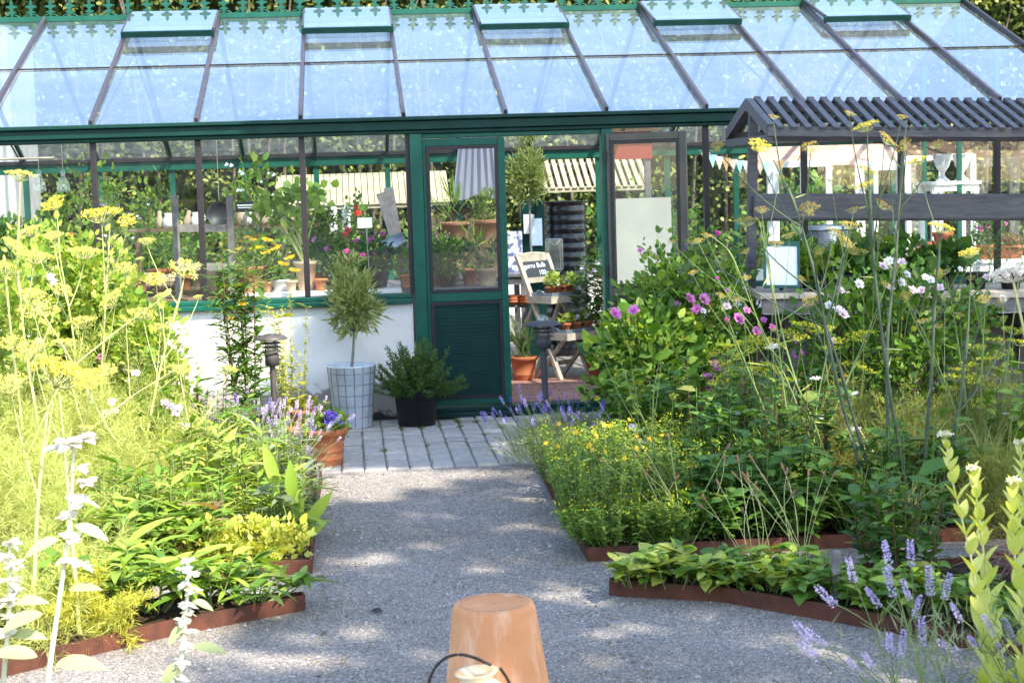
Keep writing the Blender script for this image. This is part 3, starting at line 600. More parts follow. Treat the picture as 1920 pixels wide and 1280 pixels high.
def lavender(name, label, loc, seed, h, spread, n, sp_me, group=None, lean=(0, 0), blade_m=None, nb=500, shown=40, stem_m=None, base=.05, bw=.0045):
    t = thing(name, label, 'lavender', loc, group=group); r = rs(seed)
    an = r.uniform(0, 6.28, n); rr = np.sqrt(r.uniform(.05, 1, n)); hh = h*r.uniform(.72, 1.05, n)
    T = np.stack([np.cos(an)*rr*spread+lean[0], np.sin(an)*rr*spread+lean[1], hh*(1-.35*rr**2)], 1); B = np.stack([np.cos(an)*rr*base, np.sin(an)*rr*base, np.zeros(n)], 1); m = M()
    for b, q in zip(B, T): m.tube(bez(b, q, n=5, bow=(q-b)*np.array([-.08, -.08, .06])), .0022, .0012, 3, cap=False)
    m.build('stem', stem_m or STEMG, t)
    P = np.stack([r.normal(size=nb)*spread*.4, r.normal(size=nb)*spread*.4, r.uniform(0, .45, nb)*h], 1); D = nrm(np.stack([P[:, 0]/spread*1.1, P[:, 1]/spread*1.1, np.full(nb, .8)], 1)+r.normal(size=(nb, 3))*.3)
    m = M(); m.leaf(P, D, rdir(r, nb), .055*r.uniform(.6, 1.4, nb), bw, 0, 'd'); m.build('foliage', blade_m or L_GREY, t)
    for i in range(min(n, 95)):
        d = nrm(T[i]-B[i]*1.0+np.array([0, 0, h*.4])+r.normal(size=3)*.05); part('flower_spike', sp_me[i % len(sp_me)], t, T[i]-d*.006, axis_rot(d), r.uniform(.8, 1.15))
    return t

# ------------------------------------------------------------------ hedge, shade tree, shed
hd = thing('hedge', 'tall clipped beech hedge with golden green leaves rising behind the greenhouse', 'hedge', (2, 11.5, 0))
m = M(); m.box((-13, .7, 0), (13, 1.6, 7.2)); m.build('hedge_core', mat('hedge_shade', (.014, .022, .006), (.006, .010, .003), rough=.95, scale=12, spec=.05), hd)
r = rs(21); m = M(); n = 80000
P = np.stack([r.uniform(-13, 13, n), r.uniform(-.35, .7, n), r.uniform(0, 7.4, n)], 1)
nz = np.sin(P[:, 0]*5.1+np.sin(P[:, 2]*3.3)*2)+np.sin(P[:, 2]*6.3+P[:, 0]*2.2)+np.sin(P[:, 0]*13+P[:, 2]*11)*.8
P[:, 1] -= np.clip(nz, -1, 2)*.16; keep = r.uniform(-2.6, 1.6, n) < nz; P = P[keep]; n = len(P)
m.leaf(P, nrm(r.normal(size=(n, 3))+np.array([0, -.7, -.1])), nrm(r.normal(size=(n, 3))*.8+np.array([.2, -1, .6])), .085*np.exp(r.normal(size=n)*.25), .058, 0, 'o', .12)
m.build('foliage', L_HED, hd)
r = rs(22); m = M()
for i in range(70):
    x = r.uniform(-13, 13); m.tube(bez((x, .4, 0), (x+r.normal()*.5, .1, r.uniform(3, 7)), bow=(r.normal()*.2, 0, 0)), .035, .012, 5)
m.build('trunk', BARK, hd)

for i, (x, y, h, lab) in enumerate([(-1.6, 7.0, 1.5, 'seen behind the left corner of the glass'), (-.1, 6.9, 1.45, 'seen behind the ladder'), (1.5, 7.1, 1.25, 'seen behind the round leaved pelargonium'), (2.9, 7.0, 1.2, 'seen behind the closed door'), (5.2, 7.2, 1.5, 'seen behind the opened door leaf'), (7.0, 7.0, 1.7, 'seen behind the white urns')]):
    t = thing('evergreen_shrub', 'dark evergreen shrub beyond the greenhouse '+lab, 'shrub', (x, y, 0)); m = M(); m.tube([(0, 0, 0), (.02, 0, h*.7)], .03, .01, 6); m.build('trunk', BARK, t)
    crown('foliage', [L_DARK, L_MID], t, (0, 0, h*.52), (.7, .5, h*.5), 1700, .085, .05, 800+i, 'o', 70, .2, up=.2, shell=.2)

copy_tree(hd, (2, -34, 0), math.pi, 'unseen hedge added far behind the camera for dark reflections in the glass')  # extra hedge out of view, added so the panes reflect dark green

def sun_uv(p): p = np.asarray(p, float); return p[0]-SV[0]/SV[2]*p[2], p[1]-SV[1]/SV[2]*p[2]
spots = []
for px, py, a, b in [(690, 906, 165, 25), (880, 889, 110, 11), (600, 935, 50, 10), (785, 967, 45, 7), (970, 990, 45, 8), (790, 1022, 60, 8), (690, 1054, 90, 12), (915, 1062, 75, 11), (640, 1105, 55, 9), (1105, 1118, 60, 13),
                     (1190, 1182, 60, 13), (680, 1180, 70, 12), (1100, 1238, 55, 18), (560, 1238, 110, 20), (1220, 1065, 50, 8), (560, 1195, 60, 12), (1330, 1160, 60, 8), (770, 1225, 60, 10), (1020, 1150, 30, 6)]:
    c, e, f2 = G(px, py), G(px+a, py), G(px, py-b); spots.append((c[0], c[1], abs(e[0]-c[0])*1.1+.02, abs(f2[1]-c[1])*1.15+.02))
for p, a, b in [((1.62, -2.1, .3), .16, .2), ((3.45, -5.75, .15), .35, .14), ((3.0, -5.6, .1), .18, .1), ((4.0, -6.2, .15), .2, .15), ((3.7, -7.05, 0), .15, .13), ((3.55, -6.8, 0), .15, .13), ((3.42, -6.58, 0), .15, .12), ((3.28, -6.36, 0), .14, .12), ((3.95, -6.9, 0), .12, .12), ((3.2, -7.02, 0), .22, .12), ((2.27, -7.8, .28), .17, .2), ((2.12, -7.95, .25), .14, .15),
                ((4.2, -5.0, 1.9), .4, .25), ((4.5, -4.8, 1.5), .35, .2), ((4.0, -4.6, 1.7), .3, .2), ((4.3, -4.4, .5), .35, .25), ((3.0, -3.6, .45), .22, .3), ((3.3, -2.0, .75), .22, .14), ((3.75, -2.1, .65), .3, .12), ((4.7, -4.2, .6), .3, .2), ((4.5, -5.0, .15), .25, .1), ((3.3, -3.1, .3), .12, .2), ((4.4, -3.0, .6), .35, .15), ((3.55, -5.1, .3), .15, .12), ((5.1, -3.2, .7), .4, .2), ((3.0, -2.7, .4), .15, .1)]:
    u, v = sun_uv(p); spots.append((u, v, a, b))
bv = np.array([-9, -6.6, -5.6, -5, -2, -.5, 0, .7, 1.2, 1.48, 1.57, 1.75]); bu = np.array([1.3, 1.25, 1.45, 1.55, 1.5, 1.45, 1.05, 1.1, 1.35, 1.3, -.1, -.3])
_r = rs(88)
for _ in range(190): spots.append((_r.uniform(2.85, 6.0), _r.uniform(-5.0, -1.1), *_r.uniform(.04, .16, 2)))
def lit(u, v):
    x = (u < np.interp(v, bv, bu)) | (v > 1.62+.08*np.sin(u*3)) | (v < -9.2)
    for a, b, c, d in spots: x |= ((u-a)/c)**2+((v-b)/d)**2 < 1
    return x
tr = thing('shade_tree', 'tall broadleaf tree beside the garden whose crown shades the path and doorway', 'tree', (10.6, -12.2, 0))
r = rs(31); n = 74000; u = r.uniform(-.6, 9.5, n); v = r.uniform(-9.2, 1.9, n); tt = 14.5+2.2*np.sin(u*1.1+v*.8)*.5+r.normal(size=n)*1.1
jit = r.normal(size=(n, 2))*.03; ok = ~lit(u+jit[:, 0], v+jit[:, 1]); gap = np.sin(u*4.3+1+np.sin(v*2.7)*1.5)*np.sin(v*5.1+np.sin(u*3.1)*1.4); ok &= r.uniform(.0, 1, n) < (1.05-.7*np.clip(gap-.35, 0, 1))*np.where((u > 2.9) & (v < -.9) & (v > -5.2), .60, 1)
u, v, tt = u[ok], v[ok], tt[ok]; n = len(u); P = np.stack([u, v, np.zeros(n)], 1)+SV*tt[:, None]-np.array([10.6, -12.2, 0])
m = M(); m.leaf(P-.06*nrm(r.normal(size=(n, 3))), rdir(r, n, -.2), nrm(r.normal(size=(n, 3))*.5+SV), .15*np.exp(r.normal(size=n)*.2), .105, 0, 'o', .12); m.build('crown', L_MID, tr)
m = M(); m.tube([(0, 0, -.1), (.1, .05, 2.6), (-.05, .1, 6), (0, 0, 9.4)], [.36, .30, .24, .16], k=12)
for i in range(16):
    q = P[r.randint(n)]; m.tube(bez((0, .05, r.uniform(5.5, 9.2)), q*np.array([.9, .9, 1]), n=6, sag=-.5), .07, .015, 6)
m.build('trunk', BARK, tr)

sh = thing('garden_shed', 'tall grey corrugated shed with dark overhanging roof beyond the greenhouse', 'shed', (-4.6, 8.6, 0))
m = M(); xx = np.arange(-2.4, 2.61, .02); yy = -.7+.018*np.sin(xx*2*math.pi/.12)
for i in range(len(xx)-1): m.add([(xx[i], yy[i], 0), (xx[i+1], yy[i+1], 0), (xx[i+1], yy[i+1], 3.7), (xx[i], yy[i], 3.7)], np.array([(0, 1, 2, 3)]))
m.box((-2.4, -.66, 0), (2.6, .7, 3.7)); m.build('wall', mat('grey_sheet', (.36, .36, .38), (.28, .28, .30), rough=.5, scale=5), sh)
m = M(); m.box((-2.6, -1.0, 3.72), (2.5, .95, 3.86), mt=Matrix.Rotation(math.radians(-6), 4, 'Y')); m.build('roof', BAR, sh)
# ------------------------------------------------------------------ bed edging, soil
CORTEN = mat('rusty_steel', (.135, .048, .030), (.045, .022, .017), rough=.85, scale=9, spec=.2, bump=.2, lo=.3, hi=.72)
def strip(name, label, pts, h=.065, th=.012, group='rusty steel edging strips of the herb beds'):
    t = M(); pts = np.asarray(pts, float)
    for a, b in zip(pts[:-1], pts[1:]):
        d = nrm(b-a); a2 = np.append(a, 0); b2 = np.append(b+d*.002, 0); t.bar(a2+np.array([0, 0, h/2-.02]), b2+np.array([0, 0, h/2-.02]), th, h+.04)
    o = t.build(name, CORTEN); tag(o, label, 'edging', group); return o
strip('bed_edging', 'rusty steel edging bent round the sunny rear herb bed by the lavender', [(1.60, -2.55), (1.585, -3.9), (1.59, -4.96), (.9, -4.93), (-2.0, -4.85)])
strip('bed_edging', 'rusty steel edging of the pointed front bed under the clary sage', [(-2, -5.52), (.6, -5.545), (1.565, -5.575), (1.575, -5.63), (1.05, -5.94), (.52, -6.37), (-.4, -7.3)], h=.065)
strip('bed_edging', 'rusty steel edging round the shaded bed of St Johns wort and roses', [(2.90, -2.75), (2.875, -3.9), (2.86, -5.0), (3.68, -4.99), (7, -4.92)])
strip('bed_edging', 'rusty steel edging holding the pale green betony beside the shaded path', [(7, -5.5), (4, -5.58), (2.87, -5.605), (2.86, -5.66), (3.29, -5.86), (3.79, -6.42), (3.98, -6.70), (4.9, -7.6)], h=.065)
SOILT = mat('bed_soil', (.06, .042, .028), (.026, .018, .012), rough=.95, scale=18, spec=.1, bump=.9, bscale=40)
m = M()
m.add([(-4, -4.86, .05), (1.575, -4.945, .05), (1.575, -2.5, .05), (1.5, -1.0, .03), (.9, -.0, .03), (-4, -.0, .03)], [(0, 1, 2, 3, 4, 5)])
m.add([(2.88, -4.985, .05), (8, -4.9, .05), (8, 0, .03), (4.0, -.1, .03), (3.95, -1.2, .03), (2.9, -2.4, .05)], [(0, 1, 2, 3, 4, 5)])
m.add([(1.55, -5.6, .045), (.6, -5.555, .045), (-2.5, -5.53, .045), (-2.5, -8.5, .045), (-1.4, -8.3, .045), (.50, -6.36, .045), (1.04, -5.93, .045)], [(6, 5, 4, 3, 2, 1, 0)[::-1]])
m.add([(2.885, -5.64, .045), (3.30, -5.85, .045), (3.80, -6.41, .045), (3.99, -6.69, .045), (4.9, -7.58, .045), (8, -8, .045), (8, -5.5, .045), (4, -5.59, .045)], [tuple(range(8))])
struct(m.build('bed_soil', SOILT))

# ------------------------------------------------------------------ slatted stalls
def stall(label, loc, Lx, hw, ze, zr, mt, sw=.041, sp=.0895, rot=(0, 0, 0), beam=None, group='gable roofed slatted stalls', slat_t=.015, post=.055, over=.04):
    t = thing('slatted_stall', label, 'stall', loc, group=group, rot=rot); ln = math.hypot(hw, zr-ze)
    for sgn in (-1, 1):
        m = M(); n = int(Lx/sp); up = (0, sgn*(zr-ze), hw)
        for i in range(n):
            x = .06+i*sp; m.bar((x, sgn*(hw+over), ze-over*(zr-ze)/hw+.025), (x, -sgn*.035*(1 if sgn < 0 else -.0), zr+.03), sw, slat_t, up)
        m.build('slat_roof', mt, t)
        m = M(); m.bar((-.02, sgn*hw, ze-.01), (Lx, sgn*hw, ze-.01), .045, .06); m.build('eave_rail', mt, t)
        for x in (0, Lx-.04):
            m = M(); m.bar((x, sgn*(hw+.01), ze+.0), (x, 0, zr-.012), .045, .075, up); m.build('gable_rafter', mt, t)
    m = M(); m.bar((-.02, 0, zr-.035), (Lx, 0, zr-.035), .04, .055); m.build('ridge_rail', mt, t)
    for x in (0, Lx-.04):
        m = M(); m.bar((x+.001, -hw, ze-.055), (x+.001, hw, ze-.055), .04, .05); m.build('tie_beam', mt, t)
        m = M(); m.box((x-.028+.03, -.027, -.1), (x+.03+.028, .027, zr-.07)); m.build('post', mt, t)
    if beam:
        m = M(); m.bar((.03, -.06, (beam[0]+beam[1])/2), (Lx, -.06, (beam[0]+beam[1])/2), .07, beam[1]-beam[0]); m.build('cross_beam', mt, t, bevel=.02)
    return t
TILT = (0, math.radians(1.75), 0)
stall('dark stained slatted stall standing in front of the greenhouse beside the roses', (4.405, -1.5, 0), 3.6, .585, 2.015, 2.215, STAIN, rot=TILT, beam=(1.435, 1.615))
stall('cream slatted stall roof seen behind the greenhouse through the panes left of the doors', (1.0, 8.2, 0), 2.0, .62, 1.50, 1.84, LATTICE, sw=.066, sp=.074, post=.07)
stall('pale slatted stall gable seen beyond the open doorway', (4.05, 7.8, 0), 1.3, .62, 1.62, 1.93, LATTICE, sw=.05, sp=.085)
# plant bench under the stall
pb = thing('plant_bench', 'weathered wooden plant bench under the dark slatted stall', 'bench', (4.36, -1.62, 0), rot=TILT)
m = M()
for i in range(5): m.box((0, -.45+i*.152, .955), (3.3, -.45+i*.152+.148, .99))
m.build('bench_top', PALEWOOD, pb, bevel=.004)
m = M(); m.box((.02, -.43, .86), (3.28, -.405, .952)); m.build('apron', GREYWOOD, pb)
for x in (.28, 1.2, 2.0):
    for s in (-1, 1):
        m = M(); m.bar((x, 0.05+s*.08, .95), (x+.02, .05+s*.42, 0), .07, .05, (1, 0, 0)); m.build('leg', GREYWOOD, pb)
m = M(); m.box((.05, .28, .1), (3.2, .30, .8)); m.build('back_panel', GREYWOOD, pb)

# ------------------------------------------------------------------ bollard lamps
FROST = glassmat('lamp_glass', base=.08, dust=.35, dmax=.5, dscale=8)
DOME = glassmat('clear_dome', base=.12, dust=.06, dmax=.15, dscale=8)
LAMPM = mat('charcoal_lamp_metal', (.06, .062, .075), (.045, .047, .058), rough=.45, scale=20)
LAMPB = mat('brown_lamp_metal', (.075, .066, .064), (.048, .043, .042), rough=.5, scale=16)  # dark brownish metal, slightly warmer than that of the other lamp
def bollard(label, loc, h, mt, hat, rot, R=.054):
    t = thing('bollard_lamp', label, 'garden lamp', loc, group='bollard lamps flanking the path', rot=rot)
    m = M(); m.tube([(0, 0, -.05), (0, 0, h-.20)], R*.42, k=16); m.build('pole', mt, t)
    m = M(); m.lathe([(.0, h-.205), (.028, h-.205), (R*1.03, h-.20), (R*1.03, h-.135), (R*.98, h-.13), (0, h-.13)], 28); m.build('socket', mt, t)
    m = M(); m.lathe([(R*.85, h-.13), (R*.85, h-.035)], 24); m.build('lamp_glass', FROST, t)
    for z in (.115, .085, .06):
        m = M(); m.lathe([(R*.9, h-z), (R*1.35, h-z-.004), (R*1.35, h-z+.002), (R*.9, h-z+.008)], 28); m.build('louvre_ring', mt, t)
    for a in range(4):
        m = M(); b = a*math.pi/2+.6; m.tube([(R*1.0*math.cos(b), R*math.sin(b), h-.13), (R*math.cos(b), R*math.sin(b), h-.03)], .004, k=5); m.build('strut', mt, t)
    m = M(); m.lathe([(R*.8, h-.034), (hat, h-.036), (hat, h-.031), (hat*.8, h-.014), (R*.9, h-.002), (R*.75, h-.002)], 32); m.build('hat', mt, t)
    m = M(); a = np.linspace(0, math.pi/2, 8); m.lathe([(max(R*.82*math.cos(x), .001), h-.002+.042*math.sin(x)) for x in a], 28); m.build('dome', DOME, t)
    return t
bollard('charcoal bollard lamp with clear dome standing before the open doorway', (3.155, -.75, 0), .765, LAMPM, .128, (0, math.radians(-.4), 0))
bollard('sunlit brownish bollard lamp rising from the lavender against the white wall', (Y(513, 700, -1.78)[0], -1.78, 0), .83, LAMPB, .105, (0, math.radians(-.5), 0), R=.044)

# ------------------------------------------------------------------ pots outside the door
def olive(t, z0, ht, crad, cz, seed, n=3000, R=.011, lean=(0, 0), sx=1.0):
    r = rs(seed); m = M(); m.tube([(0, 0, z0), (.006+lean[0]*.4, 0, z0+ht*.5), (lean[0], lean[1], z0+ht)], [R, R*.85, R*.7], k=8)
    top = np.array([lean[0], lean[1], z0+ht])
    for i in range(16):
        d = rdir(r, 1, .5)[0]*np.array([sx, 1, 1]); m.tube(bez(top-np.array([0, 0, r.uniform(0, .05)]), top+np.array([0, 0, cz-ht-z0+z0-0])*0+d*crad*r.uniform(.6, 1.0)+np.array([0, 0, crad*.7]), n=5, bow=(0, 0, -.02)), .005, .0018, 4)
    m.build('trunk', BARKG, t)
    c = (lean[0], lean[1], cz)
    crown('crown', L_OLIVE, t, c, (crad*sx, crad*sx, crad*1.08), n, .060, .0155, seed+1, 'd', 70, .22, out=1.0, up=.55, shell=.25)
    return c
t = thing('potted_olive_tree', 'young olive tree in a tall zinc planter against the white wall', 'potted tree', (1.80, -.40, 0))
m = M(); zr, zb = .172, .128; m.lathe([(0, 0), (zb, 0), (zb+.004, .006), (zr, .455), (zr+.005, .46), (zr+.004, .468), (zr-.004, .466), (zr-.012, .40), (zb, .3)], 40); pl = m.build('planter', STEEL, t)
m = M()
for i in range(6):
    z = .02+i*.0785; rr = zb+(zr-zb)*z/.455+.003; a = np.arange(41)*2*math.pi/40; m.tube(np.stack([np.cos(a)*rr, np.sin(a)*rr, np.full(41, z)], 1), .0026, k=4, cap=False)
for i in range(16):
    a = i*2*math.pi/16+.1; m.tube([(math.cos(a)*(zb+.004), math.sin(a)*(zb+.004), .01), (math.cos(a)*(zr+.003), math.sin(a)*(zr+.003), .46)], .0026, k=4)
m.build('wire_cage', GALV, pl); disc(t, .158, .42)
olive(t, .42, .31, .185, .90, 41, 1700, lean=(.03, 0))
crown('shoots', L_OLIVE, t, (-.01, 0, 1.15), (.10, .08, .14), 190, .056, .012, 45, 'd', 14, .2, up=1.2, out=.4)
t = thing('potted_conifer', 'bushy dark green shrub in a black plastic pot on the pavers', 'potted shrub', (2.255, -.40, .012))
part('pot', pot_me(.158, .135, .265, BLACKP, rim=.10, lip=.006), t); disc(t, .148, .235)
r = rs(52); m = M(); mm = M(); nb = 110
for i in range(nb):
    d = rdir(r, 1, .55)[0]; d[2] = abs(d[2])*1.0+.02; q = np.array([0, 0, .24])+d*np.array([.37, .33, .42])*r.uniform(.55, 1.0); c = bez((r.normal()*.03, r.normal()*.03, .23), q, n=7, sag=.03); m.tube(c, .004, .0015, 4)
    k = 130; s = r.uniform(.22, 1, k); P = np.stack([np.interp(s, np.linspace(0, 1, 7), c[:, j]) for j in range(3)], 1); dd = nrm(nrm(c[-1]-c[-3])*.7+r.normal(size=(k, 3))*.6); mm.leaf(P, dd, rdir(r, k), .034*r.uniform(.7, 1.3, k), .0068, 0, 'd')
m.build('stem', BARK, t); mm.build('foliage', L_ROSM, t)
def pansies(t, z, R, seed, vio=22):
    crown('foliage', [L_LIGHT, L_MID], t, (0, 0, z+.04), (R*1.05, R*1.05, .085), 420, .04, .026, seed, 'o', 30, .2, up=.5)
    pm = [rose_me(seed+i, .024, F_VIO, 'pansy_flower', layers=((1, 5, .25), (.5, 3, .6))) for i in range(2)]; r = rs(seed)
    for i in range(vio):
        a = r.uniform(-1.0, 1.2); rr = R*r.uniform(.1, 1.0); part('pansy_flower', pm[i % 2], t, (math.cos(a)*rr, math.sin(a)*rr-.04, z+r.uniform(.05, .13)), axis_rot(rdir(r, 1, .3)[0]+np.array([.2, -1, .3])), r.uniform(.8, 1.2))
t = potted('potted_pansies', 'terracotta pot of violet pansies between the lavender and the pavers', 'potted plant', (1.62, -2.0, .0), .135, .10, .245, TERRA, bands=2); pansies(t, .22, .12, 61)
t = potted('potted_sedum', 'terracotta bowl of yellowing sedum beside the zinc planter', 'potted plant', (1.46, -.65, .0), .13, .09, .20, TERRA, bands=1)
crown('foliage', [L_GOLD, L_LIGHT, leafmat('coral_leaf', [(.55, .22, .10), (.6, .32, .14)])], t, (0, 0, .21), (.15, .15, .05), 500, .028, .016, 63, 'o', 30, .2, up=.7)
t = thing('terracotta_bowl', 'reddish terracotta pot half hidden behind the lavender and pansies', 'flower pot', (1.50, -1.65, 0)); part('pot', pot_me(.12, .09, .2, TERRA, bands=1), t); disc(t, .105, .18)

# upturned terracotta pot and little jar in the foreground
t = thing('upturned_pot', 'large weathered terracotta pot standing upside down on the gravel path', 'flower pot', (*G(930, 1127, .47)[:2], 0), rot=(math.radians(.5), math.radians(-1.0), 0)); 
m = M(); R0, H0 = .118, .47; m.lathe([(.175, 0), (.20, 0), (.202, .075), (.188, .08), (.176, .082), (R0+.010, H0-.018), (R0+.004, H0-.005), (R0-.006, H0), (R0-.02, H0-.0035), (.012, H0-.004), (.009, H0-.004), (.008, H0-.03)], 64)
OLDT = mat('sunbleached_terracotta', (.56, .265, .13), (.46, .195, .085), rough=.85, scale=5, spec=.2, bump=.08, lo=.3, hi=.7)
def marks(mt):
    """lime bloom, dark damp streaks and chips on old clay"""
    n = mt.node_tree.nodes; l = mt.node_tree.links; b = n['Principled BSDF']; src = b.inputs['Base Color'].links[0].from_socket; tc = n.new('ShaderNodeTexCoord')
    for sc_, st, lo_, hi_, col in (((9, 9, 2.2), 1.6, .52, .72, (.74, .56, .42)), ((14, 14, 9), 2.4, .60, .70, (.36, .17, .11)), ((7, 7, 30), .7, .62, .74, (.40, .26, .20))):
        mp = n.new('ShaderNodeMapping'); mp.inputs['Scale'].default_value = sc_; l.new(tc.outputs['Object'], mp.inputs[0]); nz = n.new('ShaderNodeTexNoise'); nz.inputs['Scale'].default_value = st; nz.inputs['Detail'].default_value = 10; nz.inputs['Roughness'].default_value = .72; l.new(mp.outputs[0], nz.inputs['Vector'])
        mr = n.new('ShaderNodeMapRange'); mr.inputs['From Min'].default_value = lo_; mr.inputs['From Max'].default_value = hi_; mr.inputs['To Max'].default_value = .5; l.new(nz.outputs['Fac'], mr.inputs['Value'])
        mx = n.new('ShaderNodeMixRGB'); l.new(mr.outputs[0], mx.inputs[0]); l.new(src, mx.inputs[1]); mx.inputs[2].default_value = (*col, 1); src = mx.outputs[0]
    l.new(src, b.inputs['Base Color'])
marks(OLDT); m.build('pot', OLDT, t)
m = M(); a = np.linspace(.3, 5.6, 60); rr = R0*.86+rs(8).normal(size=60)*.0015
m.tube(np.stack([np.cos(a)*rr, np.sin(a)*rr, np.full(60, H0-.003)], 1), .0016, k=4); m.build('base_ring', mat('pot_stain', (.30, .17, .12), (.22, .13, .10), rough=.9), t)
jb = Y(910, 1262, G(930, 1127, .47)[1]-.42)
t = thing('clay_jar', 'small pale clay jar with flared neck leaning before the upturned pot', 'jar', (jb[0], jb[1], 0), rot=(0, math.radians(-4), 0)); zt = jb[2]+.01
m = M(); m.lathe([(0, 0), (.06, 0), (.085, .03), (.10, .10), (.085, zt-.06), (.046, zt-.028), (.044, zt-.02), (.062, zt-.004), (.062, zt), (.052, zt-.002), (.036, zt-.02), (.04, zt-.05)], 40); m.build('jar_body', mat('cream_clay', (.72, .60, .42), (.60, .38, .22), rough=.8, scale=11, spec=.25, bump=.08, lo=.38, hi=.5), t)
m = M(); yj = jb[1]
def pj(px, py, dy=0): q = Y(px, py, yj+dy); return q
pts = [pj(800, 1300, .02), pj(806, 1268, .02), pj(818, 1246, .02), pj(838, 1230, .02), pj(862, 1225, .02), pj(888, 1231, .02), pj(905, 1239, .0), pj(921, 1246, -.0)]
q_ = np.array(pts); tq = np.linspace(0, len(q_)-1, 40); q_ = np.stack([np.interp(tq, range(len(q_)), q_[:, j]) for j in range(3)], 1)
for _ in range(6): q_[1:-1] = (q_[:-2]+2*q_[1:-1]+q_[2:])/4
m.tube(q_, .0046, k=8); m.tube([pj(938, 1252, .0), pj(948, 1266, .01), pj(958, 1285, .02), pj(964, 1310, .03)], .0046, k=8)
tag(m.build('black_hose', mat('black_hose', (.02, .015, .014), (.012, .01, .01), rough=.5)), 'thin black hose looping out of the little clay jar', 'hose')
m = M(); r = rs(77); q = G(707, 1148); m.add(q+np.array([0, 0, .008])+rdir(r, 1)[0]*0+np.array([(.028, 0, 0), (.012, .016, .002), (-.016, .014, 0), (-.03, -.002, .003), (-.008, -.016, 0), (.018, -.012, .001), (.004, .002, .016), (0, 0, -.01)]), np.array([(0, 1, 6), (1, 2, 6), (2, 3, 6), (3, 4, 6), (4, 5, 6), (5, 0, 6)]))
tag(m.build('dark_stone', BAR), 'single dark flat stone lying alone on the gravel path', 'stone')
m = M(); q = G(1565, 1146); m.box((q[0]-.016, q[1]-.012, 0), (q[0]+.016, q[1]+.012, .25), mt=Matrix.Translation(Vector(q))@Matrix.Rotation(math.radians(2), 4, 'Y')@Matrix.Translation(-Vector(q)))
tag(m.build('wooden_stake', GREYWOOD, bevel=.004), 'weathered grey wooden stake standing in the betony', 'stake')

# green framed notice leaning on the bench
q = Y(1466, 540, -2.0)
t = thing('notice_board', 'green framed notice with blank white sheet propped on the plant bench', 'sign', (q[0], q[1], q[2]), rot=(math.radians(-12), math.radians(2), math.radians(-6)))
m = M(); a, h = .115, .30
for x0, x1, z0, z1 in ((-a, a, 0, .018), (-a, a, h-.03, h), (-a, -a+.016, .018, h-.03), (a-.016, a, .018, h-.03)): m.box((x0, -.012, z0), (x1, .012, z1))
m.box((-a+.001, .0125, .002), (a-.001, .018, h-.002)); m.build('frame', GREEN, t)
m = M(); m.box((-a+.016, -.002, .018), (a-.016, .004, h-.03)); m.build('sheet', PAPER, t)
m = M(); m.box((-.012, .02, -.0), (.012, .032, .24), mt=Matrix.Rotation(math.radians(-20), 4, 'X')); m.build('prop', GREEN, t)
# ------------------------------------------------------------------ inside the greenhouse
def table(name, label, x0, x1, y0, y1, z, mt, cat='table', apron=.07, leg=.05, board=.03, group=None, mtleg=None):
    t = thing(name, label, cat, ((x0+x1)/2, (y0+y1)/2, 0), group=group); a, b = (x1-x0)/2, (y1-y0)/2
    m = M(); n = max(2, int(round((y1-y0)/.13))); w_ = 2*b/n
    for i in range(n): m.box((-a, -b+i*w_, z-board), (a, -b+i*w_+w_-.004, z))
    m.build('table_top', mt, t, bevel=.003)
    m = M(); m.box((-a+.03, -b+.02, z-board-apron), (a-.03, -b+.045, z-board-.001)); m.build('apron', mtleg or mt, t); m = M(); m.box((-a+.03, b-.045, z-board-apron), (a-.03, b-.02, z-board-.001)); m.build('apron', mtleg or mt, t)
    for sx in (-1, 1):
        for sy in (-1, 1):
            m = M(); m.box((sx*(a-.04)-leg/2, sy*(b-.05)-leg/2-.0, 0), (sx*(a-.04)+leg/2, sy*(b-.05)+leg/2, z-board-.002)); m.build('leg', mtleg or mt, t)
    return t
BROWNW = mat('brown_wood', (.20, .12, .07), (.11, .065, .04), rough=.75, scale=12, bump=.15)
table('window_bench', 'white painted bench behind the front glass carrying clay pots', .98, 2.20, .27, .74, .955, WHITEP, 'bench', apron=.10)
table('potting_table', 'brown potting table behind the sunny fennel and the ladder', -1.9, .97, .30, .80, .935, BROWNW, mtleg=GREYWOOD)
def at(px, py, y): return Y(px, py, y)
def on(px, y, z): q = Y(px, 500, y); return (q[0], y, z)
# plants and pots on the window bench
t = potted('potted_tansy', 'reddish clay pot of yellow button flowers on the bench near the ladder', 'potted plant', on(470, .50, .955), .098, .068, .20, TERRAW)
tp = herb(t, 101, 16, .42, .2, .05, .014, L_MID, STEMG, 16, 'o', .05, z0=.35); u = umbel_me(3, .032, .02, 14, F_GOLD, STEMG, .008, 10)
for i, q in enumerate(tp): part('flower_head', u, t, q, axis_rot((q[0], q[1], .6)), .9)
t = potted('potted_geranium', 'tall pale clay pot with a round leaved pelargonium on the bench', 'potted plant', on(573, .50, .955), .088, .058, .225, CLAYP, rim=.12)
m = M(); r = rs(7)
tips = [at(505, 372, .55), at(520, 395, .5), at(545, 375, .55), at(562, 365, .6), at(535, 410, .5), at(600, 375, .6), at(500, 400, .5), at(575, 390, .5), at(552, 352, .55), at(585, 355, .6)]
o = np.array(t.location); tips = [np.array(q)-o for q in tips]
for q in tips: m.tube(bez((r.normal()*.03, 0, .2), q, bow=(r.normal()*.03, 0, .03)), .007, .004, 5)
m.tube(bez((.0, -.02, .18), np.array(at(525, 412, .48))-o), .012, .009, 6); m.build('stem', STEMY, t)
P = np.concatenate([q+r.normal(size=(16, 3))*.055 for q in tips]); m = M(); m.leaf(P, rdir(r, len(P), .1), nrm(r.normal(size=(len(P), 3))*.5+np.array([.2, -.7, .7])), .075, .075, 0, 'o', .08); m.build('foliage', [L_LIGHT], t)
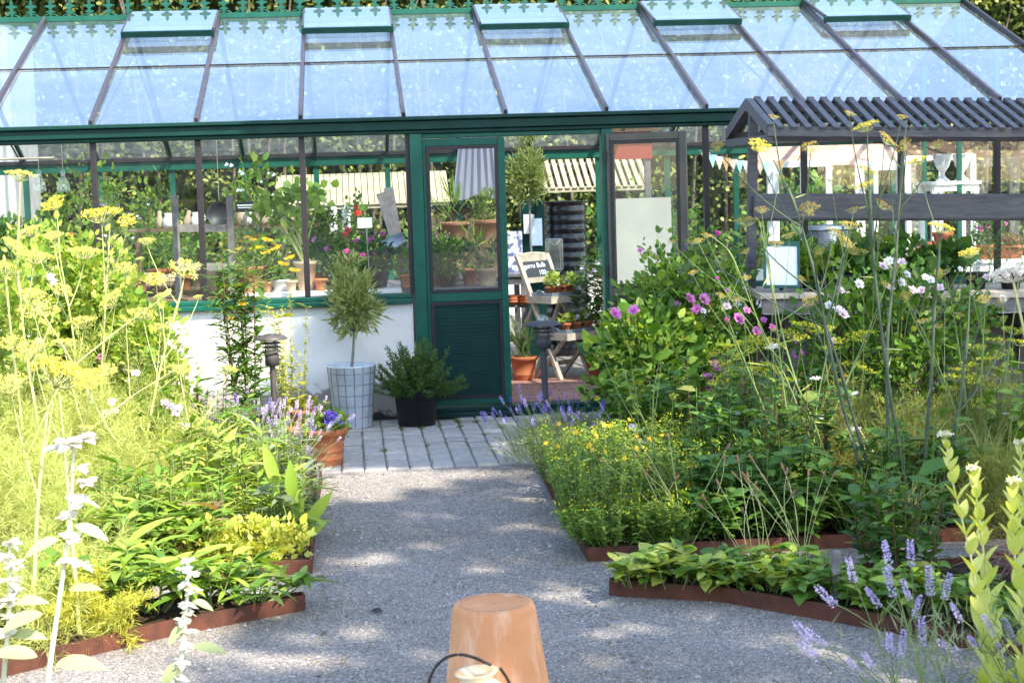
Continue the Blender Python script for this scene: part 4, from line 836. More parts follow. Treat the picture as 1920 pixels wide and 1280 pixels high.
for px, py, lab in ((672, 388, 'red'), (684, 402, 'red')): pass
def bench_pot(px, y, z, lab, rt, rb, h, mt, leafm, seed, fl=None, nfl=0, H=.16, R=.11, L=.03, W=.02, group=None, n=420, kind='o', name='potted_plant', fr=.022, cat='potted plant'):
    t = potted(name, lab, cat, on(px, y, z), rt, rb, h, mt, group=group)
    crown('foliage', leafm, t, (0, 0, h+H*.5), (R, R, H*.65), n, L, W, seed, kind, 30, .24, up=.6)
    if fl:
        me = rose_me(seed, fr, fl, 'flower', layers=((1, 6, .2), (.6, 5, .8))); r = rs(seed+5)
        for i in range(nfl): part('flower', me, t, (r.normal()*R*.7, -abs(r.normal())*R*.6, h+H*r.uniform(.5, 1.15)), axis_rot((r.normal()*.4, -1, .7)), r.uniform(.8, 1.3))
    return t
bench_pot(620, .55, .955, 'black pot with a single pink bloom right of the tall pale clay pot', .065, .05, .12, BLACKP, L_DARK, 111, F_PNK, 2, H=.24)
bench_pot(700, .50, .965, 'black trough of magenta flowers beside the tipped zinc bucket', .12, .10, .11, BLACKP, L_DARK, 112, F_MAG, 9, H=.26, R=.16, n=700)
bench_pot(762, .45, .955, 'small red pot with a pink flower at the end of the window bench', .05, .035, .10, TERRA, L_MID, 113, F_PNK, 2, H=.2, R=.07, n=200)
bench_pot(640, .68, .955, 'green parsley like plant behind the tall pale clay pot', .07, .05, .12, TERRA, L_MID, 114, H=.50, R=.15, n=900, L=.026, W=.017)
bench_pot(597, .70, .955, 'leafy green plant in an orange pot close behind the dark glazing bar', .06, .05, .12, TERRA, L_MID, 115, H=.48, R=.13, n=800, L=.028, W=.018)
bench_pot(480, .72, .955, 'dusky thyme like plant behind the yellow button flowers', .08, .06, .13, TERRAW, [L_DARK, L_GREY], 116, H=.42, R=.15, n=1100, L=.018, W=.007, kind='d')
bench_pot(675, .72, .955, 'red pelargonium rising behind the small white sign', .06, .05, .12, TERRA, L_MID, 117, F_RED, 5, H=.52, R=.10, n=400, fr=.03)
bench_pot(525, .52, .955, 'white square pot with a low fern on the bench', .06, .055, .09, WHITEP, L_MID, 118, H=.12, R=.08, n=260)
m = M(); q = at(738, 458, .62); mm = Matrix.Translation(Vector(q))@Matrix.Rotation(math.radians(-118), 4, 'Y')@Matrix.Rotation(math.radians(12), 4, 'X')
t = thing('tipped_bucket', 'galvanised bucket hanging tipped on its side by the grey planks', 'bucket', q); t.matrix_world = mm
m.lathe([(0, -.09), (.058, -.09), (.08, .08), (.084, .084), (.08, .088), (.075, .08), (.056, -.085)], 28); m.build('bucket_body', GALV, t); m = M(); a = np.linspace(0, math.pi, 12); m.tube(np.stack([np.cos(a)*.083, np.sin(a)*.05, .08+np.sin(a)*.07], 1), .003, k=5); m.build('handle', GALV, t)
t = thing('grey_planks', 'pair of grey weathered planks leaning in a V behind the bucket', 'planks', on(735, .8, .95))
o = np.array(t.location); m = M(); m.bar(np.array(at(714, 362, .8))-o, np.array(at(748, 470, .75))-o, .075, .02, (0, -1, 0)); m.bar(np.array(at(728, 352, .84))-o, np.array(at(762, 540, .78))-o, .075, .02, (0, -1, 0)); m.build('plank', GREYWOOD, t)
t = thing('plant_label', 'blank white label on a thin metal stake among the magenta flowers', 'plant label', on(686, .36, .95)); o = np.array(t.location)
m = M(); a = np.array(at(684, 418, .36))-o; m.box((a[0]-.055, -.003, a[2]-.038), (a[0]+.055, .003, a[2]+.040)); m.build('label_plate', PAPER, t); m = M(); m.tube([(a[0]+.01, .009, a[2]-.03), (a[0]+.022, .009, .0)], .006, k=6); m.build('stake', GALV, t)
sf = thing('wall_shelf', 'narrow wooden shelf holding stacks of white beakers', 'shelf', on(645, 1.1, 0)); o = np.array(sf.location); a = np.array(at(600, 434, 1.1))-o; b = np.array(at(692, 434, 1.1))-o
m = M(); m.box((a[0]-.05, -.09, a[2]-.02), (b[0], .09, a[2])); m.build('board', PALEWOOD, sf)
for x in (a[0], b[0]-.04): m = M(); m.box((x, .05, 0), (x+.03, .08, a[2]-.021)); m.build('support', GREYWOOD, sf)
for i, px in enumerate((628, 653)):
    t = thing('beaker_stack', ('stack of white ribbed beakers at the sunny left end of the shelf', 'stack of white ribbed beakers beside the red pelargonium')[i], 'beakers', (*on(px, 1.06, 0)[:2], a[2]), group='white beakers on the wooden shelf')
    m = M(); pr = [(0, 0), (.028, 0)]
    for k in range(7): pr += [(.030+.0, .004+k*.027), (.037, .024+k*.027), (.030, .028+k*.027)]
    m.lathe(pr+[(0, .2)], 24); m.build('beaker', WHITEP, t)
# ladder, bucket and oddments at the left
t = thing('wooden_ladder', 'grey wooden ladder frame standing behind the left window', 'ladder', on(378, .42, 0)); o = np.array(t.location)
for px in (327, 430): m = M(); a = np.array(at(px, 366, .42))-o; m.box((a[0]-.024, -.03, 0), (a[0]+.024, .03, a[2])); m.build('rail', GREYWOOD, t)
for py in (428, 500, 600): a = np.array(at(331, py, .42))-o; b = np.array(at(427, py, .42))-o; m = M(); m.bar((a[0], -.0, a[2]), (b[0], 0, b[2]), .04, .055); m.build('rung', GREYWOOD, t)
q = at(396, 497, .56); q[2] = .957; t = thing('zinc_pail', 'large zinc pail standing behind the ladder rungs', 'bucket', q); m = M(); m.lathe([(0, 0), (.082, 0), (.105, .185), (.11, .19), (.105, .196), (.1, .186), (.08, .006)], 32); m.build('pail_body', GALV, t)
m = M(); a = np.linspace(0, math.pi, 14); m.tube(np.stack([np.cos(a)*.108, 0*a, .185+np.sin(a)*.10], 1), .003, k=5); m.build('handle', BAR, t)
pt = table('pot_staging', 'dark wooden staging behind the ladder with balls and dibbers', -1.3, 1.75, 1.0, 1.6, .955, BROWNW, 'staging')
ut = thing('raised_shelf', 'raised dark shelf of wooden dibbers above the staging', 'shelf', (.9, 1.45, .955)); zz = at(400, 425, 1.45)[2]-.955
m = M(); m.box((-.85, -.1, zz-.025), (.95, .1, zz)); m.build('board', BROWNW, ut)
for x in (-.8, .88): m = M(); m.box((x, -.05, 0), (x+.04, .05, zz-.026)); m.build('upright', BROWNW, ut)
for i, (px, an, s) in enumerate(((303, 2, 1), (352, 14, 1.0), (435, -16, 1.2), (455, 0, 1.15), (484, 3, .95), (497, 24, .9))):
    t = thing('wooden_dibber', ('short pale wooden dibber at the dark end of the raised shelf', 'pale wooden dibber leaning right beside the ladder', 'long dibber leaning left against the round pan', 'upright dibber right of the round pan', 'upright dibber under the round green leaves', 'thin dibber leaning right under the round green leaves')[i], 'dibber', (*on(px, 1.42, 0)[:2], .957+zz), group='turned wooden dibbers on the raised shelf', rot=(0, math.radians(an), 0))
    m = M(); m.lathe([(0, 0), (.028, 0), (.030, .05), (.022, .09), (.017, .10), (.018, .13), (.012, .14), (0, .141)], 16); o_ = m.build('dibber_body', CLAYP, t); o_.scale = (s, s, s)
NET = mat('wire_net', (.05, .045, .04), rough=.6)
for i, (px, y, s, lab) in enumerate(((272, 1.15, .075, 'cream ball in wire netting furthest from the ladder'), (300, 1.1, .07, 'cream ball in wire netting in the middle of the row'), (318, 1.2, .065, 'cream ball in wire netting beside the ladder rail'), (437, 1.15, .06, 'smooth pinkish clay ball right of the zinc pail'), (450, 1.3, .07, 'cream ball in wire netting right of the ladder'))):
    t = thing('clay_ball', lab, 'clay ball', (*on(px, y, 0)[:2], .956+s), group=None); m = M(); a = np.linspace(-math.pi/2, math.pi/2, 14); m.lathe([(max(math.cos(x)*s, .0005), math.sin(x)*s) for x in a], 24); m.build('ball', CLAYP, t)
    if i != 3:
        m = M()
        for k in range(5): b = k*math.pi/5; c = np.linspace(0, 2*math.pi, 25); m.tube(np.stack([np.cos(c)*math.cos(b), np.cos(c)*math.sin(b), np.sin(c)], 1)*(s+.002), .002, k=3, cap=False)
        for zc in (-.5, 0, .5): m.tube(np.stack([np.cos(c)*math.sqrt(1-zc*zc), np.sin(c)*math.sqrt(1-zc*zc), 0*c+zc], 1)*(s+.002), .002, k=3, cap=False)
        m.build('netting', NET, t)
q = at(412, 402, 1.3); t = thing('round_pan', 'blackened round pan hanging behind the ladder', 'pan', q); m = M(); m.lathe([(0, 0), (.09, 0), (.105, .03), (.102, .032), (.085, .006), (0, .006)], 32); o_ = m.build('pan_body', BAR, t); o_.rotation_euler = (math.radians(80), 0, 0); m = M(); m.tube([(0, -.01, .1), (0, -.01, 2.55-q[2])], .002, k=4); m.build('hanging_string', PALEWOOD, t)
q = at(463, 388, 1.0); t = thing('shelf_sign', 'small dark sign with pale lines above the pelargonium leaves', 'sign', q); m = M(); m.box((-.09, -.004, -.04), (.09, .004, .04)); m.build('sign_board', BAR, t); m = M(); m.box((-.075, -.007, .01), (.075, -.005, .018)); m.box((-.07, -.007, -.008), (.05, -.005, -.002)); m.build('sign_lines', PAPER, t); m = M(); m.tube([(.08, .006, -.04), (.08, .006, .957-q[2])], .004, k=5); m.build('sign_stake', GALV, t)
for i, px in enumerate((74, 119)):
    q = at(px, 345, .6); t = thing('hanging_bottle', ('clear glass bottle hanging close to the left corner post', 'clear glass bottle hanging above the pale leafy plant')[i], 'bottle', q); m = M(); m.lathe([(0, -.06), (.046, -.06), (.05, -.05), (.045, .01), (.018, .05), (.016, .10), (.02, .104)], 20); m.build('bottle_glass', DOME, t); m = M(); m.tube([(0, 0, .1), (0, 0, 2.25-q[2])], .0015, k=4); m.build('string', PALEWOOD, t)
a, b = at(25, 298, .62), at(102, 296, .62); m = M(); m.tube([a-np.array([.4, 0, 0]), b], .008, k=8); tag(m.build('drying_pole', PALEWOOD), 'pale wooden pole slung under the roof near the bottles', 'pole')
bench_pot(95, .5, .935, 'pale leafy plant with red bloom behind the left window', .09, .07, .16, TERRAW, [L_LIGHT, L_MID], 121, F_RED, 3, H=.42, R=.2, n=900, L=.045, W=.025)
bench_pot(220, .55, .935, 'grey lavender plant behind the second left pane', .09, .07, .16, TERRAW, [L_GREY], 122, F_LAVP, 16, H=.50, R=.18, n=1300, L=.035, W=.006, kind='d', fr=.014)
bench_pot(20, 1.3, .956, 'dark bushy plant by the far left corner post', .1, .08, .18, TERRAW, [L_DARK, L_MID], 123, H=.4, R=.22, n=900, L=.05, W=.028)
bench_pot(170, 1.5, .956, 'loose green climber behind the hanging bottles', .1, .08, .18, TERRA, [L_MID, L_LIGHT], 124, H=.8, R=.3, n=900, L=.05, W=.03)
bench_pot(480, 2.0, .9, 'white flowered tall plant behind the dibbers', .1, .08, .18, TERRA, [L_MID, L_LIGHT], 125, F_WHI, 14, H=.75, R=.26, n=800, L=.05, W=.028, fr=.018)
bench_pot(300, 2.2, .9, 'thin airy plant far behind the ladder', .1, .08, .18, TERRA, [L_DARK, L_LIGHT], 126, H=.7, R=.28, n=600, L=.05, W=.028)
GX = 'small empty clay pots on the staging'
for i, (px, y, z, rt, h, mt, lab) in enumerate([(262, 1.1, .956, .055, .10, TERRAW, 'dark end of the staging left of the netted balls'), (345, 1.12, .956, .06, .11, TERRA, 'directly behind the ladder left rail'), (372, 1.1, .956, .055, .12, CLAYP, 'in the middle behind the ladder'), (405, 1.12, .956, .06, .10, TERRAW, 'below the zinc pail'), (452, .46, .956, .045, .085, TERRA, 'at the left end of the window bench'), (500, .42, .956, .04, .08, TERRAW, 'between the button flowers and the white square pot'), (600, .42, .956, .045, .09, TERRA, 'right of the tall pale clay pot'), (655, .40, .956, .045, .08, TERRAW, 'close to the stake of the blank white label'), (545, .40, .956, .04, .085, CLAYP, 'in front of the tall pale clay pot')]):
    t = thing('clay_pot', 'small empty clay pot '+lab, 'flower pot', on(px, y, z), group=GX); part('pot', pot_me(rt, rt*.74, h, mt), t); disc(t, rt-.012, h*.86)
for i, (px, y, lab) in enumerate([(320, 1.4, 'left of the ladder'), (372, 1.46, 'behind the ladder'), (520, 1.4, 'under the round green leaves'), (470, 1.46, 'beside the dark shelf sign')]):
    t = thing('white_jug', 'small chalk white jug on the raised shelf '+lab, 'jug', (*on(px, y, 0)[:2], .956+zz)); m = M(); m.lathe([(0, 0), (.035, 0), (.05, .03), (.046, .07), (.028, .10), (.034, .12), (.03, .12), (.022, .1)], 20); m.build('jug_body', WHITEP, t); m = M(); a = np.linspace(-1.2, 1.2, 9); m.tube(np.stack([.045+.028*np.cos(a), 0*a, .07+.03*np.sin(a)], 1), .005, k=5); m.build('handle', WHITEP, t)
table('rear_staging', 'long rear staging of grey timber along the back glass', -1.5, 2.4, 1.75, 2.5, .9, GREYWOOD, 'staging')
# behind the closed door leaf
t = table('door_staging', 'low wooden staging with clay pots behind the closed door leaf', 2.33, 2.98, .5, 1.15, .93, GREYWOOD, 'staging')
zs = at(880, 459, 1.3)[2]; sf = thing('stepped_shelf', 'wooden shelf of terracotta pots behind the closed door leaf', 'shelf', (2.78, 1.3, 0)); m = M(); m.box((-.42, -.12, zs-.022), (.33, .14, zs)); m.build('board', BROWNW, sf)
for x in (-.4, .28): m = M(); m.box((x, .08, 0), (x+.035, .115, zs-.023)); m.build('upright', BROWNW, sf)
def rimpot(px, y, z, lab, rt, h, mt, leafm, seed, H, R, n, L, W, kind='d', sc=True):
    t = potted('terracotta_pot', lab, 'potted plant', on(px, y, z), rt, rt*.76, h, mt)
    if sc:
        m = M(); 
        for i in range(26): a_ = i*2*math.pi/26; m.lathe([(.0, -.004), (.008, 0), (.006, .006), (0, .009)], 6, c=(math.cos(a_)*(rt+.008), math.sin(a_)*(rt+.008), h-.006))
        m.build('scalloped_rim', mt, t)
    if n: crown('foliage', leafm, t, (0, 0, h+H*.45), (R, R, H*.6), n, L, W, seed, kind, 22, .25, up=.9)
    return t
rimpot(853, 1.28, zs, 'terracotta pot of chives on the shelf behind the closed door', .102, .19, TERRAW, L_LIGHT, 131, .22, .10, 90, .16, .008)
rimpot(913, 1.26, zs, 'terracotta pot with tufty plant at the right end of the shelf', .102, .20, TERRAW, [L_MID, L_OLIVE], 132, .24, .13, 420, .04, .010)
rimpot(913, .70, .93, 'small terracotta pot with a scalloped rim low behind the door glass', .084, .135, CLAYP, L_GREY, 133, .24, .12, 420, .045, .010)
bench_pot(838, .75, .93, 'bushy parsley spilling behind the door glass', .08, .06, .10, BLACKP, [L_MID, L_DARK], 134, H=.26, R=.19, n=1300, L=.026, W=.018)
bench_pot(822, .95, .93, 'tall sage like herb behind the hinge side of the door', .07, .05, .12, TERRA, [L_GREY, L_LIGHT], 135, H=.30, R=.13, n=500, L=.05, W=.014)
bench_pot(880, .95, .93, 'arching lemon grass behind the door glass', .07, .05, .12, TERRA, [L_LIGHT], 136, H=.26, R=.14, n=90, L=.13, W=.01, kind='d')
ls = thing('lattice_screen', 'dark wooden diamond lattice behind the clay pots', 'screen', (2.78, 1.75, .93)); a, b = at(818, 478, 1.75), at(938, 384, 1.75); m = M(); w_, h_ = b[0]-a[0], b[2]-.95
for i in range(-3, 7):
    x = a[0]-2.78+i*w_/4
    for sg in (1, -1):
        p, q = np.array([x, .012*sg, .02]), np.array([x+sg*h_*.8, .012*sg, h_]); lo, hi = a[0]-2.78, b[0]-2.78
        ts = [0, 1]
        d = q[0]-p[0]; t0, t1 = sorted(((lo-p[0])/d, (hi-p[0])/d)); t0, t1 = max(t0, 0), min(t1, 1)
        if t1-t0 > .03: m.bar(p+(q-p)*t0, p+(q-p)*t1, .055, .012, (0, -1, 0))
m.build('lattice', BROWNW, ls)
m = M(); m.box((a[0]-2.80, -.03, h_), (b[0]-2.76, .03, h_+.035)); m.build('top_rail', BAR, ls)
cu = thing('white_curtain', 'white gauze curtain gathered to the right behind the closed door', 'curtain', (2.8, 1.6, 1.2)); m = M(); nu, nv = 60, 16; V = []
top0, top1, bt0, bt1 = at(864, 236, 1.6), at(922, 236, 1.6), at(849, 372, 1.6), at(940, 368, 1.6)
for j in range(nv):
    for i in range(nu):
        s, t_ = i/(nu-1), j/(nv-1); p = (top0*(1-s)+top1*s)*(1-t_)+(bt0*(1-s)+bt1*s)*t_; V.append(p-np.array([2.8, 1.6, 1.2])+np.array([0, .022*math.sin(s*38+t_*1.2)*(1-.3*t_)+.01*math.sin(s*13+t_*4), -.02*math.sin(s*9)*t_]))
f_ = [(j*nu+i, j*nu+i+1, (j+1)*nu+i+1, (j+1)*nu+i) for j in range(nv-1) for i in range(nu-1)]
m.add(V, np.array(f_), 0, True); m.build('cloth', leafmat('gauze', [(.46, .45, .54)], trans=.45, tcol=(1, 1, 1.05), rough=.9), cu)
m = M(); m.tube([top0+np.array([-.15, 0, .0])-np.array([2.8, 1.6, 1.2]), top1+np.array([.15, 0, 0])-np.array([2.8, 1.6, 1.2])], .008, k=8); m.build('rod', BAR, cu)

# seen through the open doorway
dt = table('doorway_table', 'wooden trestle table just inside the open doorway', 2.72, 3.42, 2.75, 3.5, .90, GREYWOOD)
t = thing('indoor_olive_tree', 'olive standard with a round crown standing inside the doorway', 'potted tree', on(997, 3.2, .90)); part('pot', pot_me(.10, .07, .13, TERRA), t); disc(t, .085, .118)
q = np.array(at(993, 388, 3.2))-np.array(t.location); c = np.array(at(989, 332, 3.2))-np.array(t.location)
m = M(); m.tube([(0, 0, .11), (-.004, 0, q[2]*.6), q, q*.4+c*.6], [.012, .011, .009, .005], k=8); m.build('trunk', BARKG, t)
crown('crown', L_OLIVE, t, c, (.185, .18, .22), 2600, .052, .0115, 141, 'd', 55, .24, out=1, up=.5, shell=.2); crown('shoots', L_OLIVE, t, c+np.array([-.01, 0, .26]), (.15, .08, .19), 360, .055, .0095, 142, 'd', 12, .16, out=.3, up=1.3)
q = at(1056, 378, 4.0); t = thing('ribbed_barrel', 'black ribbed water butt standing inside the doorway', 'barrel', (q[0], 4.0, .024)); m = M(); zt = q[2]-.024; R_ = .218; pr = [(0, 0), (R_, 0)]; nz_ = 16
for i in range(nz_): z0 = .02+i*(zt-.06)/nz_; hh = (zt-.06)/nz_; pr += [(R_-.006, z0), (R_+.004, z0+hh*.3), (R_+.004, z0+hh*.7), (R_-.006, z0+hh*.98)]
m.lathe(pr+[(R_, zt-.02), (R_+.012, zt-.018), (R_+.012, zt)], 48); m.build('butt_body', mat('black_gloss_plastic', (.010, .010, .014), rough=.22, spec=.6), t); m = M(); m.lathe([(R_+.012, zt+.001), (.0, zt+.012)], 48); m.build('lid', BLACKP, t)
# display steps with chalkboard
a_ = math.radians(42); q = G(1052, 713, .03)
t = thing('display_steps', 'pale wooden display steps topped by a chalkboard inside the doorway', 'plant stand', q, rz=a_); W_, H_, LN = .385, 1.06, .47
ry = lambda z: LN*z/H_
for x in (0, W_): m = M(); m.bar((x, 0, 0), (x, LN, H_), .028, .045, (1, 0, 0)); m.build('rail', PALEWOOD, t)
m = M(); m.bar((.0145, ry(1.035), 1.035), (W_-.0145, ry(1.035), 1.035), .024, .06); m.bar((.0145, ry(.845), .845), (W_-.0145, ry(.845), .845), .024, .045); m.tube([(.02+i*(W_-.04)/12, ry(1.06), 1.062+.012*math.sin(math.pi*i/12)) for i in range(13)], .012, k=6); m.build('board_frame', PALEWOOD, t)
nb = np.array([0, -H_, LN])/math.hypot(H_, LN)
m = M(); lo, hi = np.array([0, ry(.868), .868]), np.array([0, ry(1.005), 1.005]); v = [lo+np.array([.0145, 0, 0]), lo+np.array([W_-.0145, 0, 0]), hi+np.array([W_-.0145, 0, 0]), hi+np.array([.0145, 0, 0])]; m.add(v+[p-nb*.008 for p in v], np.array([(0, 1, 2, 3), (7, 6, 5, 4), (0, 4, 5, 1), (1, 5, 6, 2), (2, 6, 7, 3), (3, 7, 4, 0)])); cb = m.build('chalkboard', mat('slate', (.045, .05, .06), (.03, .033, .04), rough=.7, scale=6), t)
CHALK = mat('chalk', (.78, .80, .82), rough=.9)
def text_part(s, size, parent, pos, xdir, ydir, mt, name, shear=.15):
    cu_ = bpy.data.curves.new('writing', 'FONT'); cu_.body = s; cu_.size = size; cu_.shear = shear; cu_.extrude = .0006; cu_.offset = .0006
    ob = bpy.data.objects.new('writing', cu_); COL.objects.link(ob); bpy.context.view_layer.update(); me = bpy.data.meshes.new_from_object(ob.evaluated_get(bpy.context.evaluated_depsgraph_get())); bpy.data.objects.remove(ob)
    me.materials.clear(); me.materials.append(mt); o_ = bpy.data.objects.new(name, me); COL.objects.link(o_); o_.parent = parent
    x_, y_ = nrm(xdir), nrm(ydir); z_ = np.cross(x_, y_); o_.matrix_local = Matrix(((x_[0], y_[0], z_[0], pos[0]), (x_[1], y_[1], z_[1], pos[1]), (x_[2], y_[2], z_[2], pos[2]), (0, 0, 0, 1))); return o_
sd = (hi-lo)/np.linalg.norm(hi-lo)
text_part('gurro Bulb', .064, cb, lo+sd*.085+np.array([.034, 0, 0])+nb*.0015, (1, .0, .02), sd, CHALK, 'chalk_writing'); text_part('100:-', .062, cb, lo+sd*.02+np.array([.20, 0, 0])+nb*.0015, (1, 0, .02), sd, CHALK, 'chalk_writing')
trays = []
for z, y0, y1, x0, x1 in ((.655, .06, .34, -.03, W_+.03), (.345, -.11, .21, -.03, W_+.03)):
    m = M(); m.box((x0, y0, z), (x1, y0+.02, z+.06)); m.box((x0, y1-.02, z), (x1, y1, z+.06)); m.box((x0, y0+.0205, z), (x0+.018, y1-.0205, z+.06)); m.box((x1-.018, y0+.0205, z), (x1, y1-.0205, z+.06)); m.box((x0+.0185, y0+.0205, z+.03), (x1-.0185, y1-.0205, z+.045)); m.build('step_box', PALEWOOD, t); trays.append((z+.06, y0, y1))
for x in (.02, W_-.02): m = M(); m.bar((x, -.03, .345), (x, .30, .0), .03, .035, (1, 0, 0)); m.bar((x, .30, .66), (x, .60, 0), .03, .035, (1, 0, 0)); m.build('rear_leg', PALEWOOD, t)
m = M(); m.bar((-.02, .20, .12), (W_+.02, .20, .12), .02, .04); m.build('crossbar', PALEWOOD, t)
bpy.context.view_layer.update(); MW = t.matrix_world.copy()
TIN = mat('blue_zinc_tray', (.30, .36, .44), (.22, .27, .34), rough=.4, scale=9, metal=.5)
for i, (z, y0, y1) in enumerate(trays):
    p = MW@Vector((W_/2, (y0+y1)/2, z+.001)); tt_ = thing('zinc_tray', ('blue grey zinc tray on the upper step of the display', 'blue grey zinc tray on the lower step of the display')[i], 'tray', p, rz=a_)
    m = M(); m.box((-.19, -.12, 0), (.19, .12, .004)); m.box((-.195, -.125, 0), (.195, -.1205, .028)); m.box((-.195, .1205, 0), (.195, .125, .028)); m.box((-.195, -.12, 0), (-.1905, .12, .028)); m.box((.1905, -.12, 0), (.195, .12, .028)); m.build('tray_body', TIN, tt_)
    for sx in (-1, 1): m = M(); aa = np.linspace(0, math.pi, 9); m.tube(np.stack([0*aa+sx*(.197+.02*np.sin(aa)), .045*np.cos(aa), .02+.03*np.sin(aa)], 1), .0045, k=5); m.build('handle', GALV, tt_)
    labs = (('first seedling pot from the handle end of the upper tray', 'second seedling pot on the upper tray with white viola', 'third seedling pot on the upper tray with white viola', 'last seedling pot on the upper tray under the dark shrub'), ('seedling pot beside the bollard lamp on the lower tray', 'middle seedling pot on the lower tray', 'darker seedling pot at the far end of the lower tray'))[i]
    n_ = len(labs)
    for k in range(n_):
        pp = MW@Vector((W_/2-.14+.28*k/(n_-1), y0+.085, z+.006)); b_ = potted('seedling_pot', labs[k], 'potted plant', pp, .043, .031, .075, TERRA, rim=.25, lip=.004, k=20)
        crown('foliage', [L_YELLOW, L_LIGHT], b_, (0, 0, .115), (.06, .06, .05), 34, .042, .03, 150+k+9*i, 'o', 6, .3, up=.5)
        me = rose_me(151, .018, F_WHI, 'viola_flower', layers=((1, 5, .2),))
        for g in range(2 if k in (1, 2) else 0): part('viola_flower', me, b_, (.02*g-.01, -.035, .11+.02*g), axis_rot((0, -1, .3)))
q = G(985, 714, .03); t = potted('potted_rosemary', 'terracotta pot of upright rosemary just inside the doorway', 'potted plant', (q[0], q[1]+.1, .03), .118, .085, .205, TERRA, bands=1)
r = rs(161); m = M(); mm = M()
for i in range(26):
    q_ = np.array([r.normal()*.085, r.normal()*.07, r.uniform(.34, .60)]); c = bez((r.normal()*.03, r.normal()*.03, .18), q_, n=6, bow=(0, 0, .02)); m.tube(c, .003, .0015, 4); k = 90; s = r.uniform(.1, 1, k); P = np.stack([np.interp(s, np.linspace(0, 1, 6), c[:, j]) for j in range(3)], 1); mm.leaf(P, nrm(np.array([0, 0, .6])+r.normal(size=(k, 3))*.6), rdir(r, k), .024, .004, 0, 'd')
m.build('stem', STEMG, t); mm.build('foliage', L_ROSM, t)
t = thing('glass_lantern', 'brass edged geometric glass lantern beside the chalkboard', 'lantern', on(1040, 3.1, .90)); z0, z1 = at(1040, 505, 3.1)[2]-.9, at(1040, 448, 3.1)[2]-.9; m = M(); g = M(); c6 = [(math.cos(i*math.pi/2+.5)*.095, math.sin(i*math.pi/2+.5)*.07) for i in range(4)]
for i in range(4):
    (xa, ya), (xb, yb) = c6[i], c6[(i+1) % 4]
    for A, B in (((xa, ya, z0), (xa, ya, z1)), ((xa, ya, z0), (xb, yb, z0)), ((xa, ya, z1), (xb, yb, z1)), ((xa, ya, z1), (0, 0, z1-.06)), ((xa, ya, z0), (0, 0, z0-.07))): m.tube([A, B], .0032, k=4)
    g.add([(xa, ya, z0), (xb, yb, z0), (xb, yb, z1), (xa, ya, z1)], np.array([(0, 1, 2, 3)]))
m.tube([(0, 0, 0), (0, 0, max(z0-.06, .02))], .004, k=5); m.build('wire_frame', GALV, t); g.build('glass', DOME, t)
VIOL = mat('blue_print', (.80, .81, .84), (.12, .14, .28), rough=.6, scale=16, lo=.44, hi=.54)
t = thing('printed_card', 'white card printed with dark blue leaves standing beside the door stile', 'card', on(967, 2.85, .90)); a, b = at(954, 481, 2.85), at(979, 433, 2.85); m = M(); m.box((-.066, -.002, .0), (.066, .004, b[2]-.9)); m.build('card', VIOL, t); m = M(); m.bar((0, .01, b[2]-1.0), (0, .08, 0), .03, .004); m.build('card_prop', PAPER, t)
for i, (px, py, w_, h_, lab) in enumerate(((992, 420, .052, .092, 'small white notice pinned behind the olive trunk'), (1006, 435, .055, .13, 'larger bluish notice pinned beside the black barrel'))):
    q = at(px, py, 3.7+.05*i); m = M(); m.box((-w_, -.004, -h_), (w_, .0, h_)); tag(m.build('paper_notice', (PAPER, mat('blue_paper', (.56, .64, .80), (.46, .55, .72), rough=.6))[i], loc=q), lab, 'notice')
m = M(); a, b = at(953, 380, 3.78), at(1010, 470, 3.78); m.box((a[0]+.12, 3.77, 0), (b[0]+.06, 3.83, 2.0)); tag(m.build('inner_post', GREEND), 'dark green inner post behind the olive trunk', 'post')
for i, (px, y, nn) in enumerate(((958, 2.85, 3), (985, 2.82, 3))):
    t = thing('saucer_stack', ('stack of terracotta saucers beside the door stile', 'stack of terracotta saucers next to the display rail')[i], 'saucers', on(px, y, .62), group=None); m = M(); pr = []
    for k in range(nn): pr += [(.07, k*.028), (.085, k*.028+.022), (.088, k*.028+.026)]
    m.lathe([(0, 0)]+pr+[(.075, nn*.028-.005), (0, nn*.028-.012)], 28); m.build('saucer', TERRA, t)
m = M(); m.box((-.34, -.33, .59), (.34, .33, .618)); m.build('lower_shelf', GREYWOOD, dt)
t = thing('plant_crate', 'pale slatted crate on the doorway table', 'crate', on(962, 2.95, .52)); t.location[2] = .905; m = M()
for z in (0, .05): m.box((-.11, -.09, z), (.11, -.075, z+.04)); m.box((-.11, .075, z), (.11, .09, z+.04)); m.box((-.11, -.074, z), (-.095, .074, z+.04)); m.box((.095, -.074, z), (.11, .074, z+.04))
m.build('crate_slats', PALEWOOD, t)
q = at(1098, 640, 1.75); t = potted('potted_oleander', 'dark leafy shrub with pale blooms inside the right of the doorway', 'potted shrub', (q[0]+.16, 2.1, .03), .15, .12, .26, TERRA)
herb(t, 171, 26, 1.12, .26, .08, .020, [L_DARK, L_DARK, L_GREY], STEMG, 60, 'o', .08, z0=.2); me = rose_me(172, .026, F_PALE, 'bloom', layers=((1, 5, .3),)); r = rs(173)
for i in range(7): part('bloom', me, t, (r.normal()*.12-.08, -.15, r.uniform(.7, 1.12)), axis_rot((0, -1, .4)))
q = at(1084, 436, 2.4); m = M(); s = np.linspace(-.2, math.pi*2-.55, 40); m.tube(np.stack([.075*np.sin(s)**3, 0*s, .06*np.cos(s)-.022*np.cos(2*s)-.01*np.cos(3*s)], 1), .0035, k=5); m.tube([(0, 0, .03), (0, 0, 1.62)], .001, k=3)
tag(m.build('wire_heart', NET, loc=q), 'rusty wire heart hanging before the black barrel', 'ornament')

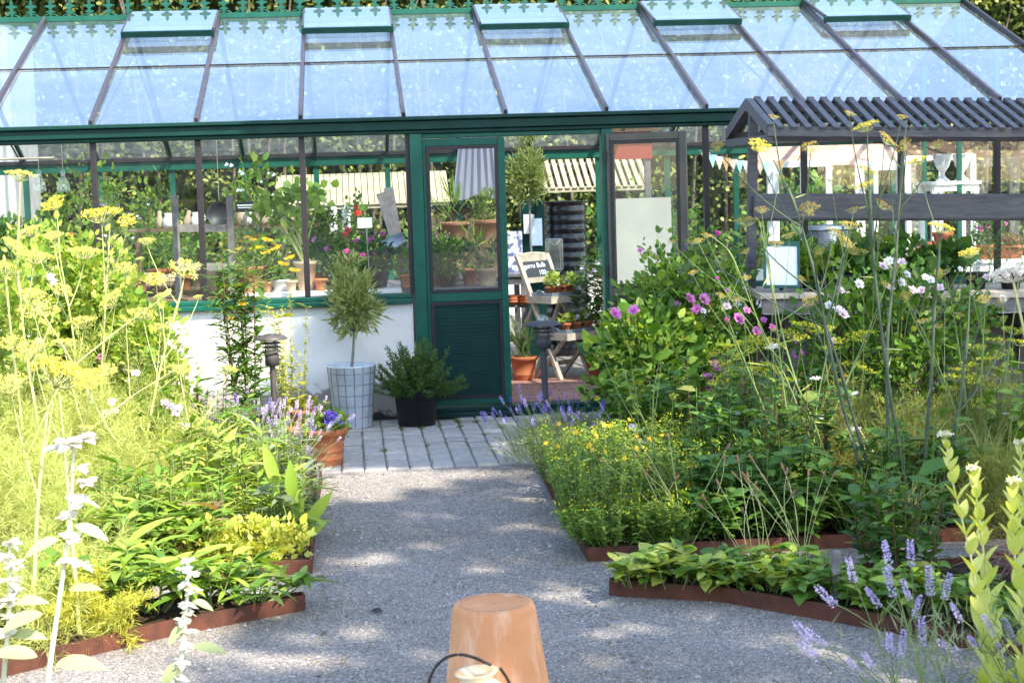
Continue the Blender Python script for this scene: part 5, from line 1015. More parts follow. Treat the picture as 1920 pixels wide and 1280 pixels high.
# behind the right hand door leaf and the right windows
q = at(1196, 545, 1.4); a, b = at(1138, 378, 1.4), at(1262, 560, 1.4); t = thing('white_reflection_board', 'large pale board added behind the opened door leaf for a white reflection', 'board', (q[0], 1.4, .02)); m = M(); m.box((a[0]-q[0], 0, 0), (b[0]-q[0], .02, a[2])); m.build('panel', mat('cream_board', (.50, .46, .41), (.44, .40, .36), rough=.7, scale=3), t); m = M(); m.bar((0, .03, a[2]*.8), (0, .6, 0), .04, .03); m.build('prop', GREYWOOD, t)  # added board standing in for the pale reflection in the door glass
t = thing('red_reflection_panel', 'flat red sheet added behind the opened door leaf for a red reflection', 'sun shade', (*on(1186, 1.9, 0)[:2], .024)); a, b = at(1140, 300, 1.9), at(1222, 246, 1.9); o = np.array(t.location); m = M(); m.box((a[0]-o[0], 0, a[2]-o[2]), (b[0]-o[0], .012, b[2]-o[2])); m.build('red_sheet', leafmat('red_cloth', [(.42, .045, .035)], trans=.15, tcol=(1.1, .5, .4)), t); m = M(); m.box((.13, .014, 0), (.18, .06, b[2]-o[2])); m.build('pole', GREYWOOD, t)  # added red sheet on a pole, stands in for a reflection in the pane
m = M(); m.bar((a[0]-o[0]-.02, .0, b[2]-o[2]+.02), (b[0]-o[0]+.06, 0, b[2]-o[2]+.02), .03, .03); m.build('top_rail', BROWNW, t)
zt = at(1780, 340, 3.0)[2]
t = table('urn_table', 'white painted table carrying two white urns', *sorted((at(1733, 340, 3)[0], at(1826, 340, 3)[0])), 2.8, 3.25, zt, WHITEP, apron=.06)
for i, px in enumerate((1768, 1804)):
    t = thing('garden_urn', ('chalky white urn standing at the left end of the white table', 'chalky white urn standing at the right end of the white table')[i], 'urn', on(px, 3.0, zt), group='white urns on the painted table'); m = M(); m.lathe([(0, 0), (.062, 0), (.064, .012), (.04, .03), (.022, .055), (.02, .075), (.034, .10), (.062, .14), (.075, .19), (.082, .23), (.10, .245), (.102, .255), (.085, .255), (.07, .2)], 32); m.build('urn_body', mat('chalk_stone', (.70, .69, .68), (.52, .52, .53), rough=.9, scale=14, bump=.2), t); disc(t, .08, .235)
def screen(name, label, cat, x0, x1, z0, z1, y, mt, bars_v=(), bars_h=(), fr=.06, th=.03, leg=True):
    """open frame standing on the floor"""
    t = thing(name, label, cat, ((x0+x1)/2, y, .024)); c = (x0+x1)/2; z0 -= .024; z1 -= .024; m = M()
    m.box((x0-c, 0, 0), (x0-c+fr, th, z1)); m.box((x1-c-fr, 0, 0), (x1-c, th, z1)); m.box((x0-c+fr, 0, z1-fr), (x1-c-fr, th, z1)); m.box((x0-c+fr, 0, z0), (x1-c-fr, th, z0+fr)); m.build('frame', mt, t)
    for f_ in bars_v: x = x0-c+(x1-x0)*f_; m = M(); m.box((x-.02, .004, z0+fr), (x+.02, th-.004, z1-fr)); m.build('bar', mt, t)
    return t
a, b = at(1450, 400, 3.6), at(1560, 300, 3.6); screen('white_window_frame', 'white painted window frame standing behind the stall post', 'frame', a[0], b[0], .9, b[2], 3.6, WHITEP, (.5,))
a, b = at(1605, 400, 3.4), at(1700, 300, 3.4); screen('white_door_frame', 'white painted door frame left of the urns', 'frame', a[0], b[0], .9, b[2], 3.4, WHITEP, (.4,), fr=.09)
a, b = at(1700, 480, 4.2), at(1830, 289, 4.2); screen('white_rack', 'tall white rack behind the urns', 'rack', a[0], b[0], .5, b[2], 4.2, WHITEP, (.5,), fr=.05)
t = thing('pink_awning', 'faded pink plank awning with light stripes behind the stall', 'awning', (*at(1560, 300, 4.3)[:2], .024)); o = np.array(t.location); m = M(); a, b, c = at(1430, 312, 4.3)-o, at(1700, 312, 4.3)-o, at(1700, 268, 4.9)-o
for i in range(9):
    f0, f1 = i/9, (i+.93)/9; z_ = lambda f: a[2]+(c[2]-a[2])*f; y_ = lambda f: .6*f; m.add([(a[0], y_(f0), z_(f0)), (b[0], y_(f0), z_(f0)), (b[0], y_(f1), z_(f1)), (a[0], y_(f1), z_(f1)), (a[0], y_(f0), z_(f0)-.012), (b[0], y_(f0), z_(f0)-.012)], np.array([(0, 1, 2, 3), (4, 5, 1, 0)]))
m.build('plank', mat('pink_wood', (.58, .36, .30), (.44, .25, .21), rough=.8, scale=9), t)
for x in (a[0]+.05, b[0]-.1): m = M(); m.box((x, .0, 0), (x+.06, .05, a[2]-.013)); m.build('post', WHITEP, t)
t = thing('bunting', 'string of little pastel pennants inside the right windows', 'bunting', at(1380, 300, 2.6)); o = np.array(t.location); m = M(); c = bez(at(1310, 282, 2.6)-o, at(1475, 300, 2.6)-o, sag=.05, n=14); m.tube(c, .0018, k=4); m.build('cord', PALEWOOD, t); fc = [mat('flag_ochre', (.62, .36, .16)), mat('flag_pink', (.66, .48, .42)), mat('flag_blue', (.42, .62, .66)), WHITEP]
for i in range(1, 13):
    q = c[i]; m = M(); m.add([q+np.array([-.042, -.004, 0]), q+np.array([.042, -.004, 0]), q+np.array([0, -.012, -.12]), q+np.array([-.042, .0, 0]), q+np.array([.042, .0, 0]), q+np.array([0, -.008, -.12])], [(0, 2, 1), (3, 4, 5), (0, 1, 4, 3), (1, 2, 5, 4), (2, 0, 3, 5)]); m.build('pennant', fc[i % 4], t)
a, b = at(1522, 510, 1.2), at(1602, 425, 1.2); t = thing('metal_drum', 'dark blue grey ribbed bin behind the stall bench', 'bin', ((a[0]+b[0])/2, 1.4, .0)); rr = (b[0]-a[0])/2; m = M(); pr = [(0, .02), (rr, .02)]
for i in range(5): z = .1+i*.25; pr += [(rr, z), (rr+.01, z+.015), (rr, z+.03)]
m.lathe(pr+[(rr, b[2]), (rr-.03, b[2]+.01), (0, b[2]+.02)], 32); m.build('drum_body', mat('blue_steel', (.10, .11, .14), (.07, .075, .10), rough=.4, metal=.4), t); m = M(); m.lathe([(rr+.008, b[2]-.02), (rr+.008, b[2]+.0), (rr-.02, b[2]+.014)], 32); m.build('lid_rim', GALV, t)
zt = at(1780, 487, 1.6)[2]; table('pot_shelf', 'white shelf table of red clay pots seen under the stall beam', at(1690, 480, 1.6)[0], at(1960, 480, 1.6)[0], 1.4, 1.85, zt, WHITEP)
for i, (px, rt, h, lab) in enumerate(((1738, .07, .16, 'red clay pot nearest the dark glazing bar'), (1768, .08, .24, 'taller stacked red clay pot on the white shelf'), (1712, .05, .10, 'small red clay pot at the left end of the white shelf'))):
    t = thing('clay_pot', lab, 'flower pot', on(px, 1.6, zt)); part('pot', pot_me(rt, rt*.78, h, TERRA, bands=1), t); disc(t, rt-.014, h*.9)
t = potted('potted_grass', 'red bowl of straw coloured grass at the right edge behind the stall', 'potted plant', on(1893, 1.5, at(1893, 458, 1.5)[2]), .12, .10, .11, TERRA); t.location[2] = zt
r = rs(181); m = M(); m.leaf(np.zeros((150, 3))+np.array([0, 0, .1]), nrm(r.normal(size=(150, 3))*.5+np.array([0, 0, .9])), rdir(r, 150), .26, .006, 0, 'b', .5); m.build('foliage', L_BROWN, t)
bench_pot(1850, 1.5, zt, 'pink flowered pot plant behind the diagonal brace', .08, .06, .12, TERRA, L_DARK, 183, F_MAG, 7, H=.26, R=.15, n=500)
for i, (px, y) in enumerate(((1330, 1.6), (1400, 2.4), (1490, 2.2), (1640, 2.0), (1745, 2.1), (1290, 3.2))):
    t = potted('leafy_pot_plant', ('dark climbing plant behind the first right window', 'leafy green plant behind the stall post', 'green plant below the white window frame', 'dark pot plant below the pink awning', 'low leafy plant below the urn table', 'tall loose plant far behind the opened door')[i], 'potted plant', on(px, y, .03), .15, .12, .24, TERRAW); herb(t, 190+i, 14, (1.3, 1.2, 1.1, .9, .9, 1.5)[i], .28, .08, .04, [L_DARK, L_MID], STEMG, 22, 'o', .08, z0=.2)
# ------------------------------------------------------------------ garden plants
PPM = lambda p: FPX/float(np.dot(np.asarray(p)-CAM, _f))       # pixels per metre of the photograph at a point
def umbel_set(seed, fl, st, nr=18, **k): return [umbel_me(seed+i, .07, .05, nr+2*i, fl, st, **k) for i in range(3)]
U_PALE = umbel_set(200, F_YELP, STEMY, 24, fs=.0058, nfl=20); U_OCH = umbel_set(210, F_OCH, STEMY, 18, fs=.0068, nfl=18); U_YEL = umbel_set(220, F_YEL, STEMY, 26, fs=.0062, nfl=24)
U_FLAT = [umbel_me(230+i, .07, .03, 14, F_YGR, STEMG, .0075, 15, dome=.05, ur=.014) for i in range(3)]
U_WHI = [umbel_me(240+i, .05, .02, 18, F_WHI, STEMG, .0075, 16, dome=.15, ur=.014) for i in range(2)]
def fennel(label, y, stems, umbels, ums, st_m, r0=.011, seed=1, group=None, fol=None, name='fennel', sheath=True, rr=.07):
    r = rs(seed); b = Y(*stems[0][0], y); loc = np.array([b[0], y, .05]); t = thing(name, label, 'fennel', loc, group=group); m = M(); sk = []; sh = M()
    for si, s in enumerate(stems):
        dy = r.normal()*.10; n = len(s); pts = [Y(px, py, y+dy*(i/(n-1))) for i, (px, py) in enumerate(s)]
        if pts[0][2] > .08: pts = [np.array([pts[0][0]*.8+loc[0]*.2, y, .04])]+pts
        tt = np.linspace(0, 1, len(pts)); t2 = np.linspace(0, 1, 4*len(pts)); P = np.stack([np.interp(t2, tt, [p[j] for p in pts]) for j in range(3)], 1)
        P[1:-1] = (P[:-2]+2*P[1:-1]+P[2:])/4; m.tube(P-loc, r0, r0*.32, 7); sk.append(P)
        for k in range(3, len(P)-3, 5):
            d = nrm(P[k+1]-P[k]+r.normal(size=3)*.35)
            if sheath and P[k][2] > .35:
                m.tube(P[k-1:k+2]-loc, r0*.85, r0*.8, 6, cap=False); sh.leaf([P[k]-loc], [nrm(d+np.array([r.choice([-.7, .7]), 0, .1]))], [(0, -1, .2)], r.uniform(.06, .13), .007, 0, 'o', .15)
    A = np.concatenate(sk)
    for i, u in enumerate(umbels):
        px, py, rp = u[:3]; U = Y(px, py, y+r.normal()*.12); R = rp*.80/PPM(U); hz = np.abs(A[:, 2]-(U[2]-.28-.25*r.uniform())); cst = np.linalg.norm(A[:, :2]-U[:2], axis=1)+hz*.7+np.where(A[:, 2] > U[2]-.08, 3, 0); a = A[np.argmin(cst)]
        sc_ = R/.07; B = U-np.array([0, 0, .05*sc_*.8]); out = B-a; mid = a+out*np.array([.62, .62, .42]); s_ = np.linspace(0, 1, 9)[:, None]; c = (1-s_)**2*a+2*s_*(1-s_)*mid+s_**2*B
        rb = min(r0*.42, .0052); m.tube(c-loc, rb, rb*.5, 5, cap=False); d = nrm(c[-1]-c[-3]+np.array([0, -.1, .35])+r.normal(size=3)*.12)
        kk = u[3] if len(u) > 3 else ums; part('umbel', kk[i % len(kk)], t, B-loc, axis_rot(d), sc_)
    m.build('stem', st_m, t)
    if sheath and sh.n: sh.build('foliage', L_OLIVE if st_m is STEMB else L_YELLOW, t)
    if fol: feather(t, seed+7, fol[0], fol[1], fol[2], fol[3])
    return t
GRP_FL = 'tall yellow fennels of the sunny bed'
fennel('tall sunlit fennel at the left border whose top umbel stands before the corner post', -3.1, [[(60, 985), (42, 800), (22, 640), (8, 480)], [(88, 985), (72, 800), (46, 640), (32, 500), (38, 340)]],
       [(36, 325, 33), (20, 455, 32), (62, 478, 42), (8, 500, 34), (72, 568, 44), (25, 640, 36), (110, 540, 30)], U_PALE, STEMY, .011, 301, fol=(.75, .42, 46, L_FENN))
fennel('tall sunlit fennel with the broad umbel overlapping the second window bar', -2.6, [[(190, 950), (186, 820), (196, 600), (206, 430)], [(150, 950), (142, 800), (140, 640), (112, 480)]],
       [(190, 398, 46, U_YEL), (106, 378, 30, U_YEL), (158, 470, 40), (215, 556, 34), (155, 600, 38), (100, 440, 26), (235, 500, 28), (240, 410, 22, U_YEL), (60, 430, 30)], U_PALE, STEMY, .011, 302, fol=(.75, .40, 46, L_FENN))
fennel('sunlit fennel reaching toward the ladder window with a forked top umbel', -2.9, [[(255, 980), (272, 830), (300, 690), (336, 560), (348, 510)], [(290, 980), (330, 850), (400, 760), (425, 705)]],
       [(345, 500, 40), (372, 555, 12), (292, 520, 26, U_YEL), (268, 585, 32), (422, 690, 30), (382, 640, 12), (330, 640, 14), (262, 790, 34), (345, 690, 26), (275, 450, 22), (300, 610, 20)], U_PALE, STEMY, .009, 303, fol=(.70, .40, 46, L_FENN))
fennel('nearest sunlit fennel with a wide washed out umbel above the clary sage', -6.05, [[(60, 1190), (70, 950), (90, 760)], [(150, 1190), (130, 950), (112, 740)]],
       [(100, 690, 80, U_YEL), (20, 715, 50), (170, 705, 38, U_YEL), (62, 650, 40)], U_PALE, STEMY, .010, 304, fol=(.42, .34, 30, [L_FENN]))
fennel('sunlit fennel with slanting crossed stems low in the middle of the sunny bed', -3.6, [[(60, 960), (150, 820), (250, 740), (325, 695)], [(30, 900), (120, 700), (230, 612), (300, 562)], [(300, 960), (200, 800), (120, 650), (62, 560)]],
       [(330, 688, 15), (305, 552, 20), (56, 548, 30), (236, 600, 14), (160, 800, 20), (200, 690, 26), (400, 800, 12), (120, 640, 30)], U_PALE, STEMY, .007, 305, sheath=True)
for i, (x, y, h, ra, lab) in enumerate([(-.45, -3.9, .62, .42, 'at the left picture edge behind the front bed'), (.15, -4.0, .66, .42, 'just left of the lance leaved herbs, middle of the sunny bed'), (.62, -3.7, .58, .36, 'between the middle feathery clump and the lance leaved herbs'), (-.2, -4.6, .48, .40, 'low at the edging on the left'), (.45, -4.55, .46, .36, 'low at the edging beside the peony leaves'), (.35, -3.0, .72, .40, 'tall in front of the dark leafy shrub'), (-.5, -3.0, .8, .40, 'tall at the far left border'), (.85, -3.0, .55, .3, 'in front of the white wall and the tansy'), (-.15, -2.3, 1.15, .40, 'tallest at the back below the corner post'), (.35, -2.2, 1.05, .38, 'tall at the back below the second window bar'), (-.5, -2.0, 1.2, .4, 'furthest left behind all the others'), (.72, -2.4, .85, .3, 'at the back beside the leafy shrub'), (.1, -1.6, 1.38, .38, 'reaching the window behind the top umbels'), (-.35, -3.4, 1.05, .4, 'half height at the left border'), (.02, -3.3, .95, .38, 'half height before the washed out umbel'), (.42, -1.5, 1.15, .34, 'behind the leafy shrub below the ladder'), (-.3, -2.6, 1.28, .38, 'high between the two leftmost fennel stems'), (.18, -2.7, 1.12, .36, 'high below the second window bar'), (.55, -2.75, .9, .32, 'before the leafy shrub at half height')]):
    t = thing('fennel_clump', 'bright feathery fennel foliage '+lab, 'fennel', (x, y, .05), group='feathery fennel clumps of the sunny bed'); feather(t, 310+i, h, ra, 60, L_FENN, pin=22, thr=6, tl=.06)
t = thing('golden_fennel', 'drooping golden yellow fennel fronds hanging over the front bed edging', 'fennel', (.74, -5.92, .05)); feather(t, 325, .30, .26, 34, [L_GOLD], pin=24, thr=7, tl=.035, wd=.004)
t = thing('golden_fennel', 'yellowing feathery fennel at the lower left corner of the front bed', 'fennel', (.30, -5.85, .05)); feather(t, 326, .42, .36, 46, [L_FENN], pin=22, thr=7, tl=.05, wd=.0035)

for i, (x, y, lab) in enumerate([(.62, -5.25, 'sprawling over the cross path beside the peony leaves'), (.22, -5.6, 'spilling over the front edging at the left'), (.95, -4.2, 'loose and low between the lance leaved herbs')]):
    t = thing('fennel_clump', 'bright feathery fennel foliage '+lab, 'fennel', (x, y, .04), group='feathery fennel clumps of the sunny bed'); feather(t, 340+i*3, .34, .34, 44, [L_FENN], pin=22, thr=6, tl=.05)
# shrub and tall herbs at the back of the sunny bed
def bush(name, label, cat, loc, rad, cz, n, L, W, mats, seed, kind='o', cl=60, stem=STEMR, group=None, nst=14, csig=.2):
    t = thing(name, label, cat, loc, group=group); r = rs(seed); m = M()
    for i in range(nst):
        d = rdir(r, 1, .6)[0]; q = np.array([0, 0, cz])+d*np.asarray(rad)*.85; m.tube(bez((r.normal()*.05, r.normal()*.05, 0), q, n=7, bow=(0, 0, .04)), .006, .002, 5)
    m.build('stem', stem, t); crown('foliage', mats, t, (0, 0, cz), rad, n, L, W, seed+1, kind, cl, csig, up=.35, shell=.25); return t
q = Y(250, 600, -1.6); bush('leafy_shrub', 'large green leaved shrub behind the fennels against the white wall', 'shrub', (q[0]-.22, -1.6, .04), (.38, .4, .50), .72, 3000, .06, .04, [L_MID, L_LIGHT, L_LIGHT, L_DARK], 330, cl=70)
q = Y(60, 560, -1.5); bush('leafy_shrub', 'pale leafy shrub at the left border under the corner post', 'shrub', (q[0], -1.5, .04), (.40, .4, .48), .68, 1900, .065, .04, [L_MID, L_LIGHT], 332, cl=60)
for i, (px, y, cz, ra, lab) in enumerate([(75, -1.9, 1.15, .30, 'at the far left below the corner post'), (185, -2.0, 1.0, .28, 'below the second window bar'), (10, -2.6, .95, .30, 'cut by the left border'), (285, -2.3, .62, .24, 'low in front of the dark leafy shrub')]):
    q = Y(px, 560, y); bush('lime_leaved_herb', 'sunlit lime leaved herb '+lab, 'herb', (q[0], y, .04), (ra, ra, .42), cz, 1300, .045, .026, [L_YELLOW, L_LIGHT, L_LIGHT], 660+2*i, cl=50, stem=STEMG, group='sunlit lime leaved herbs among the fennels', csig=.22)
q = Y(468, 790, -1.2); t = thing('tansy', 'tall tansy with reddish stems and ferny leaves before the white wall', 'tansy', (q[0], -1.2, .04)); tp = herb(t, 340, 9, 1.36, .19, .12, .022, [L_DARK, L_MID, L_ROSM], STEMR, 60, 'o', .06, droop=.25, z0=.18, hv=.22, stem_r=.006)
r = rs(341); P = []; D = []
for q_ in tp:
    for k in range(120): s = r.uniform(.3, 1); a = r.uniform(0, 6.28); P.append(q_*s+np.array([math.cos(a), math.sin(a), .1])*r.uniform(.02, .13)); D.append((math.cos(a)+r.normal()*.6, math.sin(a)+r.normal()*.6, r.normal()*.5))
m = M(); m.leaf(P, D, rdir(r, len(P), .5), .055, .010, 0, 'd', .2); m.build('foliage', [L_MID], t)
ut = umbel_me(342, .045, .03, 16, F_GOLD, STEMG, .0085, 12, dome=.1)
for i, (px, py) in enumerate(((478, 470), (500, 478), (520, 470), (545, 488), (552, 512), (530, 500), (455, 575), (438, 600), (500, 455))): part('flower_head', ut, t, Y(px, py, -1.2+.05*r.normal())-np.array(t.location), axis_rot((r.normal()*.3, -.2, 1)), .8)
m = M()
for px, py in ((478, 470), (500, 478), (520, 470), (545, 488), (552, 512), (530, 500), (455, 575), (438, 600), (500, 455)): m.tube(bez(tp[rs(px).randint(0, 6)]*.82, Y(px, py, -1.2)-np.array(t.location), n=5), .003, .0015, 4)
m.build('stem', STEMG, t)
q = Y(552, 700, -.7); t = thing('golden_shrub', 'glowing yellow small leaved shrub behind the left bollard lamp', 'shrub', (q[0]-.02, -.7, .03)); herb(t, 345, 14, .98, .17, .038, .015, [L_GOLD, L_YELLOW], STEMY, 70, 'o', .05, z0=.30, hv=.5)
q = Y(430, 760, -2.2)
for i, (px, y, h, lab) in enumerate(((395, -2.2, .62, 'dark leaved herb standing in front of the left end of the white wall'), (330, -2.1, .85, 'leafy herb with small pale flowers left of the tansy'), (440, -2.6, .55, 'dark herb at the foot of the tansy'))):
    q = Y(px, 760, y); t = thing('leafy_herb', lab, 'herb', (q[0], y, .05)); tp = herb(t, 350+i, 11, h, .16, .065, .020, [L_DARK, L_MID], STEMR, 26, 'o', .06)
    if i == 1:
        me = star_me(5, .016, F_PALE, 'flower')
        for k, q_ in enumerate(tp): part('flower', me, t, q_, axis_rot((q_[0], -.5, 1)), 1.2)
pk = [rose_me(360+i, .030, mt, 'blossom', layers=((1, 8, .3), (.7, 6, .7), (.4, 5, 1.2))) for i, mt in enumerate((F_PNK, F_PALE, F_PALE))]
for i, (lab, y, fl) in enumerate((('pale mallow plant with white and pink blossoms near the left border', -2.3, [(72, 640, 2), (80, 650, 0), (20, 660, 2), (30, 680, 2), (100, 530, 2), (45, 560, 2), (12, 640, 2), (10, 745, 2), (95, 520, 2)]), ('mallow with magenta pink blossoms in the middle of the sunny bed', -2.2, [(172, 698, 0), (176, 706, 0), (242, 712, 1), (190, 670, 0), (240, 690, 1), (248, 688, 1), (170, 750, 1)]), ('small pale pink flowered plant before the tansy', -2.9, [(215, 770, 1), (200, 775, 1), (320, 762, 1), (330, 775, 1), (255, 700, 1), (210, 755, 2), (310, 755, 1), (335, 765, 1), (350, 800, 1)]))):
    px0 = np.mean([f_[0] for f_ in fl]); q = Y(px0, 800, y); t = thing('mallow', lab, 'flowering plant', (q[0], y, .05)); o = np.array(t.location); m = M(); herb(t, 365+i, 8, .6, .2, .05, .035, [L_MID, L_LIGHT], STEMG, 16, 'o', .06)
    for px, py, c_ in fl: a = Y(px, py, y)-o; m.tube(bez((0, 0, .1), a, n=6), .004, .002, 4); part('blossom', pk[c_], t, a, axis_rot((.1, -.8, .6)), .9)
    m.build('stem', STEMG, t)
SPK = [spike_me(370+i, .045, .0085, F_LAVP, n=54, fs=.0085) for i in range(2)]+[spike_me(372, .05, .0085, F_LAV, n=54, fs=.0085)]
SPD = [spike_me(375+i, .05, .008, F_LAV, n=50, fs=.008) for i in range(2)]+[spike_me(377, .045, .007, F_VIO, n=40, fs=.008)]
lavender('lavender', 'pale flowering lavender spilling over the terracotta pot by the pavers', (1.36, -2.35, .05), 380, .44, .34, 46, SPK, lean=(.10, -.02))
lavender('lavender', 'silvery lavender around the foot of the left bollard lamp', (1.16, -2.15, .05), 381, .46, .28, 40, SPK, nb=800)
lavender('lavender', 'lavender with pinkish spikes in front of the terracotta pots', (1.42, -2.75, .05), 382, .36, .26, 34, SPK, lean=(.06, 0), nb=700)
lavender('lavender', 'lavender clump below the tansy left of the lamp', (.92, -2.35, .05), 383, .46, .26, 34, SPK, nb=700)
GL = 'upright lance leaved herbs of the sunny bed'
for i, (x, y, h, mt, lab) in enumerate([(1.05, -3.2, .52, [L_LIGHT, L_YELLOW, L_MID], 'tallest lance leaved herb behind the others below the lavender'), (1.35, -3.35, .46, [L_LIGHT, L_GREY], 'lance leaved herb beside the path under the lavender'), (.95, -3.9, .50, [L_LIGHT, L_YELLOW], 'lance leaved herb in the middle of its row by the feathery fennel'), (1.28, -4.0, .46, [L_LIGHT, L_YELLOW], 'yellowish lance leaved herb in the middle by the path'), (1.05, -4.45, .36, [L_LIGHT, L_MID], 'short lance leaved herb above the peony leaves'), (.72, -4.3, .40, [L_MID, L_LIGHT], 'short lance leaved herb among the feathery fronds'), (1.45, -4.3, .30, [L_GREY, L_LIGHT], 'grey green low herb at the path corner')]):
    t = thing('lance_leaved_herb', lab, 'herb', (x, y, .05), group=GL); herb(t, 390+i, 20, h, .20, .085, .018, mt, STEMG, 20, 'o', .15, droop=.2, z0=.1)
t = thing('broad_leaved_plant', 'few large oblong leaves standing over the path corner of the sunny bed', 'plant', (1.50, -4.45, .05)); r = rs(400); m = M()
for px, py, L_ in ((612, 935, .22), (562, 930, .24), (545, 880, .2), (600, 985, .16), (555, 990, .13), (590, 960, .18), (500, 850, .22)):
    a = Y(px, py, -4.45+r.normal()*.05)-np.array(t.location); d = nrm(a); m.leaf([a-d*L_*.75], [nrm(d+np.array([0, -.15, .05]))], [(0, -1, .35)], L_, .062, 0, 'L', .12, .14); m.tube(bez((0, 0, 0), a-d*L_*.7, n=5), .004, .003, 5, 1)
m.build('foliage', [L_LIGHT, STEMG], t)
GP = 'peony like leaf clumps at the edging'
for i, (x, y, h, lab) in enumerate([(.70, -4.75, .30, 'fresh green peony leaves behind the cross path edging'), (1.02, -4.78, .28, 'reddish edged peony leaves near the golden oregano'), (.98, -5.72, .26, 'broad peony leaves in the front bed nearest the gravel tip'), (1.20, -5.68, .22, 'small peony leaf clump at the narrow tip of the front bed'), (.55, -5.75, .25, 'peony leaves in the middle of the front bed'), (.82, -5.76, .27, 'peony leaves just behind the drooping golden fennel'), (.86, -4.78, .27, 'peony leaves under the short lance leaved herb'), (1.38, -5.66, .13, 'tiny peony seedling in the narrow steel tip')]):
    t = thing('peony', lab, 'plant', (x, y, .05), group=GP); herb(t, 410+i, 15, h, .22, .105, .028, [L_LIGHT, L_MID, L_LIGHT] if i != 1 else [L_MID, L_LIGHT, L_BROWN], STEMG, 9, 'L', .05, droop=.35, z0=.5, hv=.4)
for i, (x, y, lab) in enumerate([(1.38, -4.78, 'golden oregano mound filling the rusty steel corner'), (1.12, -4.80, 'smaller golden oregano mound beside the corner mound')]):
    t = thing('golden_oregano', lab, 'herb', (x, y, .05)); crown('foliage', [L_GOLD, L_YELLOW], t, (0, 0, .07), (.20, .15, .10), 1500, .026, .017, 420+i, 'o', 60, .15, up=.9)
t = thing('dry_grass_tuft', 'brown dry stems lying over the edging in the front bed', 'dry grass', (.62, -6.05, .04)); r = rs(425); m = M(); n = 130; m.leaf(r.normal(size=(n, 3))*np.array([.10, .06, 0]), nrm(r.normal(size=(n, 3))+np.array([.3, -.3, .25])), rdir(r, n), .22, .004, 0, 'b', .5); m.build('foliage', L_BROWN, t)

# pale clary sages, close to the camera
m = M(); m.box((-1.5, -9.6, -.2), (1.45, -6.95, .03)); struct(m.build('front_bed_soil', SOILT))
F_SAGE = leafmat('cream_sage_petal', [(.80, .77, .68), (.84, .82, .76), (.76, .72, .62)], trans=.3, tcol=(1, .98, .9))
def clary(label, y, px0, stem, whorls, leaves, seed):
    r = rs(seed); b = Y(px0, 1400, y); loc = np.array([b[0], y, .03]); t = thing('clary_sage', label, 'sage', loc, group=None); m = M(); P = [Y(px, py, y)-loc for px, py in stem]; m.tube([np.array([0, 0, 0])]+P, .0095, .004, 7); m.build('stem', mat('pale_sage_stem', (.62, .62, .46), (.52, .54, .36), scale=9), t)
    g = M(); 
    for px, py, L_, ang in leaves:
        a = Y(px, py, y)-loc; d = np.array([math.cos(ang), -.3, math.sin(ang)]); g.leaf([a], [d], [(0.1, -.5, .8)], L_, L_*.40, 0, 'L', .25, .18)
    g.build('foliage', leafmat('pale_sage_leaf', [(.34, .40, .20), (.44, .49, .28), (.38, .44, .22)], trans=.4), t)
    for i, (px, py, s) in enumerate(whorls):
        w_ = M(); n = 13; a = r.uniform(0, 6.28, n); D = nrm(np.stack([np.cos(a), np.sin(a)*.9, r.uniform(-.2, .8, n)], 1)); w_.leaf(np.zeros((n, 3)), D, np.array([0, 0, 1.])+r.normal(size=(n, 3))*.4, s*r.uniform(.55, 1.1, n), s*.6, 0, 'L', .3, .12); o_ = w_.build('flower_whorl', F_SAGE, t, loc=Y(px, py, y)-loc)
    return t
clary('largest washed out clary sage at the lower left with a white flower at its top', -7.55, 95, [(90, 1270), (110, 1130), (128, 1010), (135, 920), (138, 830)], [(130, 832, .058), (158, 822, .05), (112, 838, .045), (150, 880, .035), (155, 940, .05), (128, 968, .04), (162, 905, .04), (135, 1010, .045), (150, 1060, .05), (122, 1050, .035)], [(140, 985, .11, -.25), (110, 1010, .11, 3.4), (130, 1105, .10, .2), (80, 1150, .13, 3.3), (105, 1245, .16, .1), (70, 1230, .14, 2.8)], 430)
clary('slim clary sage spike standing before the pointed edging strip', -7.35, 345, [(330, 1290), (345, 1200), (352, 1110), (352, 1050)], [(352, 1050, .028), (345, 1068, .03), (362, 1075, .03), (348, 1098, .034), (362, 1108, .03), (352, 1135, .034), (345, 1165, .034), (360, 1185, .03), (348, 1215, .036), (340, 1245, .036), (335, 1270, .034), (352, 1150, .03)], [(362, 1125, .07, -.3), (345, 1170, .08, 3.9), (362, 1212, .11, .0), (335, 1240, .10, 4.0)], 431)
clary('clary sage cut by the left border with a woolly pale spike', -7.5, 20, [(5, 1290), (15, 1180), (20, 1090), (18, 1020)], [(18, 1020, .035), (10, 1045, .04), (28, 1060, .04), (15, 1090, .045), (30, 1110, .045), (12, 1130, .05), (28, 1160, .05), (10, 1190, .05), (20, 1220, .05)], [(25, 1130, .11, .2), (15, 1190, .12, .1), (5, 1150, .10, 3.2)], 432)

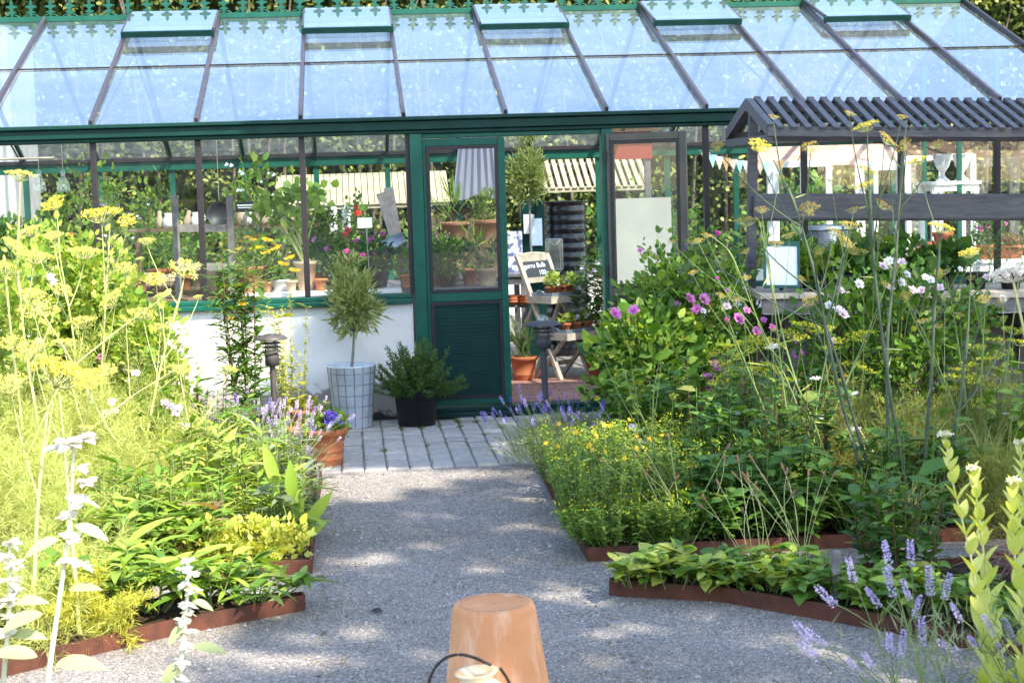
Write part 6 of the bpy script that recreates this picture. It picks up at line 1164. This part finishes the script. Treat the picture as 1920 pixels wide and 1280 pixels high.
# ------------------------------------------------------------------ shaded bed on the right
rose = [rose_me(440+i, .046, F_PNK) for i in range(3)]; rosem = rose_me(444, .036, F_MAG); wr = [rose_me(446+i, .042, (F_WHI, F_PALE)[i]) for i in range(2)]
def rose_bush(label, loc, rad, cz, n, fl, seed, mats, y0, L=.055, W=.036, mes=None, core=None):
    t = bush('rose_bush', label, 'rose bush', loc, rad, cz, int(n*1.5), L*.76, W*.76, mats, seed, cl=120, nst=20, csig=.16); o = np.array(loc); m = M(); r = rs(seed)
    for i, f_ in enumerate(fl):
        a = Y(f_[0], f_[1], y0+r.normal()*.04)-o; s = f_[2] if len(f_) > 2 else 1; me = mes[i % len(mes)] if len(f_) < 4 else f_[3]; part('rose_flower', me, t, a, axis_rot((r.normal()*.35, -.75, .65)), s*.85); m.tube(bez(np.array([a[0]*.1, a[1]*.1, a[2]*.3]), a-np.array([0, -.01, .01]), n=6, bow=(0, 0, .04)), .0035, .002, 4)
    m.build('stem', STEMG, t); return t
rose_bush('tall pink rose bush in front of the opened door leaf', (3.95, -1.85, .04), (.48, .36, .62), .66, 4200, [(1293, 560), (1320, 562, 1.15), (1268, 573, .9), (1306, 580, 1.0), (1385, 598, 1.1), (1400, 582, .7), (1365, 545, .5), (1345, 522, .5, rosem), (1363, 600, .6, rosem), (1335, 608, .5, rosem), (1418, 622, 1.0), (1432, 600, .6), (1448, 615, .8), (1497, 664, 1.15), (1345, 438, .7, rosem), (1318, 583, .7, wr[0]), (1362, 575, .9, wr[1]), (1488, 640, .6), (1200, 470, .5)], 450, [L_DARK, L_MID, L_MID, L_LIGHT], -2.2, mes=rose)
rose_bush('low pink rose bush with two blooms held against the green door panel', (3.64, -2.25, .04), (.36, .30, .42), .46, 2800, [(1153, 588, 1.1), (1188, 582, .95), (1328, 710, 1.1), (1315, 715, .8), (1334, 738, 1.1), (1340, 682, .8), (1345, 690, .7), (1322, 720, .6)], 452, [L_DARK, L_MID, L_MID, L_LIGHT], -2.55, L=.075, W=.048, mes=rose)
rose_bush('white rose bush in front of the plant bench', (5.05, -2.7, .04), (.62, .36, .50), .62, 3600, [(1610, 533, 1), (1575, 545, .8), (1690, 530, .9), (1710, 545, .9), (1700, 515, .8), (1670, 540, .7), (1735, 520, .7), (1762, 540, .8), (1745, 525, .8), (1728, 545, .8), (1555, 573, .9), (1580, 590, 1.1), (1572, 580, .8), (1655, 500, .9), (1668, 490, .9), (1690, 492, .8), (1880, 560, .8), (1850, 520, .7), (1800, 505, .6), (1560, 640, .8)], 454, [L_DARK, L_MID, L_MID], -3.0, mes=wr)
t = lavender('lavender', 'tall dark lavender behind the pink roses beside the opened door', (4.22, -1.05, .02), 460, 1.28, .34, 70, SPD, nb=500, base=.1)
lavender('lavender', 'lavender leaning over the paver edge below the bollard lamp', (2.95, -2.5, .05), 461, .44, .30, 42, SPD, lean=(-.08, -.02), nb=2600)
lavender('lavender', 'low lavender growing around the foot of the right bollard lamp', (3.22, -1.55, .04), 462, .30, .26, 12, SPD, nb=2000)
lavender('lavender', 'grey lavender behind the St Johns wort', (3.25, -2.55, .05), 463, .34, .26, 14, SPD, nb=900)
star = star_me(470, .018, F_GOLD)
GH = 'St Johns wort clumps beside the path'
for i, (x, y, h, lab) in enumerate([(3.02, -3.35, .37, 'St Johns wort clump furthest along the path near the lavender'), (3.02, -3.95, .42, 'fullest yellow green St Johns wort clump at the path edge'), (2.99, -4.62, .42, 'lower St Johns wort clump filling the rusty corner'), (3.38, -3.6, .40, 'St Johns wort clump behind the plantain stalks'), (3.36, -4.5, .40, 'thin St Johns wort clump in front of the dark mint'), (2.97, -4.86, .20, 'lowest St Johns wort shoots right in the rusty corner'), (3.28, -4.86, .22, 'low St Johns wort shoots along the front edging')]):
    t = thing('st_johns_wort', lab, 'herb', (x, y, .05), group=GH); tp = herb(t, 471+i, 64, h, .27, .025, .010, [L_MID, L_MID, L_LIGHT], STEMG, 46, 'o', .14, z0=.08, hv=.3, stem_r=.0025); r = rs(480+i); n = 260; k = r.randint(0, len(tp), n); m = M(); P = tp[k]+r.normal(size=(n, 3))*np.array([.022, .022, .018]); m.leaf(P, rdir(r, n, .6), rdir(r, n), .017, .008, 0, 'd'); m.build('foliage', F_YGR, t)
    for j in range((4, 7, 3, 4, 4, 0, 1)[i]): q = tp[r.randint(len(tp))]; part('star_flower', star, t, q+np.array([0, -.01, .015]), axis_rot((r.normal()*.3, -.8, .7)), r.uniform(.7, 1.2))
GM = 'dark leafy mint stems of the shaded bed'
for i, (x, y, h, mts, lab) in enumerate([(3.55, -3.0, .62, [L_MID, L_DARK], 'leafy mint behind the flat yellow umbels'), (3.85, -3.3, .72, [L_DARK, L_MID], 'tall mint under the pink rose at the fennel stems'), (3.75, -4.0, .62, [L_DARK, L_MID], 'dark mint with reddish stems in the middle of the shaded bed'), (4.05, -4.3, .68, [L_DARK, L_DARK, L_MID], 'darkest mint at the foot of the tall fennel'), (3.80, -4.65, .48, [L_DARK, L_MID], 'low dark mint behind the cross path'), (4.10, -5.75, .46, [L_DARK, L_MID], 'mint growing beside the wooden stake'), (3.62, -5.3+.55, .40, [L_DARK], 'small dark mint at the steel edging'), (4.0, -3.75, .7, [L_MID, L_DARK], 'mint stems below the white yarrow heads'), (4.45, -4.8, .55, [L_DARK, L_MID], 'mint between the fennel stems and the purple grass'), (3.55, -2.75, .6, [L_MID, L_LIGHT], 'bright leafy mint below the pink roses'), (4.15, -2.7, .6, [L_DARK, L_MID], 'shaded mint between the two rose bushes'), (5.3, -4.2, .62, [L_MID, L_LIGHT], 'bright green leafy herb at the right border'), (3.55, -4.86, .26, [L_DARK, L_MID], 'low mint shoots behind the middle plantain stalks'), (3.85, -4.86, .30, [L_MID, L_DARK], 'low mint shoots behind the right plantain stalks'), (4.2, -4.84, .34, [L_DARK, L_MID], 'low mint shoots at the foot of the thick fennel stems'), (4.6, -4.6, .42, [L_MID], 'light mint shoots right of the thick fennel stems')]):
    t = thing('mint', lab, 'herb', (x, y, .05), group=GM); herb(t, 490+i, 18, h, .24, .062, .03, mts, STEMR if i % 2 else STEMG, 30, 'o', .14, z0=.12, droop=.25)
def umbel_plant(name, label, cat, y, base, heads, ums, st, rp, seed, r0=.004, tilt=.12, pn='umbel', grp=None, leaf=None):
    r = rs(seed); b = Y(base[0], base[1], y); loc = np.array([b[0], y, .05]); t = thing(name, label, cat, loc, group=grp); m = M()
    for i, (px, py) in enumerate(heads):
        a = Y(px, py, y+r.normal()*.13)-loc; s = rp*r.uniform(.8, 1.2)/PPM(a+loc)/.07; bb = np.array([a[0]*.25, a[1]*.3, 0]); m.tube(bez(bb, a, n=7, bow=(a[0]*.12, 0, .0)), r0, r0*.45, 5); part(pn, ums[i % len(ums)], t, a, axis_rot((r.normal()*tilt, -.12+r.normal()*tilt, 1)), s)
    m.build('stem', st, t)
    if leaf: feather(t, seed+3, *leaf)
    return t
GPN = 'parsnips with flat yellow umbels'
umbel_plant('parsnip', 'flowering parsnip with flat yellow umbels right of the pink roses', 'parsnip', -2.9, (1430, 850), [(1372, 655), (1350, 668), (1395, 648), (1418, 640), (1380, 672), (1350, 690), (1440, 648), (1470, 632), (1505, 618), (1530, 630), (1410, 662), (1455, 655)], U_FLAT, STEMG, 24, 510, grp=GPN, leaf=(.45, .25, 26, L_FENR))
umbel_plant('parsnip', 'lower parsnip whose yellow umbels stand before the dark mint', 'parsnip', -3.25, (1430, 900), [(1362, 712), (1385, 706), (1408, 700), (1350, 722), (1395, 722), (1425, 705), (1440, 690), (1462, 700), (1330, 752), (1345, 745), (1480, 718)], U_FLAT, STEMG, 23, 511, grp=GPN, leaf=(.42, .25, 26, L_FENR))
umbel_plant('parsnip', 'parsnip with yellow umbels between the tall fennel stems', 'parsnip', -3.1, (1590, 860), [(1575, 646), (1600, 640), (1620, 632), (1560, 660), (1600, 690), (1620, 700), (1545, 625), (1500, 640)], U_FLAT, STEMG, 22, 512, grp=GPN, leaf=(.42, .25, 26, L_FENR))
umbel_plant('parsnip', 'parsnip with many yellow umbels at the right border', 'parsnip', -3.3, (1850, 900), [(1830, 660), (1868, 645), (1900, 628), (1852, 682), (1880, 672), (1912, 650), (1815, 690), (1790, 715), (1890, 705), (1832, 720), (1905, 735), (1862, 735), (1780, 735), (1875, 760), (1840, 765), (1800, 700)], U_FLAT, STEMG, 24, 513, grp=GPN, leaf=(.42, .28, 26, L_FENR))
GY = 'white yarrows among the mint'
umbel_plant('yarrow', 'white yarrow with flat heads in front of the dark mint', 'yarrow', -4.1, (1560, 1000), [(1510, 748), (1530, 712), (1602, 808), (1648, 862), (1612, 836), (1545, 785), (1598, 742), (1622, 845)], U_WHI, STEMG, 15, 520, grp=GY)
umbel_plant('yarrow', 'white yarrow near the pink roses and flat yellow umbels', 'yarrow', -3.6, (1440, 920), [(1376, 778), (1450, 650), (1462, 838), (1490, 800), (1480, 818), (1448, 655)], U_WHI, STEMG, 16, 521, grp=GY)
umbel_plant('yarrow', 'small white yarrow rising out of the St Johns wort', 'yarrow', -3.4, (1240, 960), [(1186, 802), (1190, 810), (1296, 868), (1205, 830), (1222, 862)], U_WHI, STEMG, 14, 522, grp=GY)
umbel_plant('yarrow', 'white yarrow heads at the right border', 'yarrow', -3.9, (1890, 960), [(1905, 788), (1892, 780), (1912, 800)], U_WHI, STEMG, 15, 523, grp=GY)
umbel_plant('tansy', 'single golden tansy head among the tall fennel stems', 'tansy', -4.0, (1600, 960), [(1573, 715), (1582, 708)], [ut], STEMG, 12, 524)
GF = 'olive feathery fennel clumps of the shaded bed'
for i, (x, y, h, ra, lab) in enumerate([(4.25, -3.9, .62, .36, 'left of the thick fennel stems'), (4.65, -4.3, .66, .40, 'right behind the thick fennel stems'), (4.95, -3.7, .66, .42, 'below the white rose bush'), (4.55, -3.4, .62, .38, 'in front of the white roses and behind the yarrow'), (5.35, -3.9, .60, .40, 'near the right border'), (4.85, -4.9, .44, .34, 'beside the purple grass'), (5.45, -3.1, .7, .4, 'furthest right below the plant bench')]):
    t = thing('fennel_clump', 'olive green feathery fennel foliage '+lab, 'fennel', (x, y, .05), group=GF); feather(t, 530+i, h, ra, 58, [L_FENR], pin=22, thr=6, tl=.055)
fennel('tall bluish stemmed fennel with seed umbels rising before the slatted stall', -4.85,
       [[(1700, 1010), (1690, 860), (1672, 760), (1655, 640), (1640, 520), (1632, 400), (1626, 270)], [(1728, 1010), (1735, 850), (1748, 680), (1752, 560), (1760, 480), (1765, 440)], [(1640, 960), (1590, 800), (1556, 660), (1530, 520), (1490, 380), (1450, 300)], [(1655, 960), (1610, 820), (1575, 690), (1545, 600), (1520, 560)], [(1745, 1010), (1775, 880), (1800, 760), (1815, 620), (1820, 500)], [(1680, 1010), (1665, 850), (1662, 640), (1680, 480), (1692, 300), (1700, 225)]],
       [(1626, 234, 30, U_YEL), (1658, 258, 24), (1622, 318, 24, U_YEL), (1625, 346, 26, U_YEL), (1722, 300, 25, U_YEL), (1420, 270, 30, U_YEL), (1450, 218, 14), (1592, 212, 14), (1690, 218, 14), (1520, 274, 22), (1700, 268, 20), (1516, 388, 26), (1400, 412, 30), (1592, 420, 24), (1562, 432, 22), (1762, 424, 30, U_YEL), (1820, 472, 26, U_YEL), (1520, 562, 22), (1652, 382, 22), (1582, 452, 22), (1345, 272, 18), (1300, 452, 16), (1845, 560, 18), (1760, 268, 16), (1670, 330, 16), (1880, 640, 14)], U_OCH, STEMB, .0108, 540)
fennel('twiggy fennel with many small seed umbels at the right border before the white rack', -4.0, [[(1850, 950), (1838, 760), (1845, 600), (1858, 470)], [(1870, 950), (1880, 760), (1896, 620), (1912, 520)], [(1830, 940), (1790, 760), (1740, 640), (1700, 560)], [(1835, 940), (1810, 740), (1790, 600), (1775, 520)]],
       [(1858, 462, 16), (1910, 505, 14), (1698, 552, 16), (1772, 508, 16), (1820, 520, 12), (1880, 560, 14), (1730, 600, 14), (1800, 590, 12), (1760, 610, 12), (1850, 620, 12), (1680, 500, 12), (1830, 470, 14)], U_OCH, STEMG, .0055, 543)
fennel('twiggy fennel with thin forking stems in front of the green framed notice', -4.1, [[(1500, 930), (1470, 740), (1455, 600), (1440, 480), (1428, 400)], [(1520, 930), (1530, 760), (1560, 620), (1580, 500), (1600, 400)], [(1490, 930), (1430, 760), (1385, 650), (1350, 560)], [(1525, 930), (1560, 780), (1620, 640), (1660, 540)]],
       [(1428, 392, 18), (1600, 392, 18), (1350, 552, 14), (1660, 532, 14), (1400, 470, 14), (1480, 440, 16), (1540, 470, 14), (1620, 470, 12), (1500, 520, 12), (1560, 340, 16), (1390, 560, 12), (1460, 330, 14), (1640, 440, 14), (1300, 510, 12)], U_OCH, STEMG, .0055, 544)
fennel('leaning fennel with bare pale stems in front of the pink roses', -4.4, [[(1560, 930), (1480, 720), (1420, 600), (1370, 470), (1330, 440)], [(1570, 930), (1500, 740), (1470, 640), (1440, 500), (1425, 420)], [(1580, 950), (1530, 800), (1480, 690), (1440, 650)]],
       [(1325, 440, 14), (1400, 520, 12), (1310, 450, 14), (1440, 640, 14), (1378, 560, 12), (1262, 452, 10), (1455, 455, 20), (1600, 470, 18)], U_OCH, STEMG, .0055, 541)
fennel('slender young fennel with open green fork beside the low pink roses', -4.6, [[(1255, 940), (1230, 840), (1195, 760), (1180, 735)], [(1250, 930), (1222, 830), (1225, 740), (1235, 680)]], [(1165, 675, 12), (1128, 660, 8), (1180, 640, 16), (1240, 660, 9), (1185, 745, 9), (1262, 740, 12), (1120, 745, 8)], U_FLAT, STEMG, .005, 542)
GT = 'loose pale grass tufts of the shaded bed'
for i, (x, y, h, lab) in enumerate([(4.0, -4.0, .75, 'between the mint and the thick fennel stems'), (4.55, -4.4, .8, 'right behind the thick fennel stems'), (3.6, -3.4, .6, 'behind the St Johns wort'), (5.0, -4.4, .7, 'near the right border'), (4.3, -3.3, .8, 'in front of the white roses'), (4.28, -5.0, .55, 'at the foot of the thick fennel stems')]):
    t = thing('grass_tuft', 'loose tuft of pale grass '+lab, 'grass', (x, y, .05), group=GT); r = rs(640+i); n = 150; m = M(); m.leaf(r.normal(size=(n, 3))*np.array([.07, .07, 0]), nrm(r.normal(size=(n, 3))*np.array([.32, .32, .1])+np.array([0, 0, .95])), rdir(r, n, .1), h*r.uniform(.5, 1.1, n), .0055, 0, 'b', .35); m.build('foliage', [L_LIGHT, L_OLIVE][i % 2], t)
GB = 'pale green betony rosettes along the front edging'
r = rs(550); pos = [(2.98, -5.68), (3.12, -5.74), (3.25, -5.78), (3.38, -5.82), (3.10, -5.64), (3.48, -5.92), (3.60, -6.02), (3.72, -6.16), (3.82, -6.30), (3.93, -6.42), (3.42, -5.70), (3.62, -5.80), (3.88, -6.08), (4.05, -6.55), (4.05, -6.20), (4.2, -6.75), (4.3, -6.4)]
labs = ['rosette at the very tip of the bed', 'second rosette from the tip at the steel', 'third rosette from the tip at the steel', 'rosette at the bend of the edging', 'rosette behind the tip on the cross path', 'rosette just right of the edging bend', 'rosette midway between bend and stake', 'rosette left of the wooden stake at the edging', 'rosette in front of the wooden stake', 'rosette right of the stake behind the lavender spikes', 'rosette behind the bend on the cross path side', 'rosette behind the middle of the edging', 'rosette right behind the stake', 'rosette under the foreground lavender', 'rosette near the purple grass', 'rosette at the lower right edging end', 'rosette nearest the pale leafy spikes']
for i, (x, y) in enumerate(pos):
    t = thing('betony', 'pale betony '+labs[i], 'ground cover', (x, y, .045), group=GB); herb(t, 551+i, 13, .13+.05*r.uniform(), .12, .058, .034, [L_LIGHT, L_YELLOW, L_MID] if i < 6 else [L_LIGHT, L_MID, L_MID], STEMG, 8, 'L', .07, droop=.3, z0=.3, hv=.5, stem_r=.003)
_h = M(); _h.tube([(0, 0, 0), (0, 0, .012), (0, 0, .03), (0, 0, .04)], [.003, .0055, .005, .002], k=6); SEEDH = _h.mesh('seed_head', [mat('seed_brown', (.28, .16, .09), (.18, .10, .06), rough=.9)])
GPL = 'dry plantain stalks leaning over the edging'
for i, (x, y, lab) in enumerate([(3.28, -5.02+.12, 'left tuft of plantain stalks in front of the St Johns wort'), (3.50, -5.62, 'middle tuft of plantain stalks leaning left over the cross path'), (3.72, -5.60, 'right tuft of plantain stalks beside the dark mint')]):
    t = thing('plantain', lab, 'herb', (x, y, .05), group=GPL); r = rs(580+i); m = M(); 
    for k in range(10):
        q = np.array([r.normal()*.16-.05, r.normal()*.1, r.uniform(.28, .5)]); c = bez((r.normal()*.03, r.normal()*.03, 0), q, n=6, bow=(r.normal()*.02, 0, .03)); m.tube(c, .0017, .0012, 4, cap=False); d = nrm(c[-1]-c[-2]); part('seed_head', SEEDH, t, c[-1], axis_rot(d))
    m.build('stalk', STEMY, t); n = 26; P = r.normal(size=(n, 3))*np.array([.03, .03, 0]); g = M(); g.leaf(P, nrm(r.normal(size=(n, 3))*np.array([1, 1, .3])+np.array([0, 0, .9])), rdir(r, n, .3), .17, .02, 0, 'b', .5); g.build('foliage', L_LIGHT, t)
t = thing('purple_grass', 'arching purplish brown ornamental grass behind the pale leafy spikes', 'grass', (4.66, -5.75, .05)); r = rs(590); n = 420; m = M(); m.leaf(r.normal(size=(n, 3))*np.array([.05, .05, 0]), nrm(r.normal(size=(n, 3))*np.array([.6, .6, .3])+np.array([0, 0, .8])), rdir(r, n, .2), .36, .0065, 0, 'b', .7); m.build('foliage', L_PURP, t)
t = thing('red_stemmed_plant', 'small plant with dark red leaves beside the purple grass', 'plant', (4.55, -6.1, .05)); herb(t, 592, 8, .22, .12, .07, .012, [leafmat('dark_red_leaf', [(.16, .02, .03), (.24, .04, .05)])], STEMR, 12, 'd', .04)

# foreground right: lavender spikes and pale leafy spikes
m = M(); m.box((3.2, -9.4, -.2), (6, -7.5, .03)); struct(m.build('near_bed_soil', SOILT))
SPF = [spike_me(600+i, .092, .015, mt, n=110, fs=.0115) for i, mt in enumerate((F_LAVP, F_LAVP, leafmat('mid_lavender_floret', [(.42, .36, .62), (.52, .45, .68), (.60, .52, .72)], trans=.25, tcol=(1, .95, 1.1))))]
def fore_lav(label, y, base, heads, seed):
    r = rs(seed); b = Y(*base, y); loc = np.array([b[0], y, .03]); t = thing('lavender', label, 'lavender', loc, group=None); m = M()
    for i, (px, py, k) in enumerate(heads):
        a = Y(px, py, y+r.normal()*.06)-loc; c = bez((r.normal()*.04, r.normal()*.04, 0), a, n=9, bow=(a[0]*.06, 0, .05)); m.tube(c, .0026, .0014, 5, cap=False); d = nrm(c[-1]-c[-2]+np.array([0, 0, .02])); part('flower_spike', SPF[k], t, a-d*.01, axis_rot(d), r.uniform(.75, 1.05)); part('flower_whorl', SPK[0], t, c[-2]+(c[-1]-c[-2])*.55, axis_rot(d), .42)
    m.build('stem', STEMG, t); n = 120; g = M(); P = np.stack([r.normal(size=n)*.1, r.normal(size=n)*.08, r.uniform(0, .3, n)], 1); g.leaf(P, nrm(r.normal(size=(n, 3))*.5+np.array([-.2, 0, .9])), rdir(r, n), .08, .006, 0, 'd'); g.build('foliage', L_GREY, t); return t
fore_lav('lavender leaning out over the shaded gravel, its spikes nearest the stake', -7.35, (1745, 1420), [(1600, 1085, 0), (1562, 1130, 0), (1668, 1062, 2), (1708, 1055, 2), (1646, 1132, 2), (1674, 1112, 2), (1704, 1118, 0), (1745, 1110, 2), (1772, 1118, 2), (1715, 1150, 2)], 605)
fore_lav('lavender with pale spikes lowest in the foreground', -7.55, (1700, 1450), [(1522, 1202, 0), (1545, 1208, 0), (1530, 1230, 0), (1606, 1258, 0), (1634, 1248, 0), (1668, 1215, 2), (1690, 1225, 2), (1728, 1205, 2)], 606)
fore_lav('violet lavender at the lower right corner among the pale leafy spikes', -7.3, (1900, 1420), [(1800, 1160, 2), (1860, 1185, 2), (1905, 1205, 2), (1880, 1225, 2), (1830, 1210, 2), (1795, 1220, 2)], 607)
LSP = leafmat('pale_yellow_green_leaf', [(.52, .56, .16), (.60, .62, .26), (.44, .50, .08), (.66, .66, .38)], trans=.45)
def spire(label, y, stem, seed, top=.9):
    r = rs(seed); b = Y(*stem[0], y); loc = np.array([b[0], y, .03]); t = thing('leafy_spire', label, 'flower spike', loc, group='pale leafy flower spires near the camera'); P = [np.zeros(3)]+[Y(px, py, y)-loc for px, py in stem]; tt = np.linspace(0, 1, len(P)); t2 = np.linspace(0, 1, 24); C = np.stack([np.interp(t2, tt, [p[j] for p in P]) for j in range(3)], 1); m = M(); m.tube(C, .006, .0025, 7); m.build('stem', STEMY, t)
    g = M(); H_ = C[-1][2]; k = 0
    for z in np.arange(.12, 1.0, .048):
        c = np.array([np.interp(z, t2, C[:, j]) for j in range(3)]); s = (1-z)**.8; L_ = .036+.105*s
        for sg in (0, 1):
            a = k*1.4+sg*math.pi+r.normal()*.3; d = nrm(np.array([math.cos(a)*.55, math.sin(a)*.55, .9])); g.leaf([c], [d], [nrm(np.array([-math.cos(a), -math.sin(a), .6]))], L_*r.uniform(.85, 1.15), L_*.48, 0, 'L', .06, .2)
        k += 1
    g.build('foliage', LSP, t); f_ = umbel_me(seed, .022, .016, 9, F_CRE, STEMY, .008, 9); part('flower_head', f_, t, C[-1]-np.array([0, 0, .012]), (0, 0, 0), 1.1); return t
spire('tallest pale leafy spire nearest the fennel stems', -7.25, [(1862, 1330), (1845, 1200), (1820, 1040), (1785, 900), (1771, 815)], 610)
spire('pale leafy spire in the middle of the three slender ones', -7.15, [(1870, 1330), (1862, 1180), (1842, 1020), (1830, 930), (1824, 878)], 611)
spire('pale leafy spire close to the right border', -7.3, [(1925, 1330), (1918, 1180), (1902, 1040), (1898, 960), (1900, 902)], 612)
spire('greyish pale spire cut by the right border', -7.05, [(1935, 1330), (1930, 1100), (1920, 940), (1912, 830)], 613)
q = Y(1900, 512, -7.2); t = thing('cream_umbel_plant', 'tall stalk with a cream yarrow head at the right border above the parsnips', 'yarrow', (q[0]+.12, -7.2, .03)); a = q-np.array(t.location); m = M(); m.tube(bez((0, 0, 0), a-np.array([0, 0, .03]), n=9, bow=(.05, 0, 0)), .006, .004, 7); m.build('stem', STEMY, t); part('flower_head', umbel_me(620, .075, .045, 26, F_CRE, F_CRE, .009, 22, dome=.35, ur=.017), t, a-np.array([0, 0, .03]), axis_rot((-.15, -.1, 1)), 1.0)
# plants on the bench under the stall
GS = 'young plants in black pots on the stall bench'
for i, (px, dy, h, ra, mts, L_, W_, lab) in enumerate([(1535, -.25, .16, .15, [L_MID, L_LIGHT], .06, .04, 'leafy young plant right of the green framed notice'), (1585, -.2, .15, .14, [L_DARK, L_MID], .05, .036, 'young strawberry like plant below the dark metal bin'), (1640, -.22, .20, .15, [L_DARK, L_MID], .055, .036, 'dark young plant in the middle of the stall bench'), (1700, -.2, .20, .16, [L_DARK, L_MID], .05, .034, 'young plant below the red clay pots'), (1770, -.18, .17, .15, [L_DARK], .055, .04, 'broad leaved young plant under the end of the cross beam'), (1830, -.1, .26, .18, [L_ROSM], .05, .006, 'grassy rosemary plant at the right of the bench'), (1895, -.12, .26, .18, [L_ROSM], .05, .006, 'second grassy rosemary plant at the right border'), (1600, .1, .28, .14, [L_ROSM, L_DARK], .035, .008, 'needle leaved plant behind the strawberry like plant'), (1500, .1, .2, .14, [L_DARK, L_MID], .04, .02, 'dark plant directly behind the green framed notice')]):
    q = Y(px, 535, -1.62+dy); z = .99-(q[0]-4.36)*math.tan(TILT[1]); t = potted('bench_plant', lab, 'potted plant', (q[0], q[1], z+.001), .075, .058, .11, BLACKP, group=GS); crown('foliage', mts, t, (0, 0, .11+h*.45), (ra, ra, h*.7), 330 if L_ > .036 else 1000, L_, W_, 630+i, 'o' if W_ > .01 else 'd', 24, .25, up=.6)

# the beds go on past both borders of the photograph
src = {o.name: o for o in COL.objects}
r = rs(700)
mints = [o for o in COL.objects if o.parent is None and o.name.startswith('mint')][:4]; fr_ = [o for o in COL.objects if o.parent is None and o.get('group') == GF][:3]; fl_ = [o for o in COL.objects if o.parent is None and o.get('group') == 'feathery fennel clumps of the sunny bed'][:3]
for i, (x, y) in enumerate([(5.9, -3.2), (6.4, -4.2), (6.9, -3.4), (7.3, -4.4), (6.2, -2.5), (7.4, -2.6), (5.9, -4.5)]):
    copy_tree((mints+fr_)[i % 7], (x, y, .05), r.uniform(0, 6), ('dark leafy mint' if i % 7 < 4 else 'olive feathery fennel')+' in the shaded bed beyond the right border')
for i, (x, y) in enumerate([(-1.1, -3.4), (-1.3, -2.4), (-1.8, -3.9), (-1.1, -4.5), (-2.2, -2.8), (-2.4, -4.4), (-1.0, -1.5)]):
    copy_tree(fl_[i % 3], (x, y, .05), r.uniform(0, 6), 'bright feathery fennel foliage in the sunny bed beyond the left border')
